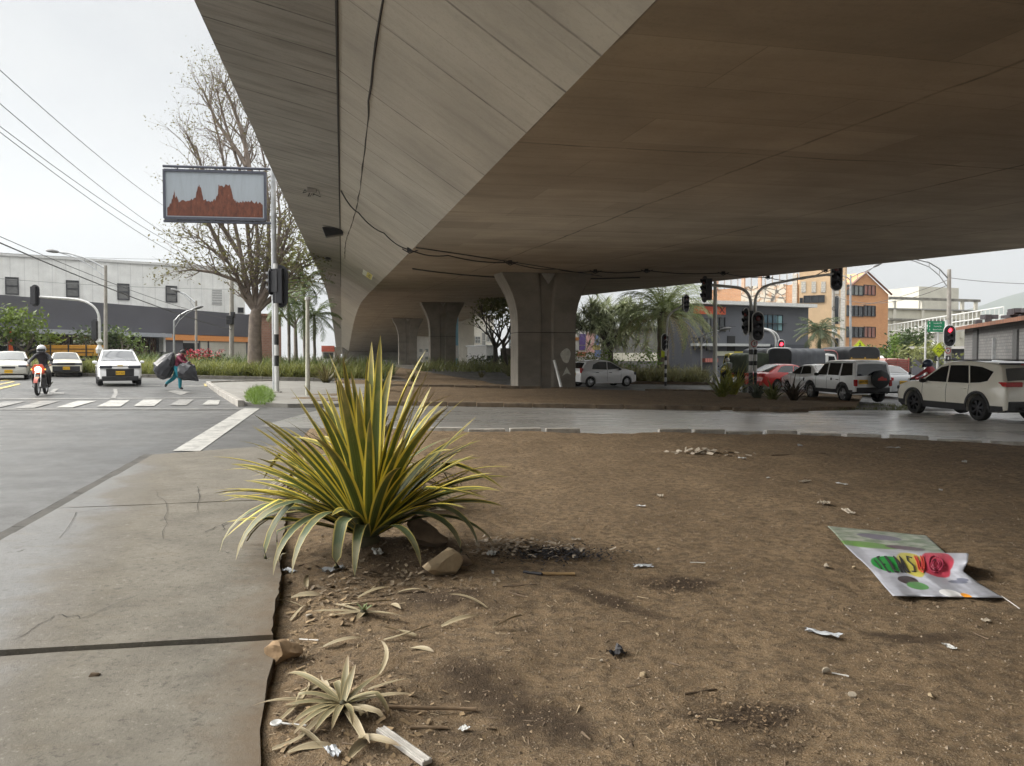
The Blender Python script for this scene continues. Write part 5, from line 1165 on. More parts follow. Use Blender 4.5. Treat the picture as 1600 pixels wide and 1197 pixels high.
# striped pair of poles at right median
Y=35.5; b=base(1175,Y); o=thing('traffic_light','pair of black and white banded signal poles with two long arms, right of centre','traffic light',b,0,SG); q=lambda x,y,dy=0:at(x,y,Y+dy)-b
for k,(px,zz) in enumerate(((1173,0),(1180,0))):
    x=q(px,600).x; zs=[0]+[q(px,y).z for y in (582,571,564,554,546)]; 
    for i in range(len(zs)-1):
        mb=MB(); mb.tube([(x,0,zs[i]),(x,0,zs[i+1]-.002)],.105 if k==0 else .075,12); mb.build('stripe_band',POLEB if i%2==0 else POLEW,o,smooth=50)
p0=q(1173,546); p1=q(1173.5,480); mb=MB(); pts=[p0,p1]+arc(p1,q(1150,449),.85)[1:]+[q(1108,445)]; mb.tube(pts,[.085]*2+[.07]*(len(pts)-2),10); mb.build('pole',POLEW,o,smooth=60)
p0=q(1180,546); p1=q(1180,472); mb=MB(); pts=[p0,p1]+arc(p1,q(1215,442),.75)[1:]+[q(1255,434),q(1302,428)]; mb.tube(pts,[.075]*2+[.06]*(len(pts)-2),10); mb.build('pole',POLEW,o,smooth=60)
head(o,q(1307,432),(-.05,-1),1.32,.52,None,True); head(o,q(1101,452),(-1,-.25),1.25,.5,None,False,dep=.3)
head(o,q(1184,510,-.25),(.08,-1),1.36,.54,None,True); head(o,q(1166,502,-.1),(-1,-.35),1.25,.42,None,True,dep=.3)
mb=MB(); mb.lathe([(0,.015),(.15,.015),(.15,-.015),(0,-.015)],n=20); s_=mb.build('round_sign',POLEW,o); s_.matrix_local=Matrix.Translation(q(1178.5,537,-.14))@facing(.05,-1)
mb=MB(); mb.lathe([(.125,.018),(.155,.018),(.155,-.0)],n=20); r_=mb.build('sign_ring',pm('sign_red',(.45,.03,.03),.5),s_)
mb=MB(); mb.box((0,0,.02),(.03,.16,.008)); mb.box((.03,.03,.02),(.09,.025,.008)); mb.build('arrow_mark',SIGB,s_)
# far lit red signal with two curved arms
Y=58; b=base(1207,Y); o=thing('traffic_light','far signal with lit red lens under two white curved arms above the grey canvas trucks','traffic light',b,0,SG); q=lambda x,y,dy=0:at(x,y,Y+dy)-b
for k,(px,pt,ax) in enumerate(((1212,522,1192),(1219.5,519,1190))):
    p1=q(px,535); mb=MB(); pts=[(q(px,560).x,.3*k,0),(p1.x,.3*k,p1.z)]+[v+Vector((0,.3*k,0)) for v in arc(p1,q(ax,514-k),(q(px,pt-5)-p1).z)[1:]]; mb.tube(pts,.075,8); mb.build('pole',POLEW,o,smooth=60)
head(o,q(1220.5,546,-.2),(.1,-1),1.5,.55,0,True)
# right lit red signal
Y=46; b=base(1478,Y); o=thing('traffic_light','signal with lit red lens on a dark banded pole behind the cream SUV roof','traffic light',b,0,SG); q=lambda x,y,dy=0:at(x,y,Y+dy)-b
mb=MB(); mb.tube([(0,0,-.1),q(1479,500)],.09,10); mb.build('pole',POLEW,o,smooth=60)
head(o,q(1483.5,525,-.2),(.1,-1),1.32,.78,0,True)
for k,(px,py) in enumerate(((1481,548),)):
    mb=MB(); mb.lathe([(0,.015),(.17,.015),(.17,-.015),(0,-.015)],n=20); s_=mb.build('round_sign',POLEW,o); s_.matrix_local=Matrix.Translation(q(px,py,-.14))@facing(.05,-1)
    mb=MB(); mb.lathe([(.13,.018),(.175,.018),(.175,0)],n=20); mb.build('sign_ring',pm('sign_red',(.45,.03,.03),.5),s_); mb=MB(); mb.prism([(-.04,-.08),(.08,0),(-.04,.08)],Matrix.Identity(4),.016,.022); mb.build('arrow_mark',SIGB,s_)
for px in (1464,1481):
    mb=MB(); mb.box(q(px,560,-.1),(.24,.2,.32)); h_=mb.build('pedestrian_signal',SIGB,o,bevel=.02); mb=MB(); mb.prism(capsule(.08,.2),Matrix.Translation(q(px+.8,560,-.21))@facing(0,-1),0,.01); mb.build('walker_symbol',WHT,h_)
mb=MB(); mb.tube([q(1464,560,-.1),q(1481,560,-.1)],.03,5); mb.build('cross_bar',STEEL,o)
# signs
LIME=pm('sign_lime',(.62,.72,.03),.5,.06)
def diamond(label,px,py,Y,r,mark):
    b=base(px,Y); o=thing('warning_sign',label,'sign',b,0,'lime diamond signs'); c=at(px,py,Y)-b; mb=MB(); mb.tube([(0,.03,0),c+Vector((0,.05,0))],.035,8); mb.build('post',STEEL,o)
    M=Matrix.Translation(c)@facing(.1,-1); mb=MB(); mb.prism([(r,0),(0,r),(-r,0),(0,-r)],M,-.01,.01); pl=mb.build('plate',LIME,o)
    mb=MB(); mb.tube([M@Vector((x,y,.013)) for x,y in [(r*.9,0),(0,r*.9),(-r*.9,0),(0,-r*.9),(r*.9,0)]],.012,4); mb.build('border',SIGB,pl)
    mb=MB()
    if mark=='walker':
        mb.lathe([(0,.016),(.06,.016),(.06,.01)],(0,0,0),n=10); mb.v=[tuple(M@(Vector(v)+Vector((0,r*.45,0)))) for v in mb.v]
        for a,b2 in (((0,r*.3),(0,-.1*r)),((0,-.1*r),(-.2*r,-.5*r)),((0,-.1*r),(.2*r,-.5*r)),((-.22*r,.02*r),(.22*r,.2*r))): mb.tube([M@Vector((*a,.016)),M@Vector((*b2,.016))],.035,5)
        mb.build('walker_symbol',SIGB,pl); mb=MB(); mb.prism([(-.26,-.2),(.26,-.2),(.26,.2),(-.26,.2)],M@Matrix.Translation((0,-r-.22,0)),-.01,.01); p2=mb.build('small_plate',LIME,o)
        mb=MB(); mb.prism([(-.04,-.12),(.04,-.12),(.08,0),(0,.12),(-.08,0)],M@Matrix.Translation((0,-r-.22,0)),.011,.016); mb.build('arrow_mark',SIGB,p2)
    else:
        for k in range(2): mb.tube([M@Vector((-r*.35+.1*i,(.18-.36*k)*r+(.05 if i%2 else -.05),.016)) for i in range(6)],.02,4)
        mb.build('curved_mark',SIGB,pl)
    return o
diamond('lime diamond pedestrian sign with small plate below, in front of the orange block',1343.5,541,58,.50,'walker')
diamond('larger lime diamond sign with dark marks beside the lit red signal',1467,547,43,.42,'x')
Y=52; b=base(1447,Y); o=thing('road_sign','green road direction sign with white lettering on two white posts','road sign',b); q=lambda x,y,dy=0:at(x,y,Y+dy)-b
mb=MB(); 
for px in (1446.5,1466):
    x=q(px,560).x; mb=MB(); mb.tube([(x,.08,-.1),(x,.08,q(px,504).z)],.065,8); mb.build('post',POLEW,o)
M=Matrix.Translation(q(1463,510))@facing(.1,-1); mb=MB(); mb.prism([(-.62,-.38),(.66,-.38),(.66,.36),(-.62,.36)],M,-.02,.02); pl=mb.build('plate',pm('sign_green',(.01,.22,.10),.5,.08),o)
for k,s in enumerate(('Laureles UPB','Terminal Sur','Barrio Trinidad')): text('lettering',s,.13,WHT,pl,M@Matrix.Translation((.08,.22-.22*k,.022)),.002,sx=.85)
for k in range(3):
    mb=MB(); mb.prism([(-.02,-.06),(.02,-.06),(.02,.0),(.05,.0),(0,.07),(-.05,.0),(-.02,.0)],M@Matrix.Translation((-.5,.22-.22*k,0)),.021,.026); mb.build('arrow_mark',WHT,pl)
# overhead wires
WIRE=pm('wire',(.10,.10,.10),.6)
def wire(label,a,b,sag,r=.014):
    pa,pb=at(*a),at(*b); pts=[]
    for k in range(25): t=k/24; p=pa.lerp(pb,t); p.z-=sag*4*t*(1-t); pts.append(p-pa)
    mb=MB(); mb.tube(pts,r,5); o=mb.build('overhead_cable',WIRE,loc=pa); tag(o,label,'cable')
for i,(a,b,s,l) in enumerate([((-60,55,22),(300,348,62),.5,'topmost thin overhead wire falling from the upper left towards the billboard'),((-60,110,22),(310,395,62),.5,'second overhead wire from the top, passing under the billboard corner'),((-60,152,22),(320,405,62),.5,'third overhead wire, upper one of the close pair at left'),((-60,160,22),(318,418,62),.5,'fourth overhead wire, lower one of the close pair at left'),
  ((-40,352,26),(362,500,60),.4,'lower overhead wire crossing the white warehouse wall, upper of the bunch'),((-40,362,26),(362,515,60),.3,'thick dark overhead wire crossing the white warehouse wall to the utility pole'),((-40,392,60),(300,405,70),.2,'faint level overhead wire above the warehouse roof'),((-40,432,58),(362,452,60),.2,'level wire across the upper warehouse cladding')]): wire(l,a,b,s,.014+.012*(i==5))
for i,(a,b,s,l) in enumerate([((1483,434,47),(1700,442,46),.2,'overhead wire running right from the weathered concrete pole'),((1329,478,62),(1482,437,47),.3,'overhead wire between the twin arm lamp post and the weathered concrete pole'),((1302,462,68),(1482,445,47),.9,'sagging wire crossing the orange apartment block')]): wire(l,a,b,s,.018)
# ================================================================ VEHICLES
TYRE=pm('tyre',(.018,.018,.018),.85,.2); RIM=pm('rim_silver',(.45,.45,.46),.35,.1,metal=.8); RIMD=pm('rim_dark',(.05,.05,.055),.35,.1,metal=.6); PLAST=pm('dark_trim',(.025,.025,.027),.6,.2); UNDER=pm('underbody',(.008,.008,.008),.9)
CARGL=pm('car_glass',(.012,.014,.016),.03,.3,spec=.8); CARGM=pm('car_glass_clear',(.10,.105,.105),.04,.3,1.5,spec=.8); HLAMP=pm('headlamp',(.06,.065,.08),.15,.3,9,spec=.45); TLAMP=pm('tail_lamp',(.42,.012,.015),.12,.2,9); PLATE=pm('plate_yellow',(.72,.42,.02),.5,.06); CHROME=pm('chrome',(.6,.6,.6),.12,.1,metal=1.)
def paint(name,col,metal=0.): return pm(name,col,.32,.06,1.2,coat=.8,metal=metal)
def interp(P,x):
    if x>=P[0][0]: return P[0][1]
    for (x0,z0),(x1,z1) in zip(P,P[1:]):
        if x>=x1: return z1+(z0-z1)*(x-x1)/(x0-x1) if x0!=x1 else z1
    return P[-1][1]
def wheel(o,x,y,r,w,rim,side,spokes=5):
    wo=bpy.data.objects.new('wheel',None); COL.objects.link(wo); wo.parent=o; wo.location=(x,y,r); wo.empty_display_size=.1
    mb=MB(); prof=[(r*.66,-w/2),(r*.9,-w/2),(r*.97,-w*.42),(r,-w*.3),(r,w*.3),(r*.97,w*.42),(r*.9,w/2),(r*.66,w/2)]
    mb.lathe(prof,axis='Y',n=28); mb.build('tyre',TYRE,wo,smooth=40)
    mb=MB(); s=side
    mb.lathe([(r*.68,s*w*.47),(r*.64,s*w*.40),(r*.60,s*w*.1),(0,s*w*.08)],axis='Y',n=28)
    for k in range(spokes):
        a=2*PI*k/spokes+.3; c=Vector((math.cos(a),0,math.sin(a))); t=Vector((-math.sin(a),0,math.cos(a)))
        vs=[]
        for rr,hw,h in ((r*.1,r*.07,.46),(r*.64,r*.10,.40)):
            for sg in (-1,1): vs+= [c*rr+t*hw*sg+Vector((0,s*w*h,0)),c*rr+t*hw*sg+Vector((0,s*w*.1,0))]
        mb.add(vs,[(0,2,6,4),(0,4,5,1),(2,3,7,6)])
    mb.lathe([(0,s*w*.50),(r*.14,s*w*.48),(r*.16,s*w*.1)],axis='Y',n=12)
    mb.build('rim',rim,wo,smooth=30)
def car(name,label,cat,loc,heading,S,group=None):
    """heading: direction vector of travel"""
    rz=math.atan2(heading[1],heading[0]); o=thing(name,label,cat,loc,rz,group)
    L,Wd,H=S['L'],S['W'],S['H']; top=S['top']; cl=S['cl']; r=S['r']; Ra=r*1.17; xf,xr=S['xf'],S['xr']; belt=S['belt']; rw=S.get('roofw',.76); hl=L/2
    ends=S.get('ends',.84); body=S['paint']
    def plan(x):
        d=min(1,max(0,(hl-abs(x))/.6)); return ends+(1-ends)*math.sqrt(max(0,1-(1-d)**2))
    def sidef(z):
        if z<.4: return .955+.03*(z-cl)/(.4-cl)
        if z<.65: return .985+.015*(z-.4)/.25
        if z<belt: return 1-.035*((z-.65)/(belt-.65))**2
        return .965-(.965-rw)*((z-belt)/(H-belt))
    def w(x,z): return Wd/2*plan(x)*sidef(z)
    def bot(x):
        for xa in (xf,xr):
            if abs(x-xa)<=Ra: return max(cl,r+math.sqrt(max(0,Ra*Ra-(x-xa)**2))*1.0)
        return cl+.10*max(0,(abs(x)-hl+.5)/.5)
    xs=set([hl-L*i/46 for i in range(47)]+[x for x,_ in top])
    for xa in (xf,xr):
        for k in range(13): xs.add(round(xa+Ra*math.cos(PI*k/12),4))
        xs.add(xa-Ra-.003); xs.add(xa+Ra+.003)
    xs=sorted([x for x in xs if -hl<=x<=hl],reverse=True)
    fr=[0,.12,.25,.4,.55,.7,.82,.92]; vs=[]; n=None
    for x in xs:
        t=interp(top,x); b=min(bot(x),t-.05); ringp=[]
        for f in fr: z=b+(t-.05-b)*f/.92; ringp.append((w(x,z),z))
        wt=ringp[-1][0]; ringp+=[(wt*.975,t-.018),(wt*.90,t),(wt*.5,t+.025),(0,t+.032)]
        full=[(0,b)]+ringp+[(-y,z) for y,z in reversed(ringp[:-1])]; n=len(full)
        vs+=[(x,y,z) for y,z in full]
    mb=MB(); mb.mat(body); m_=len(xs)
    fs=[(i*n+k,i*n+(k+1)%n,(i+1)*n+(k+1)%n,(i+1)*n+k) for i in range(m_-1) for k in range(n)]
    mb.add(vs,fs+[tuple(range(n))[::-1],tuple((m_-1)*n+k for k in range(n))])
    mb.build('body',None,o,smooth=38)
    mb=MB(); mb.box((0,0,(cl+.75)/2+.02),(xf-xr+2*Ra+.1,Wd-.55,.75-cl-.1)); mb.box((0,0,cl+.06),(L*.86,Wd*.84,.10)); mb.build('underbody',UNDER,o)
    for xa in (xf,xr):
        for s in (-1,1): wheel(o,xa,s*(Wd/2-.125),r,S.get('tw',.22),S.get('rim',RIM),s,S.get('spokes',5))
    # side glass
    for poly in S['glass']:
        for s in (-1,1):
            P=[]; m=len(poly)
            for i in range(m):
                a,b=poly[i],poly[(i+1)%m]
                for k in range(3): P.append((a[0]+(b[0]-a[0])*k/3,a[1]+(b[1]-a[1])*k/3))
            mb=MB(); k=len(P); cx=sum(p[0] for p in P)/k; cz=sum(p[1] for p in P)/k
            pts=[(x,s*(w(x,z)+.009),z) for x,z in P]+[(cx,s*(w(cx,cz)+.010),cz)]+[(x,s*(w(x,z)-.03),z) for x,z in P]
            f=[(i,(i+1)%k,k) if s<0 else ((i+1)%k,i,k) for i in range(k)]+[(i,k+1+i,k+1+(i+1)%k,(i+1)%k) for i in range(k)]
            mb.add(pts,f); mb.build('side_window',S.get('gm',CARGL),o,smooth=30)
    # windscreen and rear glass
    def strip(nm,x0,x1,inset,mat):
        mb=MB()
        def fn(u,v):
            x=x0+(x1-x0)*v; t=interp(top,x); ww=w(x,t-.05)*.90-inset; y=-ww+2*ww*u; a=abs(y)/(w(x,t-.05)*.90+1e-6)
            sl=(interp(top,x+.05)-interp(top,x-.05))/.1; nx,nzz=-sl,1; l=math.hypot(nx,nzz)
            return Vector((x+.012*nx/l,y,t+.032*(1-a*a)+.012*nzz/l))
        mb.grid(fn,8,6); return mb.build(nm,mat,o,smooth=60)
    a,b=S['wind']; strip('windscreen',a,b,.03,S.get('wm',CARGL)); a,b=S['rearg']; strip('rear_window',a,b,S.get('rin',.06),S.get('rm',CARGL))
    # cladding / trim strips on the sides
    def skin(nm,x0,x1,z0,z1,mat,off=.01,nx=16,both=True):
        for s in (-1,1):
            mb=MB(); P=[]
            for i in range(nx+1):
                x=x0+(x1-x0)*i/nx; b=max(z0,bot(x)-.0); t=max(z1,b+.05 if abs(x-xf)<Ra or abs(x-xr)<Ra else z1)
                for z in (b,t): P.append((x,s*(w(x,z)+off),z))
            mb.add(P,[(2*i,2*i+2,2*i+3,2*i+1)[::(1 if s<0 else -1)] for i in range(nx)]); mb.build(nm,mat,o)
    if S.get('clad'): 
        for x0,x1 in ((hl-.1,xf+Ra),(xf-Ra,xr+Ra),(xr-Ra,-hl+.1)): skin('side_cladding',x0,x1,cl,S['clad'],PLAST)
    if S.get('arch',False):
        for xa in (xf,xr):
            for s in (-1,1):
                mb=MB(); P=[]
                for k in range(17):
                    a=PI*k/16
                    for rr in (Ra-.005,Ra+.07): x,z=xa+rr*math.cos(a),r+rr*math.sin(a); P.append((x,s*(w(x,min(z,belt))+.014),z))
                mb.add(P,[(2*k,2*k+1,2*k+3,2*k+2)[::s] for k in range(16)]); mb.build('wheel_arch_trim',PLAST,o,solid=.02)
    # door seams + handles
    for x in S.get('doors',[]):
        for s in (-1,1):
            mb=MB(); mb.tube([(x,s*(w(x,z)+.001),z) for z in [cl+.12+(belt-cl-.12)*k/8 for k in range(9)]],.006,4); mb.build('door_seam',PLAST,o)
    for x in S.get('handles',[]):
        for s in (-1,1):
            z=belt-.12; mb=MB(); mb.box((x,s*(w(x,z)+.015),z),(.17,.03,.03)); mb.build('door_handle',S.get('hm',body),o,bevel=.008)
    for s in (-1,1):
        x=S['mirror']; z=belt+.06; mb=MB(); mb.lathe([(0,-.10),(.06,-.09),(.085,0),(.06,.09),(0,.10)],axis='Y',n=10); m=mb.build('wing_mirror',S.get('mm',body),o,smooth=60); m.location=(x,s*(w(x,z)+.12),z); m.scale=(.75,1,.85)
    # bumpers, lights, plates
    def endbox(nm,x,y,z,d,mat,bev=.02,par=None): mb=MB(); mb.box((0,0,0),d); b=mb.build(nm,mat,par or o,bevel=bev); b.location=(x,y,z); return b
    fe_,rz_=S['fz'],S['rzz']     # dict of heights
    if fe_.get('bumper'): z,h,m=fe_['bumper']; endbox('front_bumper',hl-.06,0,z,(.16,Wd*.82,h),m,.04)
    if rz_.get('bumper'): z,h,m=rz_['bumper']; endbox('rear_bumper',-hl+.06,0,z,(.18,Wd*.84,h),m,.04)
    if fe_.get('grille'):
        z,h,ww=fe_['grille']; g=endbox('grille',hl-.02,0,z,(.07,ww,h),PLAST,.03)
        for k in range(3): endbox('grille_bar',hl+.018,0,z-h*.3+h*.3*k,(.012,ww*.86,.018),CHROME if fe_.get('chrome') else PLAST,0)
        if fe_.get('badge'): bb=endbox('badge',hl+.02,0,fe_['badge'],(.02,.22,.07),pm('badge_gold',(.5,.36,.10),.3,metal=.7),.01)
    for s in (-1,1):
        z,h,ww,xo=fe_['lamp']; endbox('headlight',hl-xo,s*(w(hl-xo,z)-ww/2+.004),z,(.26,ww,h),HLAMP,.03)
        z,h,ww,dd,xo=rz_['lamp']; endbox('tail_light',-hl+xo,s*(w(-hl+xo,z)-ww/2+.008),z,(dd,ww,h),TLAMP,.02)
    for nm,x,sg,pz in (('number_plate',hl+fe_.get('po',.02),1,fe_['plate']),('number_plate',-hl-rz_.get('po',.012),-1,rz_['plate'])):
        if pz: 
            yy=S.get('platey',0) if sg<0 else 0; pl=endbox(nm,x,yy,pz,(.02,.36,.17),PLATE,.004); t=text('plate_lettering',S.get('num','KXT 418'),.105,SIGB,pl,Matrix.Translation((sg*.013,0,0))@facing(sg,0),.001,sx=.9)
    S['endbox']=endbox; S['w']=w; S['o']=o; S['skin']=skin
    return o
def rd(px,py): return gp(px,py,RD+.012)
def mid(a,b): return Vector((a.x+b[0],a.y+b[1],0))
def place(X,Y): return Vector((X,Y,G(X)+RD+.014))
VG='cars in the traffic'
# cream SUV (right)
SUV=dict(L=4.66,W=1.84,H=1.70,cl=.26,r=.36,xf=1.40,xr=-1.35,belt=1.02,roofw=.72,paint=paint('paint_champagne',(.74,.71,.62),.0),
 top=[(2.33,.62),(2.29,.80),(2.16,.93),(1.75,1.04),(1.25,1.08),(.95,1.20),(.35,1.60),(.05,1.68),(-.7,1.70),(-1.5,1.66),(-1.95,1.58),(-2.02,1.50),(-2.20,1.12),(-2.29,.98),(-2.33,.72)],
 glass=[[(1.02,1.07),(.35,1.50),(.05,1.56),(-.05,1.06)],[(-.12,1.06),(-.02,1.565),(-.75,1.57),(-.98,1.06)],[(-1.04,1.07),(-.82,1.565),(-1.30,1.53),(-1.78,1.40),(-1.66,1.14),(-1.40,1.09)]],
 wind=(1.2,.32),rearg=(-2.03,-2.19),rin=.04,clad=.46,arch=True,doors=[.98,-.08,-1.0],handles=[.18,-.82],mirror=.86,mm=PLAST,rim=RIMD,spokes=7,
 fz=dict(lamp=(.82,.12,.4,.16),plate=.5,bumper=(.42,.22,PLAST)),rzz=dict(lamp=(1.06,.13,.50,.34,.16),plate=.80,bumper=(.45,.30,PLAST)),num='KNT 582',rm=CARGM)
hd=Vector((-.13,.99,0)).normalized(); rr_=place(13.32,21.45)   # rear left wheel contact
def from_rear_left(S,p,hd): 
    left=Vector((-hd.y,hd.x,0)); c=p-left*(S['W']/2-.12)-hd*S['xr']; return place(c.x,c.y)
c=car('parked_car','cream beige SUV with black wheels at the right edge, nearest car','SUV',from_rear_left(SUV,rr_,hd),hd,SUV,VG)
c.name='suv_car'; eb=SUV['endbox']; eb('roof_spoiler',-1.93,0,1.62,(.34,1.20,.05),PLAST,.02); eb('brake_lamp',-2.11,0,1.60,(.03,.4,.03),TLAMP,.005)
for s in (-1,1): eb('roof_rail',-.55,s*.60,1.72,(1.9,.04,.04),PLAST,.015)
eb('tow_step',-2.44,0,.42,(.16,.9,.07),PLAST,.02)
# silver jeep with spare wheel
JEEP=dict(L=3.95,W=1.66,H=1.68,cl=.36,r=.35,xf=1.28,xr=-1.2,belt=1.03,roofw=.80,ends=.92,paint=paint('paint_silver',(.70,.71,.71),.1),
 top=[(1.97,.74),(1.94,.90),(1.80,.99),(1.20,1.06),(.86,1.08),(.32,1.60),(.1,1.66),(-.8,1.68),(-1.75,1.66),(-1.85,1.60),(-1.93,1.05),(-1.97,.70)],
 glass=[[(.80,1.08),(.34,1.52),(.02,1.56),(.02,1.08)],[(-.08,1.08),(-.08,1.57),(-.92,1.57),(-.86,1.08)],[(-1.02,1.06),(-1.02,1.57),(-1.68,1.57),(-1.80,1.10)]],
 wind=(.82,.34),rearg=(-1.862,-1.928),rin=.03,clad=.52,arch=True,doors=[.84,-.02,-.98],handles=[-.82],mirror=.62,mm=PLAST,rim=RIM,hm=PLAST,platey=.42,
 fz=dict(lamp=(.84,.16,.3,.12),plate=.55,bumper=(.52,.2,PLAST)),rzz=dict(lamp=(.80,.26,.13,.10,.03),plate=.84,po=.02,bumper=(.52,.22,PLAST)),num='BAY 702')
hd=Vector((-.125,.992,0)).normalized()
c=car('jeep_car','silver three door jeep with black covered spare wheel on its back','jeep',from_rear_left(JEEP,place(13.28,30.1),hd),hd,JEEP,VG); eb=JEEP['endbox']
mb=MB(); mb.lathe([(0,-.20),(.30,-.195),(.335,-.17),(.345,-.05),(.33,.04),(0,.06)],axis='X',n=28); sp=mb.build('spare_wheel_cover',pm('cover_black',(.028,.032,.034),.55,.15),c,smooth=40); sp.location=(-2.02,-.22,.95)
mb=MB(); mb.prism([(-.20,-.07),(.20,-.07),(.16,.03),(.06,.03),(.02,.08),(-.06,.08),(-.1,.03),(-.16,.03)],Matrix.Translation((-2.224,-.22,.97))@facing(-1,0),0,.004); mb.build('red_emblem',pm('emblem_red',(.5,.06,.05),.5),c); sp2=c.children[-1]
eb('fuel_flap',-.38,.83,.92,(.10,.03,.10),PLAST,.01)
# compact sedans
def sedan(col,rim=RIM,**k):
    S=dict(L=4.3,W=1.72,H=1.46,cl=.20,r=.30,xf=1.33,xr=-1.22,belt=.93,roofw=.70,paint=col,
     top=[(2.15,.56),(2.12,.70),(1.98,.80),(1.4,.93),(1.05,.97),(.30,1.38),(.05,1.44),(-.6,1.46),(-.95,1.42),(-1.5,1.10),(-1.65,1.05),(-2.02,1.01),(-2.11,.92),(-2.15,.62)],
     glass=[[(.95,.98),(.28,1.33),(.02,1.37),(-.05,.97)],[(-.12,.97),(-.06,1.375),(-.62,1.38),(-.86,1.33),(-1.10,1.02)]],wind=(1.02,.28),rearg=(-.97,-1.50),doors=[.92,-.08],handles=[.12,-.72],mirror=.78,rim=rim,rm=CARGM,
     fz=dict(lamp=(.68,.13,.40,.14),plate=.42,grille=(.62,.10,.6)),rzz=dict(lamp=(.86,.16,.36,.24,.14),plate=.70)); S.update(k); return S
hd=Vector((-.11,.99,0)).normalized()
S=sedan(paint('paint_white',(.74,.74,.73)),num='HTR 905',clad=.0); car('sedan_car','white sedan between the red car and the silver jeep','sedan',from_rear_left(S,place(15.0,37.6),hd),hd,S,VG)
hd=Vector((.93,.36,0)).normalized(); S=sedan(paint('paint_red',(.60,.035,.03)),num='FCM 317',L=4.4,top=[(2.2,.56),(2.17,.70),(2.0,.80),(1.5,.91),(1.0,.95),(.35,1.36),(.1,1.42),(-.6,1.43),(-.9,1.40),(-1.75,.98),(-2.0,.95),(-2.12,.90),(-2.2,.62)],rearg=(-.92,-1.72),glass=[[(.92,.98),(.30,1.30),(.05,1.34),(-.10,.97)],[(-.17,.97),(-.02,1.345),(-.55,1.36),(-.85,1.31),(-1.2,1.02)]])
car('sedan_car','bright red sedan seen between the striped poles and the white sedan','sedan',place(15.4,42.6),hd,S,VG)
hd=Vector((-.10,.99,0)).normalized(); S=sedan(paint('paint_grey',(.30,.31,.32),.3),num='LMU 224'); car('sedan_car','grey sedan mostly hidden behind the silver jeep','sedan',place(17.6,36.5),hd,S,VG)
# white hatchback
HB=dict(L=3.65,W=1.60,H=1.50,cl=.2,r=.285,xf=1.15,xr=-1.22,belt=.93,roofw=.72,paint=paint('paint_white2',(.78,.78,.78)),
 top=[(1.82,.56),(1.79,.72),(1.6,.88),(1.10,1.0),(.85,1.04),(.15,1.42),(-.1,1.48),(-.7,1.49),(-1.3,1.42),(-1.45,1.36),(-1.72,.98),(-1.80,.85),(-1.82,.62)],
 glass=[[(.78,1.03),(.15,1.37),(-.06,1.40),(-.12,.97)],[(-.18,.97),(-.12,1.405),(-.66,1.40),(-1.0,1.25),(-1.12,1.0)]],wind=(.84,.14),rearg=(-1.47,-1.70),doors=[.74,-.15],handles=[.05,-.8],hm=PLAST,mirror=.62,mm=PLAST,
 fz=dict(lamp=(.74,.16,.34,.18),plate=.42,grille=(.55,.1,.6)),rzz=dict(lamp=(.92,.30,.14,.16,.10),plate=.72),num='JGK 139',gm=CARGM)
hd=Vector((.91,.41,0)).normalized(); car('hatchback_car','small white hatchback passing right behind the near pier','hatchback',place(5.15,43.0),hd,HB,VG)
# white oncoming SUV at left
WS=dict(L=4.25,W=1.80,H=1.64,cl=.24,r=.35,xf=1.27,xr=-1.28,belt=1.0,roofw=.72,paint=paint('paint_white3',(.76,.76,.76)),
 top=[(2.12,.66),(2.09,.86),(1.96,.97),(1.55,1.05),(1.18,1.08),(.88,1.16),(.30,1.54),(0,1.61),(-.8,1.62),(-1.6,1.56),(-1.78,1.48),(-2.02,1.05),(-2.08,.95),(-2.12,.65)],
 glass=[[(.92,1.07),(.30,1.46),(.02,1.52),(-.08,1.05)],[(-.15,1.05),(-.05,1.525),(-.75,1.52),(-.98,1.06)],[(-1.04,1.07),(-.83,1.52),(-1.45,1.44),(-1.5,1.15)]],wind=(1.14,.27),rearg=(-1.8,-2.0),clad=.42,doors=[.9,-.1,-1.0],handles=[.15,-.82],mirror=.80,rim=RIMD,wm=pm('screen_grey',(.10,.105,.115),.05,.2,1.2,spec=.8),
 fz=dict(lamp=(.855,.125,.50,.08),plate=.58,po=.06,grille=(.60,.34,1.12),badge=.90,bumper=(.34,.22,PLAST)),rzz=dict(lamp=(1.0,.14,.4,.24,.12),plate=.7),num='JKW 641')
hd=Vector((.50,-.866,0)).normalized(); car('suv_car','white SUV driving towards the camera at left, with black grille','SUV',place(-18.55,35.55),hd,WS,VG); eb=WS['endbox']
for s in (-1,1): eb('fog_lamp_pocket',2.08,s*.66,.56,(.06,.14,.20),PLAST,.02)
for s in (-1,1): eb('roof_rail',-.5,s*.60,1.645,(1.7,.04,.04),STEEL,.015)
eb('upper_grille',2.075,0,.885,(.04,.85,.05),PLAST,.01)
# silver beige sedan at the left edge and pale pickup beside it
hd=Vector((.50,-.866,0)).normalized(); S=sedan(paint('paint_beige',(.50,.49,.44),.3),num='CFD 350',wm=CARGM,gm=CARGM); car('sedan_car','silver beige sedan at the left edge, partly behind the motorcycle rider','sedan',place(-26.9,40.6),hd,S,VG)
PK=sedan(paint('paint_ivory',(.66,.63,.52)),num='EKO 477',L=4.1,H=1.42,top=[(2.05,.62),(2.03,.80),(1.95,.86),(1.0,.98),(.85,.99),(.35,1.38),(.1,1.42),(-.5,1.42),(-.85,1.40),(-1.45,1.02),(-1.95,.98),(-2.05,.70)],wind=(.84,.36),rearg=(-.88,-1.42),mm=PLAST,wm=CARGM)
PK['fz']=dict(lamp=(.74,.14,.34,.12),plate=.50,po=.08,grille=(.74,.14,.95),bumper=(.46,.34,PLAST)); PK['xf']=1.22
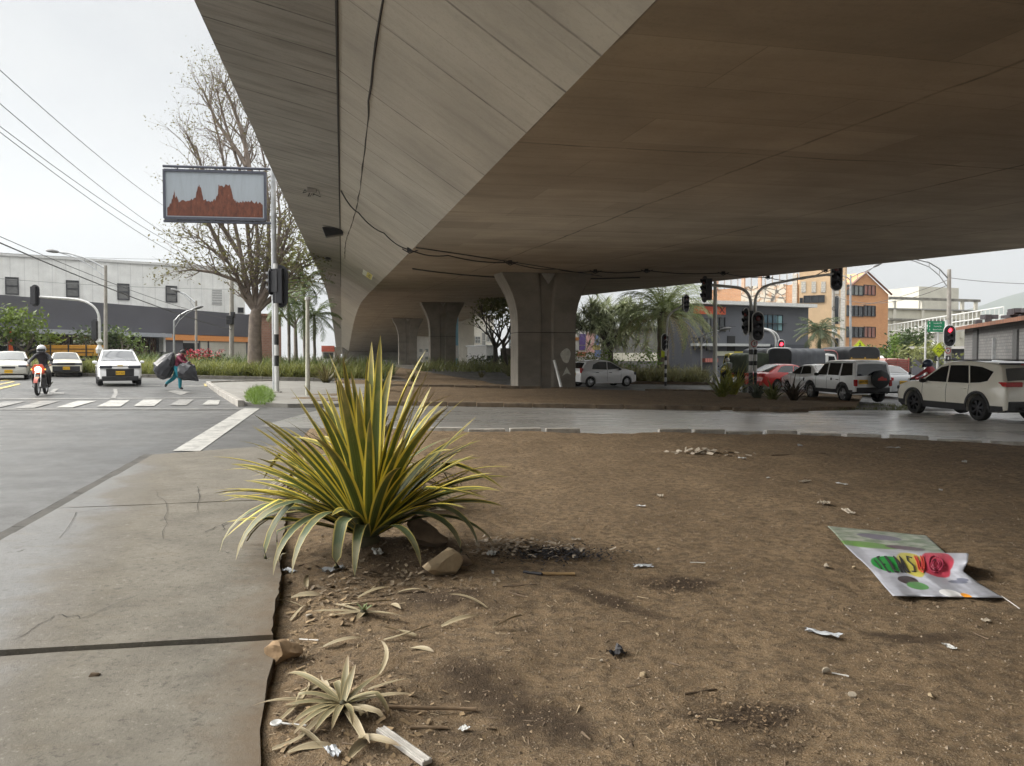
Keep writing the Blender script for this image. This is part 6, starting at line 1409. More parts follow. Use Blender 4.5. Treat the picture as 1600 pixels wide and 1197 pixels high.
hd=Vector((.53,-.85,0)).normalized(); car('sedan_car','old ivory sedan with black bumper behind the motorcycle rider','sedan',place(-27.2,46.0),hd,PK,VG)
# yellow trailer board of a parked truck behind it
o=thing('cargo_trailer','low orange yellow cargo trailer board above the old ivory sedan','trailer',place(-31.0,53.5),.15); mb=MB(); mb.box((0,0,1.55),(3.6,1.8,.75)); mb.build('side_board',pm('trailer_orange',(.55,.26,.03),.6,.2,2),o,bevel=.02)
for k in (-1,0,1): mb=MB(); mb.box((k*1.15,-.92,1.55),(.08,.06,.8)); mb.build('board_rib',PLAST,o)
for k in (-.3,.2): mb=MB(); mb.box((0,-.912,1.55+k*.5),(3.3,.02,.05)); mb.build('board_slot',PLAST,o)
for x in (-1,1):
    for s in (-1,1): wheel(o,x,s*.8,.38,.24,RIMD,s)
mb=MB(); mb.box((0,0,1.0),(3.5,1.5,.3)); mb.build('chassis',UNDER,o)
# canvas topped trucks
def truck(label,loc,hd,body,L=5.6,W=2.0,Ht=2.75,cabcol=None,front=True,rail=None,slats=None,rimcol=None,sign=None):
    o=thing('canvas_truck',label,'truck',loc,math.atan2(hd[1],hd[0]),'trucks queueing at the lights')
    xc=L/2-1.5; mb=MB(); 
    # cargo canvas with rounded top and ripples
    def ring(x):
        P=[]; n=14
        for k in range(n+1):
            a=PI*k/n; y=W/2*math.copysign(abs(math.cos(a))**.45,math.cos(a)); z=Ht-.45+.45*math.sin(a)**.7
            P.append((y,z))
        P=[(W/2,.85)]+P+[(-W/2,.85)]; return P
    xs=[xc-(xc+L/2)*i/22 for i in range(23)]; vs=[]
    for i,x in enumerate(xs):
        for y,z in ring(x): s=.02*math.sin(i*2.1+z*3)+.018*fbm(x*2,z*2,1.5); vs.append((x,y*(1+s),z+(.03*math.sin(i*PI/2.75*1.0) if z>Ht-.4 else 0)))
    n=len(ring(0)); mb.add(vs,[(i*n+k,i*n+k+1,(i+1)*n+k+1,(i+1)*n+k) for i in range(22) for k in range(n-1)]+[tuple(range(n-1,-1,-1)),tuple(22*n+k for k in range(n))])
    mb.build('canvas_cover',body,o,smooth=50)
    mb=MB(); mb.box(((xc-L/2)/2,0,.75),(xc+L/2,W*.96,.16)); mb.box((0,0,.58),(L*.94,.8,.2)); mb.build('chassis',UNDER,o)
    cab=cabcol or WHT; mb=MB(); pr=[(xc+.04,.55),(xc+.04,2.0),(xc+.25,2.12),(xc+.95,2.05),(xc+1.30,1.35),(xc+1.48,1.2),(xc+1.5,.5)]
    mb.prism(pr,Matrix(((1,0,0,0),(0,0,1,0),(0,1,0,0),(0,0,0,1))),-W/2*.9,W/2*.9); mb.build('cab',cab,o,bevel=.06)
    for s in (-1,1):
        mb=MB(); mb.prism([(xc+.35,1.35),(xc+.35,1.95),(xc+.85,1.93),(xc+1.12,1.35)],Matrix(((1,0,0,0),(0,0,1,0),(0,1,0,0),(0,0,0,1))),s*W/2*.9-.01,s*W/2*.9+.012); mb.build('side_window',CARGL,o)
        mb=MB(); mb.box((-L/2-.02,s*W*.40,.72),(.05,.22,.12)); mb.build('tail_light',TLAMP,o)
    mb=MB(); a,b=Vector((xc+.98,0,1.98)),Vector((xc+1.29,0,1.40)); mb.add([(a.x+.02,-W*.38,a.z),(a.x+.02,W*.38,a.z),(b.x+.03,W*.40,b.z),(b.x+.03,-W*.40,b.z)],[(0,1,2,3)]); mb.build('windscreen',CARGL,o,solid=.02)
    mb=MB(); mb.box((-L/2-.03,0,.62),(.04,.40,.18)); mb.build('number_plate',PLATE,o)
    if rail:
        mb=MB(); mb.tube([(-L/2-.03,y,z) for y,z in ring(0)],.035,6); mb.build('rear_hoop',rail,o,smooth=60)
        mb=MB(); mb.box((-L/2-.04,0,1.45),(.02,W*.7,.05)); mb.build('stripe',WHT,o)
    if slats:
        for k in range(6):
            mb=MB(); mb.box((-L/2-.06,0,.95+k*.17),(.04,W*.98,.08)); mb.build('rear_slat',slats,o)
        for y in (-.5,0,.5): mb=MB(); mb.box((-L/2-.09,y*W*.9,1.4),(.04,.07,1.1)); mb.build('slat_post',slats,o)
    if sign:
        mb=MB(); mb.box((-L/2-.13,*sign[:1],1.35),(.02,.95,.72)); s_=mb.build('yellow_board',YEL,o)
        for k in range(3): mb=MB(); mb.box((-L/2-.142,sign[0],1.55-.19*k),(.008,.7,.05)); mb.build('sign_line',pm('line_brown',(.3,.18,.02),.6),s_)
    for x in (L/2-.75,-L/2+1.1):
        for s in (-1,1): wheel(o,x,s*(W/2-.14),.40,.24,RIMD,s)
    return o
GT=pm('canvas_green',(.055,.07,.045),.75,.4,1.5,.5,6,dirt=(.16,.18,.12,.5)); GY=pm('canvas_grey',(.13,.135,.135),.7,.25,1.2,.5,6); BK=pm('canvas_black',(.022,.023,.026),.6,.3,1.2,.5,6); DG=pm('canvas_slate',(.075,.08,.09),.7,.25,1.2,.5,6)
up=Vector((-.12,.99,0)).normalized()
tr=truck('small truck with crumpled dark green canvas behind the leafy clump',place(15.9,51.5),up,GT,4.4,1.75,2.1,YEL); truck('grey canvas truck with pale frame, partly hidden by the striped poles',place(18.1,54.5),up,DG,5.4,2.0,2.5,WHT,rail=WHT)
truck('truck with long slate canvas standing sideways behind the red sedan',place(18.9,48.6),Vector((.9,.42,0)).normalized(),DG,4.4,1.9,2.42,WHT)
truck('grey canvas truck with red rear hoop directly above the red sedan',place(20.1,52),up,GY,5.2,1.85,2.35,WHT,rail=pm('hoop_red',(.5,.2,.2),.5))
truck('truck with black tarp, yellow slatted tailgate and yellow board',place(22.9,52.5),up,BK,5.4,2.1,2.62,WHT,slats=pm('slat_yellow',(.55,.33,.06),.6,.2,5),sign=(-.35,))
truck('plain grey box canvas truck above the white sedan roof',place(25.3,57.5),up,GY,5.4,2.3,2.75,WHT)
truck('small red slatted cargo truck beyond the jeep',place(27.2,56.0),up,pm('canvas_pink',(.40,.24,.21),.7,.25,2),4.2,1.9,1.9,WHT,slats=pm('slat_red',(.36,.12,.10),.6,.2,5))
# white van at the right edge
o=thing('van','white van cut by the right edge behind the cream SUV','van',place(20.2,27.2),math.atan2(.99,-.12),VG)
mb=MB(); M=Matrix(((1,0,0,0),(0,0,1,0),(0,1,0,0),(0,0,0,1))); mb.prism([(-2.2,.35),(-2.25,1.0),(-2.15,1.8),(-1.95,1.95),(1.0,1.98),(1.5,1.55),(2.2,1.1),(2.25,.4)],M,-.85,.85); mb.build('body',paint('paint_van',(.70,.70,.68)),o,bevel=.12)
for s in (-1,1):
    mb=MB(); mb.prism([(-1.9,1.25),(-1.85,1.75),(.95,1.78),(1.3,1.3)],M,s*.85-.01,s*.85+.012); mb.build('side_window',CARGL,o)
    for x in (-1.3,1.4): wheel(o,x,s*.75,.33,.22,RIM,s)
mb=MB(); mb.box((-2.21,0,1.5),(.04,1.3,.5)); mb.build('rear_window',CARGL,o,bevel=.01); mb=MB(); mb.box((-2.2,0,.5),(.18,1.7,.22)); mb.build('rear_bumper',PLAST,o,bevel=.03)
# ================================================================ PEOPLE
SKIN=pm('skin',(.26,.145,.09),.6,.1,8); HAIRB=pm('hair_black',(.012,.011,.010),.6)
def smooth_skin(name,verts,edges,radii,matof,mats,parent,sub=2,hands=()):
    me=bpy.data.meshes.new(name); me.from_pydata([tuple(v) for v in verts],edges,[]); o=bpy.data.objects.new(name,me); COL.objects.link(o)
    sk=o.modifiers.new('skin','SKIN'); 
    for i,r in enumerate(radii):
        d=me.skin_vertices[0].data[i]; d.radius=(r,r) if not isinstance(r,tuple) else r; d.use_root=(i==0)
    ss=o.modifiers.new('sub','SUBSURF'); ss.levels=sub; ss.render_levels=sub
    bake(o); me=o.data
    for m in mats: me.materials.append(m)
    V=[Vector(v) for v in verts]
    for p in me.polygons:
        c=p.center; best=None
        for k,(a,b) in enumerate(edges):
            A,B=V[a],V[b]; ab=B-A; t=max(0,min(1,(c-A).dot(ab)/max(1e-9,ab.length_squared))); d=(A+ab*t-c).length-.5*(radii[a] if not isinstance(radii[a],tuple) else radii[a][0])
            if best is None or d<best[0]: best=(d,k)
        p.material_index=matof[best[1]]; p.use_smooth=True
    if parent: o.parent=parent
    return o
def figure(parent,J,mats):
    """J: joint dict; returns body mesh. mats: skin, top, trousers, shoes"""
    names=['pelvis','waist','chest','neck','head','crown','shL','elL','wrL','haL','shR','elR','wrR','haR','hpL','knL','anL','toL','hpR','knR','anR','toR']
    rad=dict(pelvis=.15,waist=.135,chest=.155,neck=.06,head=.095,crown=.075,shL=.075,elL=.05,wrL=.034,haL=.036,shR=.075,elR=.05,wrR=.034,haR=.036,hpL=.115,knL=.088,anL=.068,toL=.035,hpR=.115,knR=.088,anR=.068,toR=.035)
    V=[Vector(J[n]) for n in names]; ix={n:i for i,n in enumerate(names)}; E=[];mo=[]
    for a,b,m in [('pelvis','waist',1),('waist','chest',1),('chest','neck',1),('neck','head',0),('head','crown',0),('chest','shL',1),('shL','elL',1),('elL','wrL',1),('wrL','haL',0),('chest','shR',1),('shR','elR',1),('elR','wrR',1),('wrR','haR',0),('pelvis','hpL',2),('hpL','knL',2),('knL','anL',2),('anL','toL',3),('pelvis','hpR',2),('hpR','knR',2),('knR','anR',2),('anR','toR',3)]: E.append((ix[a],ix[b])); mo.append(m)
    Rr=[rad[n] for n in names]
    # five fingers on each hand
    for s in 'LR':
        h,wv=V[ix['ha'+s]],V[ix['wr'+s]]; d=(h-wv).normalized(); sd=d.cross(Vector((0,0,1))); sd=sd.normalized() if sd.length>.1 else Vector((1,0,0)); dn=d.cross(sd)
        for k in range(5):
            if k<4: a=h+sd*(-.027+.018*k)+d*.03; b=a+d*(.04+.008*(1.5-abs(k-1.5)))-dn*.005; c=b+d*.02+dn*.03
            else: a=h-sd*.035; b=a+d*.025-sd*.02; c=b+d*.025
            i0=len(V); V+= [a,b,c]; Rr+= [.010,.0095,.008]; E+= [(ix['ha'+s],i0),(i0,i0+1),(i0+1,i0+2)]; mo+= [0,0,0]
    return smooth_skin('body',V,E,Rr,mo,mats,parent)
def face(parent,c,fwd,up=Vector((0,0,1)),hair=None):
    fwd=Vector(fwd).normalized(); sd=fwd.cross(up).normalized(); up=sd.cross(fwd); c=Vector(c)
    mb=MB(); mb.tube([c+fwd*.09+up*.01,c+fwd*.115-up*.03],[.010,.018],6); mb.build('nose',SKIN,parent,smooth=60)
    for s in (-1,1):
        mb=MB(); mb.lathe([(0,-.012),(.012,0),(0,.012)],tuple(c+fwd*.088+sd*s*.034+up*.015),n=8); mb.build('eye',HAIRB,parent)
        mb=MB(); mb.lathe([(0,-.03),(.018,0),(0,.03)],tuple(c+sd*s*.092-up*.005),n=8); mb.build('ear',SKIN,parent)
    mb=MB(); mb.tube([c+fwd*.085-sd*.025-up*.055,c+fwd*.093-up*.056,c+fwd*.085+sd*.025-up*.055],.007,5); mb.build('mouth',pm('lip',(.2,.07,.06),.6),parent)
    if hair:
        mb=MB(); rs=random.Random(1); n=14
        vs=[];
        for j in range(7):
            a=j/6*PI*.56
            for k in range(n):
                b=2*PI*k/n; dirv=up*math.cos(a)+(fwd*math.cos(b)+sd*math.sin(b))*math.sin(a)-fwd*.25*math.sin(a); vs.append(c+up*.02-fwd*.012+dirv*.115*(1+.06*rs.random()))
        mb.add(vs,[(j*n+k,j*n+(k+1)%n,(j+1)*n+(k+1)%n,(j+1)*n+k) for j in range(6) for k in range(n)]); mb.build('hair',hair,parent,smooth=60)
# walking person carrying two big sacks, going right (+X)
b=gp(277,609,RD+.012); p=thing('person','person in maroon top and turquoise trousers hurrying across with sacks','person',b,R(-8))
J=dict(pelvis=(-.02,0,.90),waist=(.06,0,1.05),chest=(.16,0,1.26),neck=(.24,0,1.42),head=(.31,0,1.53),crown=(.33,0,1.60),shL=(.17,.17,1.36),elL=(.30,.27,1.15),wrL=(.50,.24,1.06),haL=(.57,.22,1.05),shR=(.17,-.17,1.36),elR=(.36,-.24,1.18),wrR=(.58,-.22,1.12),haR=(.66,-.2,1.11),
 hpL=(-.02,.09,.86),knL=(-.20,.10,.48),anL=(-.54,.10,.27),toL=(-.60,.10,.10),hpR=(-.01,-.09,.86),knR=(.20,-.10,.48),anR=(.18,-.10,.09),toR=(.33,-.10,.045))
figure(p,J,[SKIN,pm('maroon_cloth',(.16,.02,.045),.8,.25,6),pm('turquoise_cloth',(.02,.24,.31),.8,.25,6),pm('shoe_dark',(.03,.028,.026),.7)]); face(p,(.315,0,1.54),(1,0,-.25),hair=HAIRB)
mb=MB(); mb.tube([(.10,-.19,1.42),(.13,0,1.45),(.10,.19,1.42)],[.05,.07,.05],8); mb.build('collar_cloth',pm('pale_cloth',(.5,.42,.42),.8,.2),p,smooth=60)
SACK=pm('sack_black',(.035,.036,.042),.42,.35,5,.8,9)
def sack(label,loc,prof,sx,tilt,seed,rz):
    mb=MB(); n=34; m=len(prof); vs=[]
    for j,(r,h) in enumerate(prof):
        for k in range(n):
            a=2*PI*k/n; f=.95+.34*nz(math.cos(a)*1.5+seed,math.sin(a)*1.5+h*3,1.3)+.30*abs(nz(math.cos(a)*3+seed,math.sin(a)*3+h*6,1.2,seed))-.12*abs(math.sin(a*4+h*5+seed)); vs.append((r*f*math.cos(a)*sx,r*f*math.sin(a)*.8,h+.03*nz(a,h,3,seed)))
    mb.add(vs,[(j*n+k,j*n+(k+1)%n,(j+1)*n+(k+1)%n,(j+1)*n+k) for j in range(m-1) for k in range(n)]+[tuple(range(n-1,-1,-1)),tuple((m-1)*n+k for k in range(n))])
    M=Euler((0,tilt,0)).to_matrix().to_4x4(); mb.v=[tuple(M@Vector(v)) for v in mb.v]
    o=mb.build('sack',SACK,smooth=24); o.location=loc; o.rotation_euler=(0,0,rz); return tag(o,label,'sack','black sacks carried by the walking person')
sack('big charcoal sack on the back of the walking person',b+Vector((-.40,-.12,1.02)),[(.05,-.62),(.22,-.56),(.40,-.38),(.44,-.14),(.36,.14),(.25,.36),(.12,.52),(.05,.62)],1.0,R(32),2.,R(-8))
sack('black sack held in front of the walking person',b+Vector((.52,-.22,.76)),[(.02,-.62),(.07,-.54),(.22,-.34),(.40,-.06),(.40,.16),(.24,.34),(.05,.42)],1.0,R(-52),7.,R(-8))
# motorcycles with riders
def moto(label,loc,hd,col,group='motorcycles',headlit=False):
    o=thing('motorcycle',label,'motorcycle',loc,math.atan2(hd[1],hd[0]),group); PC=pm('moto_'+col[0],col[1],.35,.1,3,coat=.6)
    for x in (.66,-.62):
        wo=bpy.data.objects.new('wheel',None); COL.objects.link(wo); wo.parent=o; wo.location=(x,0,.30)
        mb=MB(); mb.lathe([(.23,-.045),(.27,-.05),(.30,-.02),(.305,0),(.30,.02),(.27,.05),(.23,.045),(.23,-.045)],axis='Y',n=24); mb.build('tyre',TYRE,wo,smooth=50)
        mb=MB(); mb.lathe([(.235,-.02),(.235,.02),(.21,.02),(.21,-.02),(.235,-.02)],axis='Y',n=24)
        for k in range(6): a=k*PI/3; mb.tube([(0,0,0),(.22*math.cos(a),0,.22*math.sin(a))],.012,4)
        mb.build('rim',STEEL,wo)
    mb=MB(); mb.lathe([(0,0),(.13,0),(.15,.16),(.10,.30),(0,.34)],n=10); t=mb.build('fuel_tank',PC,o,smooth=50); t.matrix_local=Matrix.Translation((-.08,0,.80))@Euler((0,R(90),0)).to_matrix().to_4x4()@Matrix.Diagonal((.8,.9,1.1,1))
    mb=MB(); mb.box((-.42,0,.80),(.66,.24,.09)); mb.build('seat',PLAST,o,bevel=.035)
    mb=MB(); mb.box((0,0,.42),(.42,.26,.36)); mb.tube([(.38,0,.92),(.1,0,.62),(-.2,0,.55),(-.62,0,.32)],.035,6); mb.box((-.25,0,.60),(.4,.2,.2)); mb.build('engine',pm('engine_grey',(.08,.08,.085),.5,.3,9,metal=.4),o,bevel=.03)
    for s in (-1,1): mb=MB(); mb.tube([(.66,s*.085,.30),(.42,s*.085,.98)],[.028,.022],8); mb.build('fork',CHROME,o,smooth=60)
    mb=MB(); mb.grid(lambda u,v:Vector((.66+.34*math.cos(.45+1.5*u),-.06+.12*v,.30+.34*math.sin(.45+1.5*u))),8,2); mb.build('front_fender',PC,o,solid=.012)
    mb=MB(); mb.tube([(.34,-.36,1.04),(.40,-.2,1.0),(.42,0,.98),(.40,.2,1.0),(.34,.36,1.04)],.016,6); mb.build('handlebar',PLAST,o)
    mb=MB(); mb.lathe([(0,.07),(.07,.065),(.10,.02),(.085,-.07),(0,-.10)],axis='X',n=16); h=mb.build('headlight',pm('headlight_on',(.8,.75,.6),.2,emis=(1.,.82,.50),es=3.5) if headlit else HLAMP,o,smooth=60); h.location=(.52,0,.90)
    mb=MB(); mb.prism([(-.17,-.18),(.17,-.18),(.20,.02),(.12,.16),(-.12,.16),(-.20,.02)],Matrix.Translation((.47,0,.92))@facing(1,-0.0),-.04,.02); mb.build('front_cowl',PC,o,bevel=.02)
    for s in (-1,1):
        mb=MB(); mb.tube([(.36,s*.28,1.03),(.36,s*.36,1.20)],.010,5); mb.lathe([(0,-.05),(.055,-.02),(.055,.02),(0,.05)],(.36,s*.38,1.23),'X',10); mb.build('mirror',PLAST,o)
        mb=MB(); mb.lathe([(0,-.03),(.03,0),(0,.03)],(.47,s*.20,.90),n=8); mb.build('indicator',pm('amber_lamp',(.7,.25,.02),.3,emis=(1,.4,.03),es=1.2) if headlit else pm('amber_off',(.5,.2,.02),.3),o)
    mb=MB(); mb.tube([(-.1,.15,.32),(-.5,.16,.34),(-.8,.16,.42)],[.03,.045,.05],8); mb.build('exhaust',CHROME,o,smooth=60)
    mb=MB(); mb.box((-.85,0,.80),(.05,.18,.07)); mb.build('tail_light',TLAMP,o); mb=MB(); mb.box((-.88,0,.62),(.015,.2,.13)); mb.build('number_plate',PLATE,o)
    return o
def rider(label,loc,hd,top,trs,helm,pack=None):
    p=thing('person',label,'person',loc,math.atan2(hd[1],hd[0]),'motorcycle riders')
    J=dict(pelvis=(-.34,0,.92),waist=(-.28,0,1.08),chest=(-.20,0,1.30),neck=(-.14,0,1.46),head=(-.09,0,1.56),crown=(-.08,0,1.63),shL=(-.18,.18,1.40),elL=(.04,.33,1.18),wrL=(.30,.33,1.06),haL=(.35,.33,1.05),shR=(-.18,-.18,1.40),elR=(.04,-.33,1.18),wrR=(.30,-.33,1.06),haR=(.35,-.33,1.05),
     hpL=(-.30,.10,.90),knL=(.10,.24,.78),anL=(-.08,.22,.36),toL=(.10,.24,.28),hpR=(-.30,-.10,.90),knR=(.10,-.24,.78),anR=(-.08,-.22,.36),toR=(.10,-.24,.28))
    figure(p,J,[SKIN,top,trs,pm('shoe_dark',(.03,.028,.026),.7)]); face(p,(-.085,0,1.565),(1,0,-.1))
    mb=MB(); vs=[]; n=18
    for j in range(10):
        a=PI*.78*j/9
        for k in range(n): b2=2*PI*k/n; vs.append((-.09+.16*math.sin(a)*math.cos(b2)*1.08,.145*math.sin(a)*math.sin(b2),1.60+.155*math.cos(a)))
    mb.add(vs,[(j*n+k,j*n+(k+1)%n,(j+1)*n+(k+1)%n,(j+1)*n+k) for j in range(9) for k in range(n)]); h=mb.build('helmet',helm,p,smooth=60)
    mb=MB(); mb.grid(lambda u,v:Vector((-.09+.178*math.cos(-1.0+2.0*u),.158*math.sin(-1.0+2.0*u)*1.0,1.53+.09*v)),10,3); mb.build('visor',CARGL,h,smooth=60,solid=.006)
    mb=MB(); mb.grid(lambda u,v:Vector((-.09+.182*math.cos(-.8+1.6*u),.16*math.sin(-.8+1.6*u),1.455+.075*v)),10,2); mb.build('chin_bar',SIGB,h,smooth=60,solid=.02)
    if pack: mb=MB(); mb.box((-.44,0,1.25),(.2,.32,.42)); mb.build('backpack',pack,p,bevel=.06)
    return p
c=gp(62,618,RD+.012); hd=Vector((.36,-.93,0)).normalized(); c=c-hd*.35; c=place(c.x,c.y)
moto('red motorcycle with lit headlight coming towards the camera','' or c,hd,('red',(.42,.06,.03)),headlit=True)
rider('motorcycle rider in dark jacket and silver helmet, facing the camera',c,hd,pm('jacket_dark',(.03,.03,.036),.7,.25,6),pm('trousers_dark',(.025,.024,.024),.8,.25),pm('helmet_silver',(.45,.46,.47),.3,.1,coat=.6))
hd=Vector((-.12,.99,0)).normalized(); c=place(15.05,27.5); hd2=Vector((-.55,.83,0)).normalized()
moto('motorcycle waiting between the silver jeep and the cream SUV',c,hd2,('dark',(.03,.03,.035)))
rider('motorcycle rider in red jacket with dark blue helmet behind the cream SUV',c,hd2,pm('jacket_red',(.42,.05,.06),.7,.25,5),pm('jeans',(.04,.06,.12),.8,.25),pm('helmet_blue',(.03,.05,.09),.3,.1,coat=.6))
c=place(13.3,46.8); moto('motorcycle seen from behind beside the green canvas truck',c,hd,('yellow',(.5,.4,.03)))
rider('motorcycle rider with pale top and grey backpack by the green canvas truck',c,hd,pm('top_pale',(.45,.52,.50),.8,.2),pm('trousers_dark',(.025,.024,.024),.8,.25),pm('helmet_grey',(.32,.32,.30),.35),pm('pack_grey',(.16,.17,.15),.8,.2))
c=place(17.9,25.3); moto('motorcycle hidden behind the cream SUV, only a wheel showing below',c,Vector((-.5,.85,0)).normalized(),('dark',(.03,.03,.035)))
# ================================================================ LITTER, STONES, BANNER
def gd(px,py): p=gp(px,py,.02); p.z=dirt_z(p.x,p.y); return p
def rock_mesh(mb,c,d,seed,rz=0,ico=3,rough=.28):
    bm=bmesh.new(); bmesh.ops.create_icosphere(bm,subdivisions=ico,radius=1)
    rs=random.Random(seed); planes=[(Vector((rs.gauss(0,1),rs.gauss(0,1),rs.gauss(0,1))).normalized(),rs.uniform(.42,.78)) for _ in range(11)]
    for v in bm.verts:
        p=v.co.copy()
        for n,k in planes:
            e=p.dot(n)-k
            if e>0: p-=n*e
        p*=1+rough*.35*noise.noise(p*2.2+Vector((seed,0,0)))+.06*noise.noise(p*7+Vector((seed,3,0))); v.co=p
    M=Matrix.Translation(c)@Matrix.Rotation(rz,4,'Z')@Matrix.Diagonal((*[k/2 for k in d],1))
    bm.verts.index_update(); mb.add([M@v.co for v in bm.verts],[tuple(v.index for v in f.verts) for f in bm.faces]); bm.free()
ROCK=pm('tan_rock',(.36,.28,.175),.9,.3,6,.6,40,dirt=(.17,.12,.07,.8)); CLOD=pm('soil_clod',(.12,.085,.055),.95,.35,6,.8,30); STONE=pm('pale_stone',(.36,.31,.24),.9,.25,8,.4,60)
def single(name,label,cat,px,py,build,mat,group=None,rz=0,dz=0,smooth=None,**k):
    p=gd(px,py); p.z+=dz; mb=MB(); build(mb); o=mb.build(name,mat,smooth=smooth,**k); o.location=p; o.rotation_euler=(0,0,rz); return tag(o,label,cat,group)
single('rock','angular tan rock lying beside the foot of the big agave','rock',687,898,lambda m:rock_mesh(m,(0,0,.07),(.36,.30,.26),4,rough=.12),ROCK,None,.3,-.01,smooth=18)
single('rock','flat dark stone tucked behind the angular tan rock','rock',715,884,lambda m:rock_mesh(m,(0,0,.02),(.34,.2,.12),9),CLOD,None,-.3,smooth=35)
single('soil_clod','big dark lump of soil at the base of the agave, behind the tan rock','soil',660,868,lambda m:rock_mesh(m,(0,0,.06),(.42,.34,.30),12,rough=1.1),CLOD,None,.2,smooth=60)
single('rock','rounded earthy stone wedged at the corner of the open slab joint','rock',444,1030,lambda m:rock_mesh(m,(0,0,.03),(.20,.15,.14),15,rough=.5),pm('earthy',(.27,.18,.10),.95,.3,7,.6,40),None,.1,smooth=50)
SG_='small stones on the soil'
for i,(px,py,s,l) in enumerate([(520,968,.06,'small round brown stone by the tiny agave sprout'),(483,965,.05,'small lumpy stone left of the tiny agave sprout'),(560,1010,.03,'little stone below the sprout'),(1290,1048,.06,'tan pebble at the end of a white straw'),(1335,887,.05,'pebble left of the plastic banner'),(1292,886,.07,'pale stone standing left of the plastic banner corner'),(1005,1050,.05,'grey stone alone in the bare middle of the soil'),(940,1030,.03,'small clump of dirt near the black scrap'),(1455,1085,.05,'flat pebble near the lower right corner'),(1330,1090,.05,'pebble to the right of the mulchy damp patch')]):
    single('pebble',l,'stone',px,py,lambda m,s=s,i=i:rock_mesh(m,(0,0,s*.25),(s,s*.8,s*.6),30+i,ico=2),STONE if i%2 else ROCK,SG_,i,smooth=40)
p=gp(148,1052,PV); mb=MB(); rock_mesh(mb,(0,0,.008),(.09,.05,.03),77,ico=2,rough=.5); o=mb.build('soil_clod',CLOD,smooth=50); o.location=p+Vector((0,0,-.016)); tag(o,'small crumb of soil alone on the nearest pavement slab','soil')
# dark hole beside slab corner
PAPER=pm('paper_white',(.48,.48,.46),.7,.1,9); PAPERT=pm('paper_tan',(.44,.38,.30),.8,.2,9); FILM=pm('plastic_film',(.44,.46,.48),.25,.1,9); BLKS=pm('black_scrap',(.012,.011,.014),.6,.3)
def crumple(w,h,amp,seed,n=7):
    def b(mb):
        rs=random.Random(seed); ed=[1+rs.uniform(-.25,.2) for _ in range(40)]
        def f(u,v):
            x=(u-.5)*w*(1+.35*nz(v*3,seed,1.2)); y=(v-.5)*h*(1+.35*nz(u*3,seed+4,1.2)); return Vector((x,y,.008+amp*(abs(nz(u*3.1,v*2.7,1,seed))+.6*abs(nz(u*7,v*7,1,seed+2)))))
        mb.grid(f,n,n)
    return b
LG='paper and plastic scraps'
for i,(px,py,w,h,amp,mt,l) in enumerate([(1005,889,.16,.09,.03,FILM,'crumpled clear plastic scrap between the two damp patches in mid soil'),(1031,775,.10,.09,.07,PAPERT,'pale crumpled scrap standing alone left of centre soil'),(1002,790,.11,.06,.03,PAPER,'small white paper scrap just left of the pale crumpled one'),(1257,752,.26,.10,.05,PAPERT,'grey flattened packet on the far right soil'),(1315,757,.18,.06,.03,PAPER,'thin white scrap right of the flattened packet'),(1288,787,.14,.10,.09,PAPERT,'tan crumpled wrapper standing above the banner'),(1325,796,.30,.08,.04,PAPERT,'long tan torn wrapper trailing right, above the banner'),(1250,697,.10,.06,.08,FILM,'white plastic cup scrap near the road edge'),(1507,722,.22,.08,.05,PAPER,'white paper scrap at right, below the puddle'),(1160,716,.16,.07,.06,PAPER,'white scrap on the far soil, right of the rubbish heap'),(1136,712,.12,.08,.05,PAPERT,'cream scrap between the rubbish heap and the white scrap'),(1482,1011,.10,.05,.02,PAPER,'small white paper scrap below the banner at right'),(1540,973,.07,.05,.03,PAPERT,'tiny cream scrap below the banner tip'),(1470,767,.10,.05,.03,PAPER,'tiny white scrap on the right, level with the packet'),(450,893,.14,.08,.05,FILM,'crumpled white paper under the drooping agave leaves, near the slab edge'),(520,895,.20,.10,.05,FILM,'torn plastic strip at the foot of the big agave'),(590,880,.18,.08,.05,PAPER,'white torn paper tucked right at the agave stem'),(900,845,.1,.05,.03,PAPERT,'small tan scrap above the burnt patch'),(768,870,.14,.08,.05,PAPER,'curled grey paper in the litter right of the tan rock'),(648,838,.16,.08,.05,FILM,'bluish plastic scrap on the soil lump behind the rock'),(725,1140,.05,.04,.02,PAPER,'tiny white flake in the damp soil at the bottom'),(520,1185,.09,.06,.04,FILM,'crumpled white scrap under the small dry agave'),(1200,745,.06,.05,.03,PAPER,'tiny pale scrap near the far centre of the soil'),(770,895,.1,.02,.01,PAPER,'thin white strip right of the tan rock'),(1395,700,.3,.1,.04,PAPER,'torn white paper at the puddle rim')]):
    single('litter_scrap',l,'litter',px,py,crumple(w*.8,h*.8,amp*.7,i*3.7),mt,LG,i*1.3,smooth=25)
single('litter_scrap','black torn scrap standing on bare soil in the lower middle','litter',962,1018,crumple(.09,.07,.07,91.),BLKS,LG,.5,smooth=20)
single('plastic_sleeve','clear crumpled plastic sleeve on the soil in the lower right','litter',1285,992,crumple(.18,.05,.025,55.,9),FILM,LG,-.6,smooth=30)
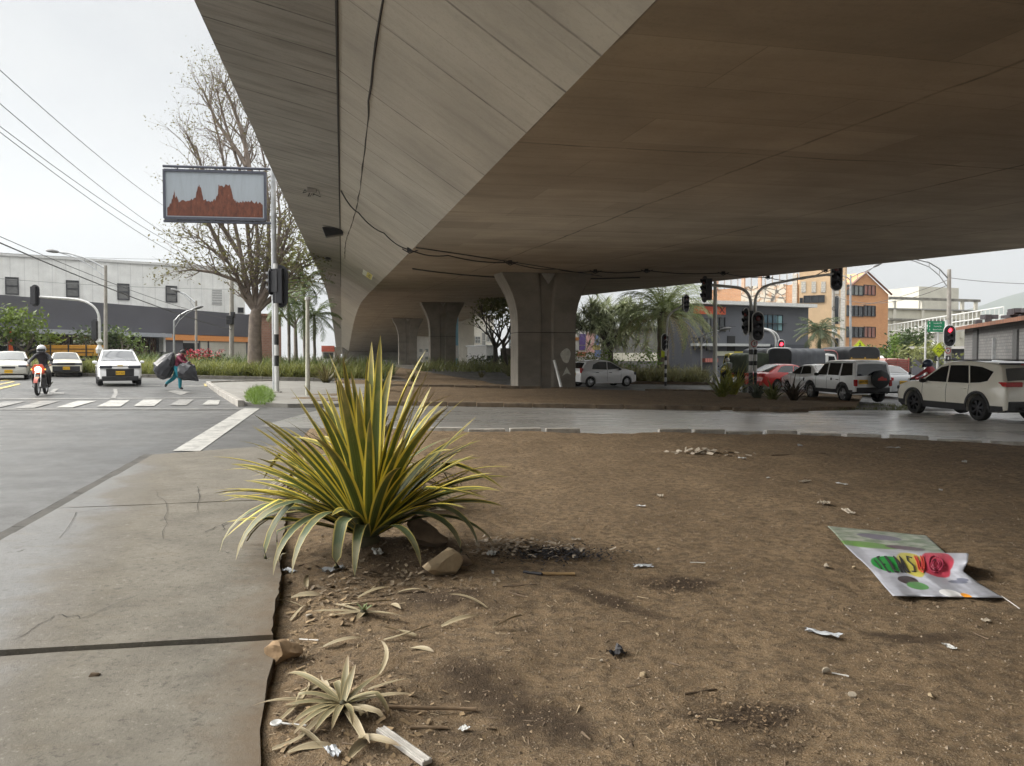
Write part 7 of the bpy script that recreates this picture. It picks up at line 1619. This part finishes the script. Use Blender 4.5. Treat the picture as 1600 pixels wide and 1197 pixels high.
# burnt patch and litter heaps
def heap(n,r,sx,sy,hgt,seed,size=(.02,.07),o=None):
    o=gd(*o) if o else None
    def b(mb):
        rs=random.Random(seed)
        for k in range(n):
            x,y=rs.gauss(0,r*sx),rs.gauss(0,r*sy)
            if o is not None and o.x+x<ER(o.y+y)+.06: continue
            z0=dirt_z(o.x+x,o.y+y)-o.z if o is not None else 0
            z=z0+max(0,hgt*(1-math.hypot(x/sx,y/sy)/(2*r)))*rs.random()+.006
            a,b2=rs.uniform(0,6.3),rs.uniform(-.5,.5); l,w=rs.uniform(*size),rs.uniform(size[0]*.5,size[1]*.5)
            d=Vector((math.cos(a),math.sin(a),b2)); s=Vector((-math.sin(a),math.cos(a),rs.uniform(-.5,.5))); c=Vector((x,y,z)); mb.add([c-d*l-s*w,c+d*l-s*w*.6,c+d*l*.8+s*w,c-d*l*.7+s*w*.8],[(0,1,2,3)])
    return b
stuff(single('ash','black burnt litter patch on the soil right of the leaf litter','ash',868,872,heap(700,.15,1.5,.8,.012,3,(.005,.022)),BLKS))
stuff(single('leaf_litter','dry grey leaf and paper litter right of the tan rock','leaf litter',795,860,heap(300,.22,1.5,.7,.04,5,(.008,.035)),pm('litter_grey',(.30,.25,.19),.85,.5,30)))
stuff(single('leaf_litter','dead leaf litter around the small dry agave','leaf litter',520,1140,heap(120,.24,1.3,1.0,.012,6,(.008,.028),(520,1140)),pm('litter_brown',(.25,.175,.095),.85,.5,30)))
stuff(single('rubbish_heap','little heap of pale rubbish and twigs on the far soil','rubbish',1090,708,heap(70,.22,1.8,.6,.10,7,(.03,.09)),PAPERT))
stuff(single('mulch','straw and mulch flakes on the dark damp patch at lower right','mulch',1180,1115,heap(330,.17,1.5,.9,.008,8,(.003,.013)),pm('mulch',(.17,.115,.065),.9,.6,40)))
stuff(single('mulch','fine wood flakes on the dark damp patch in mid soil','mulch',1060,915,heap(200,.15,1.6,.8,.008,9,(.003,.012)),pm('mulch',(.17,.115,.065),.9,.6,40)))
# sticks, straws, spoon, plank
def stick(label,a,b,r,mat,name='stick',cat='stick',group='sticks and straws on the soil',dz=.0):
    pa,pb=gd(*a),gd(*b); mb=MB(); mid_=(pa+pb)/2; k=5; mb.tube([pa.lerp(pb,i/k)-mid_+Vector((rnd(-.4,.4)*r,rnd(-.4,.4)*r,r+dz)) for i in range(k+1)],[r*rnd(.8,1.1) for _ in range(k+1)],6); return tag(mb.build(name,mat,loc=mid_,smooth=60),label,cat,group)
WOOD=pm('wood_tan',(.36,.235,.11),.7,.2,14); TWIG=pm('twig',(.14,.10,.065),.9,.3,14); STRAWW=pm('straw_white',(.62,.60,.56),.45,.08)
stick('tan wooden tool handle lying left of the damp streak',(845,902),(897,899),.012,WOOD); stick('dark charred end of the wooden tool handle',(818,898),(846,903),.013,BLKS)
stick('white drinking straw on the soil in the lower right',(1300,1047),(1326,1051),.004,STRAWW); stick('thin white stick near the slab corner below the agave',(468,993),(497,998),.004,STRAWW); stick('dark thin twig in front of the damp streak',(785,920),(838,917),.006,TWIG); stick('short dark twig below the tan rock',(795,930),(820,935),.005,TWIG)
stick('long pale straw stick right of the damp streak',(1078,880),(1102,881),.004,STRAWW); stick('brown twig lying in the lower centre of the soil',(1070,1077),(1120,1068),.005,TWIG); stick('fallen brown twig across the far right soil',(1205,712),(1290,709),.008,TWIG); stick('short pale straw in damp soil left of the mulch patch',(1105,1115),(1128,1117),.004,pm('straw_tan',(.5,.4,.25),.7)); stick('pale straw on the right of the lower soil',(1520,990),(1545,1002),.004,TWIG); stick('tan string trailing from the banner tip',(1565,930),(1593,952),.004,STRAWW)
stick('dry fibrous stalk leading right from the small dry agave',(600,1118),(745,1108),.010,pm('stalk',(.20,.14,.085),.9,.3,20)); stick('second dry stalk just below the fibrous one',(640,1140),(700,1136),.008,pm('stalk',(.20,.14,.085),.9,.3,20))
pa,pb=gd(595,1146),gd(668,1200); mb=MB(); m_=(pa+pb)/2; L_=(pb-pa).length; mb.box((0,0,.015),(L_,.045,.018)); 
for k in (-1,1): mb.box((0,k*.012,.026),(L_*.99,.006,.006))
o=mb.build('plank',pm('plank_grey',(.36,.34,.31),.75,.25,20),bevel=.003); o.location=m_; o.rotation_euler=(0,0,math.atan2(pb.y-pa.y,pb.x-pa.x)); tag(o,'weathered grey grooved slat at the bottom edge','slat')
single('plastic_spoon','white plastic spoon in the gap beside the pavement edge','spoon',432,1140,lambda m:(m.lathe([(0,-.006),(.020,-.004),(.026,.004),(.022,.008),(0,.0)],n=12),m.tube([(.02,0,.004),(.06,-.01,.008),(.13,-.004,.004)],.004,5)),PAPER,None,-.15,.02,smooth=60)
o=stick('pale plank leaning on the near pier',(868,606),(878,606),.001,WHT,'leaning_plank','plank',None); 
p0=at(877,606,37.0); p1=at(866,563,37.6); mb=MB(); mb.tube([Vector((0,0,0)),p1-p0],.07,4); o2=mb.build('leaning_plank',WHT,loc=p0); tag(o2,'pale plank leaning on the near pier','plank'); bpy.data.objects.remove(o)
# dry leaves lying around, each one an object
DL='dry leaves on the soil'; mbp=[]
for i in range(4):
    mb=MB(); leaf_strip(mb,(0,0,.01),0,R(14),.22+.05*i,.045-.004*i,.5,8,.5,.8*(i-1.5),.004,.5*(i-1)); mbp.append(mb)
protos=[m.build('dry_leaf',DRY,smooth=60) for m in mbp]
spots=[(455,930,.4),(470,945,3.0),(500,940,5.2),(530,955,-.3),(610,955,-.6),(560,935,.6),(455,965,1.2),(600,1005,.1),(650,1000,2.9),(505,1010,.3),(470,1085,.4),(440,1130,1.0),(450,1180,.5),(500,1170,2.6),(575,1090,.2),(590,1060,1.2),(480,1060,2.2),(560,1160,-.5),(470,1160,.9),(425,1170,.3),(640,1020,-.2),(690,985,.4),(760,960,2.6),(770,990,.2),(545,1190,1.5),(485,1110,3.4),(515,1070,4.2),(575,925,.9),(480,915,2.0),(620,930,.1)]
for i,(px,py,a) in enumerate(spots):
    o=protos[i] if i<4 else protos[i%4].copy()
    if i>=4: COL.objects.link(o)
    o.location=gd(px,py); o.rotation_euler=(rnd(-.3,.3),rnd(-.2,.1),a); s=rnd(.55,1.0); o.scale=(s,s,s)
    tag(o,'curled straw coloured dry leaf lying on the soil near the agaves','dry leaf',DL)
# gravel and chips strewn over the earth
rs=random.Random(77)
def chip(mb,x,y,s):
    z=dirt_z(x,y); a=rs.uniform(0,6.3); ca,sa=math.cos(a)*s,math.sin(a)*s; f=rs.uniform(.4,.9)
    mb.add([(x+ca,y+sa,z),(x-sa*f,y+ca*f,z+s*.1),(x-ca*.8,y-sa*.8,z),(x+sa*f,y-ca*f,z),(x+ca*.1,y,z+s*rs.uniform(.4,.9))],[(0,1,4),(1,2,4),(2,3,4),(3,0,4)])
mb=MB(); GM=[pm('gravel_a',(.20,.145,.09),.95,.4,60),pm('gravel_b',(.26,.205,.145),.9,.4,60),pm('gravel_c',(.12,.085,.055),.95,.4,60)]
n=0
while n<11000:
    y=2.0+6.5*rs.random()**1.3; x=rs.uniform(-2.2,4.4*(y/5+.4))
    if x<ER(y)+.04: continue
    d=fbm(x,y,1.1,9)
    if d<rs.uniform(-.5,.3): continue
    mb.mat(GM[int(rs.random()*2.6)]); chip(mb,x,y,rs.uniform(.003,.007) if rs.random()<.94 else rs.uniform(.008,.016)); n+=1
for i in range(3600):
    y=2.2+6*rs.random()**1.2; x=rs.uniform(-1.6,4.4*(y/5+.4))
    if x>ER(y)+.05: mb.mat(GM[int(rs.random()*2.2)]); chip(mb,x,y,rs.uniform(.005,.013))
for i in range(2600):
    y=rs.uniform(7,15.5); x=rs.uniform(ER(y)+.1,12); mb.mat(GM[int(rs.random()*2.9)]); chip(mb,x,y,rs.uniform(.006,.018))
for mx,my,r,h in MOUNDS[:6]:
    for k in range(260):
        x,y=rs.gauss(mx,r*.6),rs.gauss(my,r*.6)
        if x>ER(y)+.03: mb.mat(GM[2 if rs.random()<.6 else 0]); chip(mb,x,y,rs.uniform(.004,.014))
stuff(tag(mb.build('gravel',None),'small crumbs, chips and gravel strewn over the bare earth','gravel'))
mb=MB()
for i in range(6500):
    y=2.0+7.5*rs.random()**1.2; x=rs.uniform(-2.2,4.4*(y/5+.4))
    if x<ER(y)+.04 or fbm(x,y,.9,4)<rs.uniform(-.6,.35): continue
    z=dirt_z(x,y)+.003; a=rs.uniform(0,6.3); l=rs.uniform(.006,.022); w=rs.uniform(.001,.003); d=Vector((math.cos(a),math.sin(a),rs.uniform(-.15,.15)))*l; s=Vector((-math.sin(a),math.cos(a),.4))*w; c=Vector((x,y,z)); mb.mat(TWIG if rs.random()<.62 else pm('straw_chip',(.29,.22,.135),.8,.3,40)); mb.add([c-d-s,c+d-s,c+d+s,c-d+s],[(0,1,2,3)])
for i in range(900):
    y=2.1+8*rs.random()**1.2; x=rs.uniform(-2.0,4.4*(y/5+.4))
    if x<ER(y)+.06 or fbm(x,y,.6,14)<rs.uniform(-.5,.3): continue
    z=dirt_z(x,y)+.005; a=rs.uniform(0,6.3); l=rs.uniform(.012,.04); w=rs.uniform(.0015,.007); d=Vector((math.cos(a),math.sin(a),rs.uniform(-.1,.1)))*l; s=Vector((-math.sin(a),math.cos(a),.5))*w; c=Vector((x,y,z)); mb.mat(rs.choice([TWIG,TWIG,pm('straw_chip',(.29,.22,.135),.8,.3,40)])); mb.add([c-d-s,c+d-s*.4,c+d+s*.4,c-d+s],[(0,1,2,3)])
stuff(tag(mb.build('twig_chips',None),'fine straw and twig chips strewn over the bare earth','twig chips'))
# plastic banner on the ground
def brow(v):
    rows=[(0,(1293,822),(1447,837),0,.0),(.18,(1305,834),(1462,850),.01,.02),(.36,(1320,852),(1480,867),.01,.05),(.46,(1334,866),(1514,864),.02,.13),(.56,(1348,878),(1512,878),.02,.12),(.68,(1360,890),(1505,893),.02,.05),(.84,(1378,912),(1530,912),.015,.02),(1,(1395,931),(1568,934),.004,.004)]
    for a,b in zip(rows,rows[1:]):
        if v<=b[0]+1e-9:
            t=(v-a[0])/(b[0]-a[0]); f=lambda p,q:(p[0]+(q[0]-p[0])*t,p[1]+(q[1]-p[1])*t); return f(a[1],b[1]),f(a[2],b[2]),a[3]+(b[3]-a[3])*t,a[4]+(b[4]-a[4])*t
def bsurf(u,v,off=0):
    l,r,h0,h1=brow(v); x=l[0]+(r[0]-l[0])*u; y=l[1]+(r[1]-l[1])*u; h=h0+(h1-h0)*u**1.5+.010*fbm(u*6,v*5,1,3)+.006*math.sin(u*16+v*7)*(.3+v)
    p=gp(x,y,.03+h+off); p.z=max(p.z,dirt_z(p.x,p.y)+.004+off+.25*h); return p
def m_banner():
    m,nt,b=newmat('banner_print'); tc=nt.nodes.new('ShaderNodeTexCoord'); sx=nt.nodes.new('ShaderNodeSeparateXYZ'); nt.links.new(tc.outputs['UV'],sx.inputs[0]); U,V=sx.outputs[0],sx.outputs[1]
    mp=nt.nodes.new('ShaderNodeMapping'); mp.inputs['Scale'].default_value=(3,14,1); mp.inputs['Rotation'].default_value=(0,0,.15); nt.links.new(tc.outputs['UV'],mp.inputs[0]); s=noisef(nt,mp.outputs[0],1.6,5,.6)
    n2=noisef(nt,tc.outputs['UV'],7,4,.6)
    def ell(cx,cy,rx,ry,soft=.12):
        ex=math_(nt,'DIVIDE',math_(nt,'SUBTRACT',U,cx),rx); ey=math_(nt,'DIVIDE',math_(nt,'SUBTRACT',V,cy),ry)
        q=math_(nt,'ADD',math_(nt,'MULTIPLY',ex,ex),math_(nt,'MULTIPLY',ey,ey)); q=math_(nt,'ADD',q,math_(nt,'MULTIPLY',math_(nt,'SUBTRACT',n2,.5),.35)); return ramp(nt,math_(nt,'MULTIPLY',q,.5),[(.5-soft*.3,1),(.5+soft*.3,0)])
    c=mixc(nt,ramp(nt,s,[(.42,0),(.68,.6)]),(.40,.41,.46),(.27,.28,.32))
    up=ramp(nt,V,[(.30,1),(.40,0)])
    g=mixc(nt,ramp(nt,s,[(.42,0),(.58,1)]),(.33,.35,.28),(.10,.16,.07)); c=mixc(nt,math_(nt,'MULTIPLY',up,.85),c,g)
    for e,col in ((ell(.45,.15,.22,.06),(.14,.13,.17)),(ell(.25,.32,.30,.05),(.13,.25,.07)),(ell(.62,.31,.20,.035),(.10,.07,.09)),(ell(.24,.60,.17,.11),(.015,.22,.04)),(ell(.46,.60,.13,.16),(.42,.38,.08)),(ell(.71,.60,.165,.17),(.40,.05,.08)),(ell(.30,.80,.10,.05),(.06,.045,.05)),(ell(.34,.87,.10,.05),(.10,.26,.09)),(ell(.80,.82,.10,.022),(.16,.17,.22)),(ell(.88,.79,.06,.02),(.16,.17,.22)),(ell(.56,.96,.09,.05),(.78,.78,.78)),(ell(.68,.985,.04,.03),(.70,.28,.03))): c=mixc(nt,e,c,col)
    nt.links.new(c,b.inputs['Base Color']); b.inputs['Roughness'].default_value=.38; return m
o=thing('banner','torn white plastic banner with green, yellow and red print lying on the soil','banner',bsurf(.5,.5)); org=o.location.copy()
mb=MB(); mb.grid(lambda u,v:bsurf(u,v)-org,48,40); mb.build('sheet',m_banner(),o,smooth=179,solid=.003)
def let(strokes,u0,w,v0,v1,mat,r=.005):
    mb=MB()
    for st in strokes: mb.tube([bsurf(u0+w*x,v0+(v1-v0)*y,.007)-org for x,y in st],r,5)
    return mb.build('letter',mat,o)
def dense(st,k=5): return [(a[0]+(b[0]-a[0])*i/k,a[1]+(b[1]-a[1])*i/k) for a,b in zip(st,st[1:]) for i in range(k)]+[st[-1]]
INK=pm('ink',(.03,.03,.03),.5); oval=lambda rx,ry:[(.5+rx*math.cos(k*PI/10),.5+ry*math.sin(k*PI/10)) for k in range(21)]
for strokes,u0,w,ink in [([dense([(.5,.2),(.5,.8)])],.115,.03,INK),([dense([(.8,0),(.2,.05),(.2,1),(.8,1)]),dense([(.2,.5),(.7,.5)])],.165,.05,INK),([dense([(.2,0),(.2,1),(.9,1)]),dense([(.45,0),(.45,.8)])],.24,.05,INK),([dense([(0,1),(.2,0),(.5,.7),(.8,0),(1,1)]),dense([(.15,1),(.28,.4),(.5,1),(.7,.4),(.85,1)])],.315,.085,INK),([dense([(.9,.1),(.3,0),(.1,.25),(.8,.6),(.8,.95),(.1,.95)])],.43,.06,INK),([dense([(.0,0),(.1,.8),(.5,1),(.9,.8),(1,0)]),dense([(.25,0),(.3,.65),(.5,.8),(.7,.65),(.75,0)])],.515,.075,pm('ink_red',(.45,.05,.03),.5)),([oval(.5,.5),oval(.32,.32),oval(.2,.22)],.63,.14,pm('ink_dkred',(.24,.02,.05),.5))]:
    let([[(x,y) for x,y in s] for s in strokes],u0,w,.49,.70,ink)

stuff(single('leaf_litter','shredded dead leaf litter around the foot of the big agave','leaf litter',585,905,heap(300,.26,1.5,1.0,.015,16,(.006,.03),(585,905)),pm('litter_dark',(.19,.145,.095),.85,.6,30)))
stuff(single('leaf_litter','dead leaf strips along the slab edge beside the tiny sprout','leaf litter',480,980,heap(160,.24,.8,1.6,.012,17,(.006,.03),(480,980)),pm('litter_brown',(.25,.175,.095),.85,.5,30)))

# ================================================================ hazy air towards the hills
mb=MB(); mb.box((600,1850,290),(8200,5000,1100)); m=bpy.data.materials.new('haze_air'); m.use_nodes=True; nt=m.node_tree; nt.nodes.clear(); ou=nt.nodes.new('ShaderNodeOutputMaterial'); pv=nt.nodes.new('ShaderNodeVolumePrincipled')
pv.inputs['Color'].default_value=(.86,.90,.95,1); pv.inputs['Density'].default_value=.0002; pv.inputs['Anisotropy'].default_value=.2; nt.links.new(pv.outputs[0],ou.inputs['Volume']); hz_=mb.build('haze',m); stuff(hz_)
tag(hz_,'thin pale haze filling the air between the street and the hills','haze')
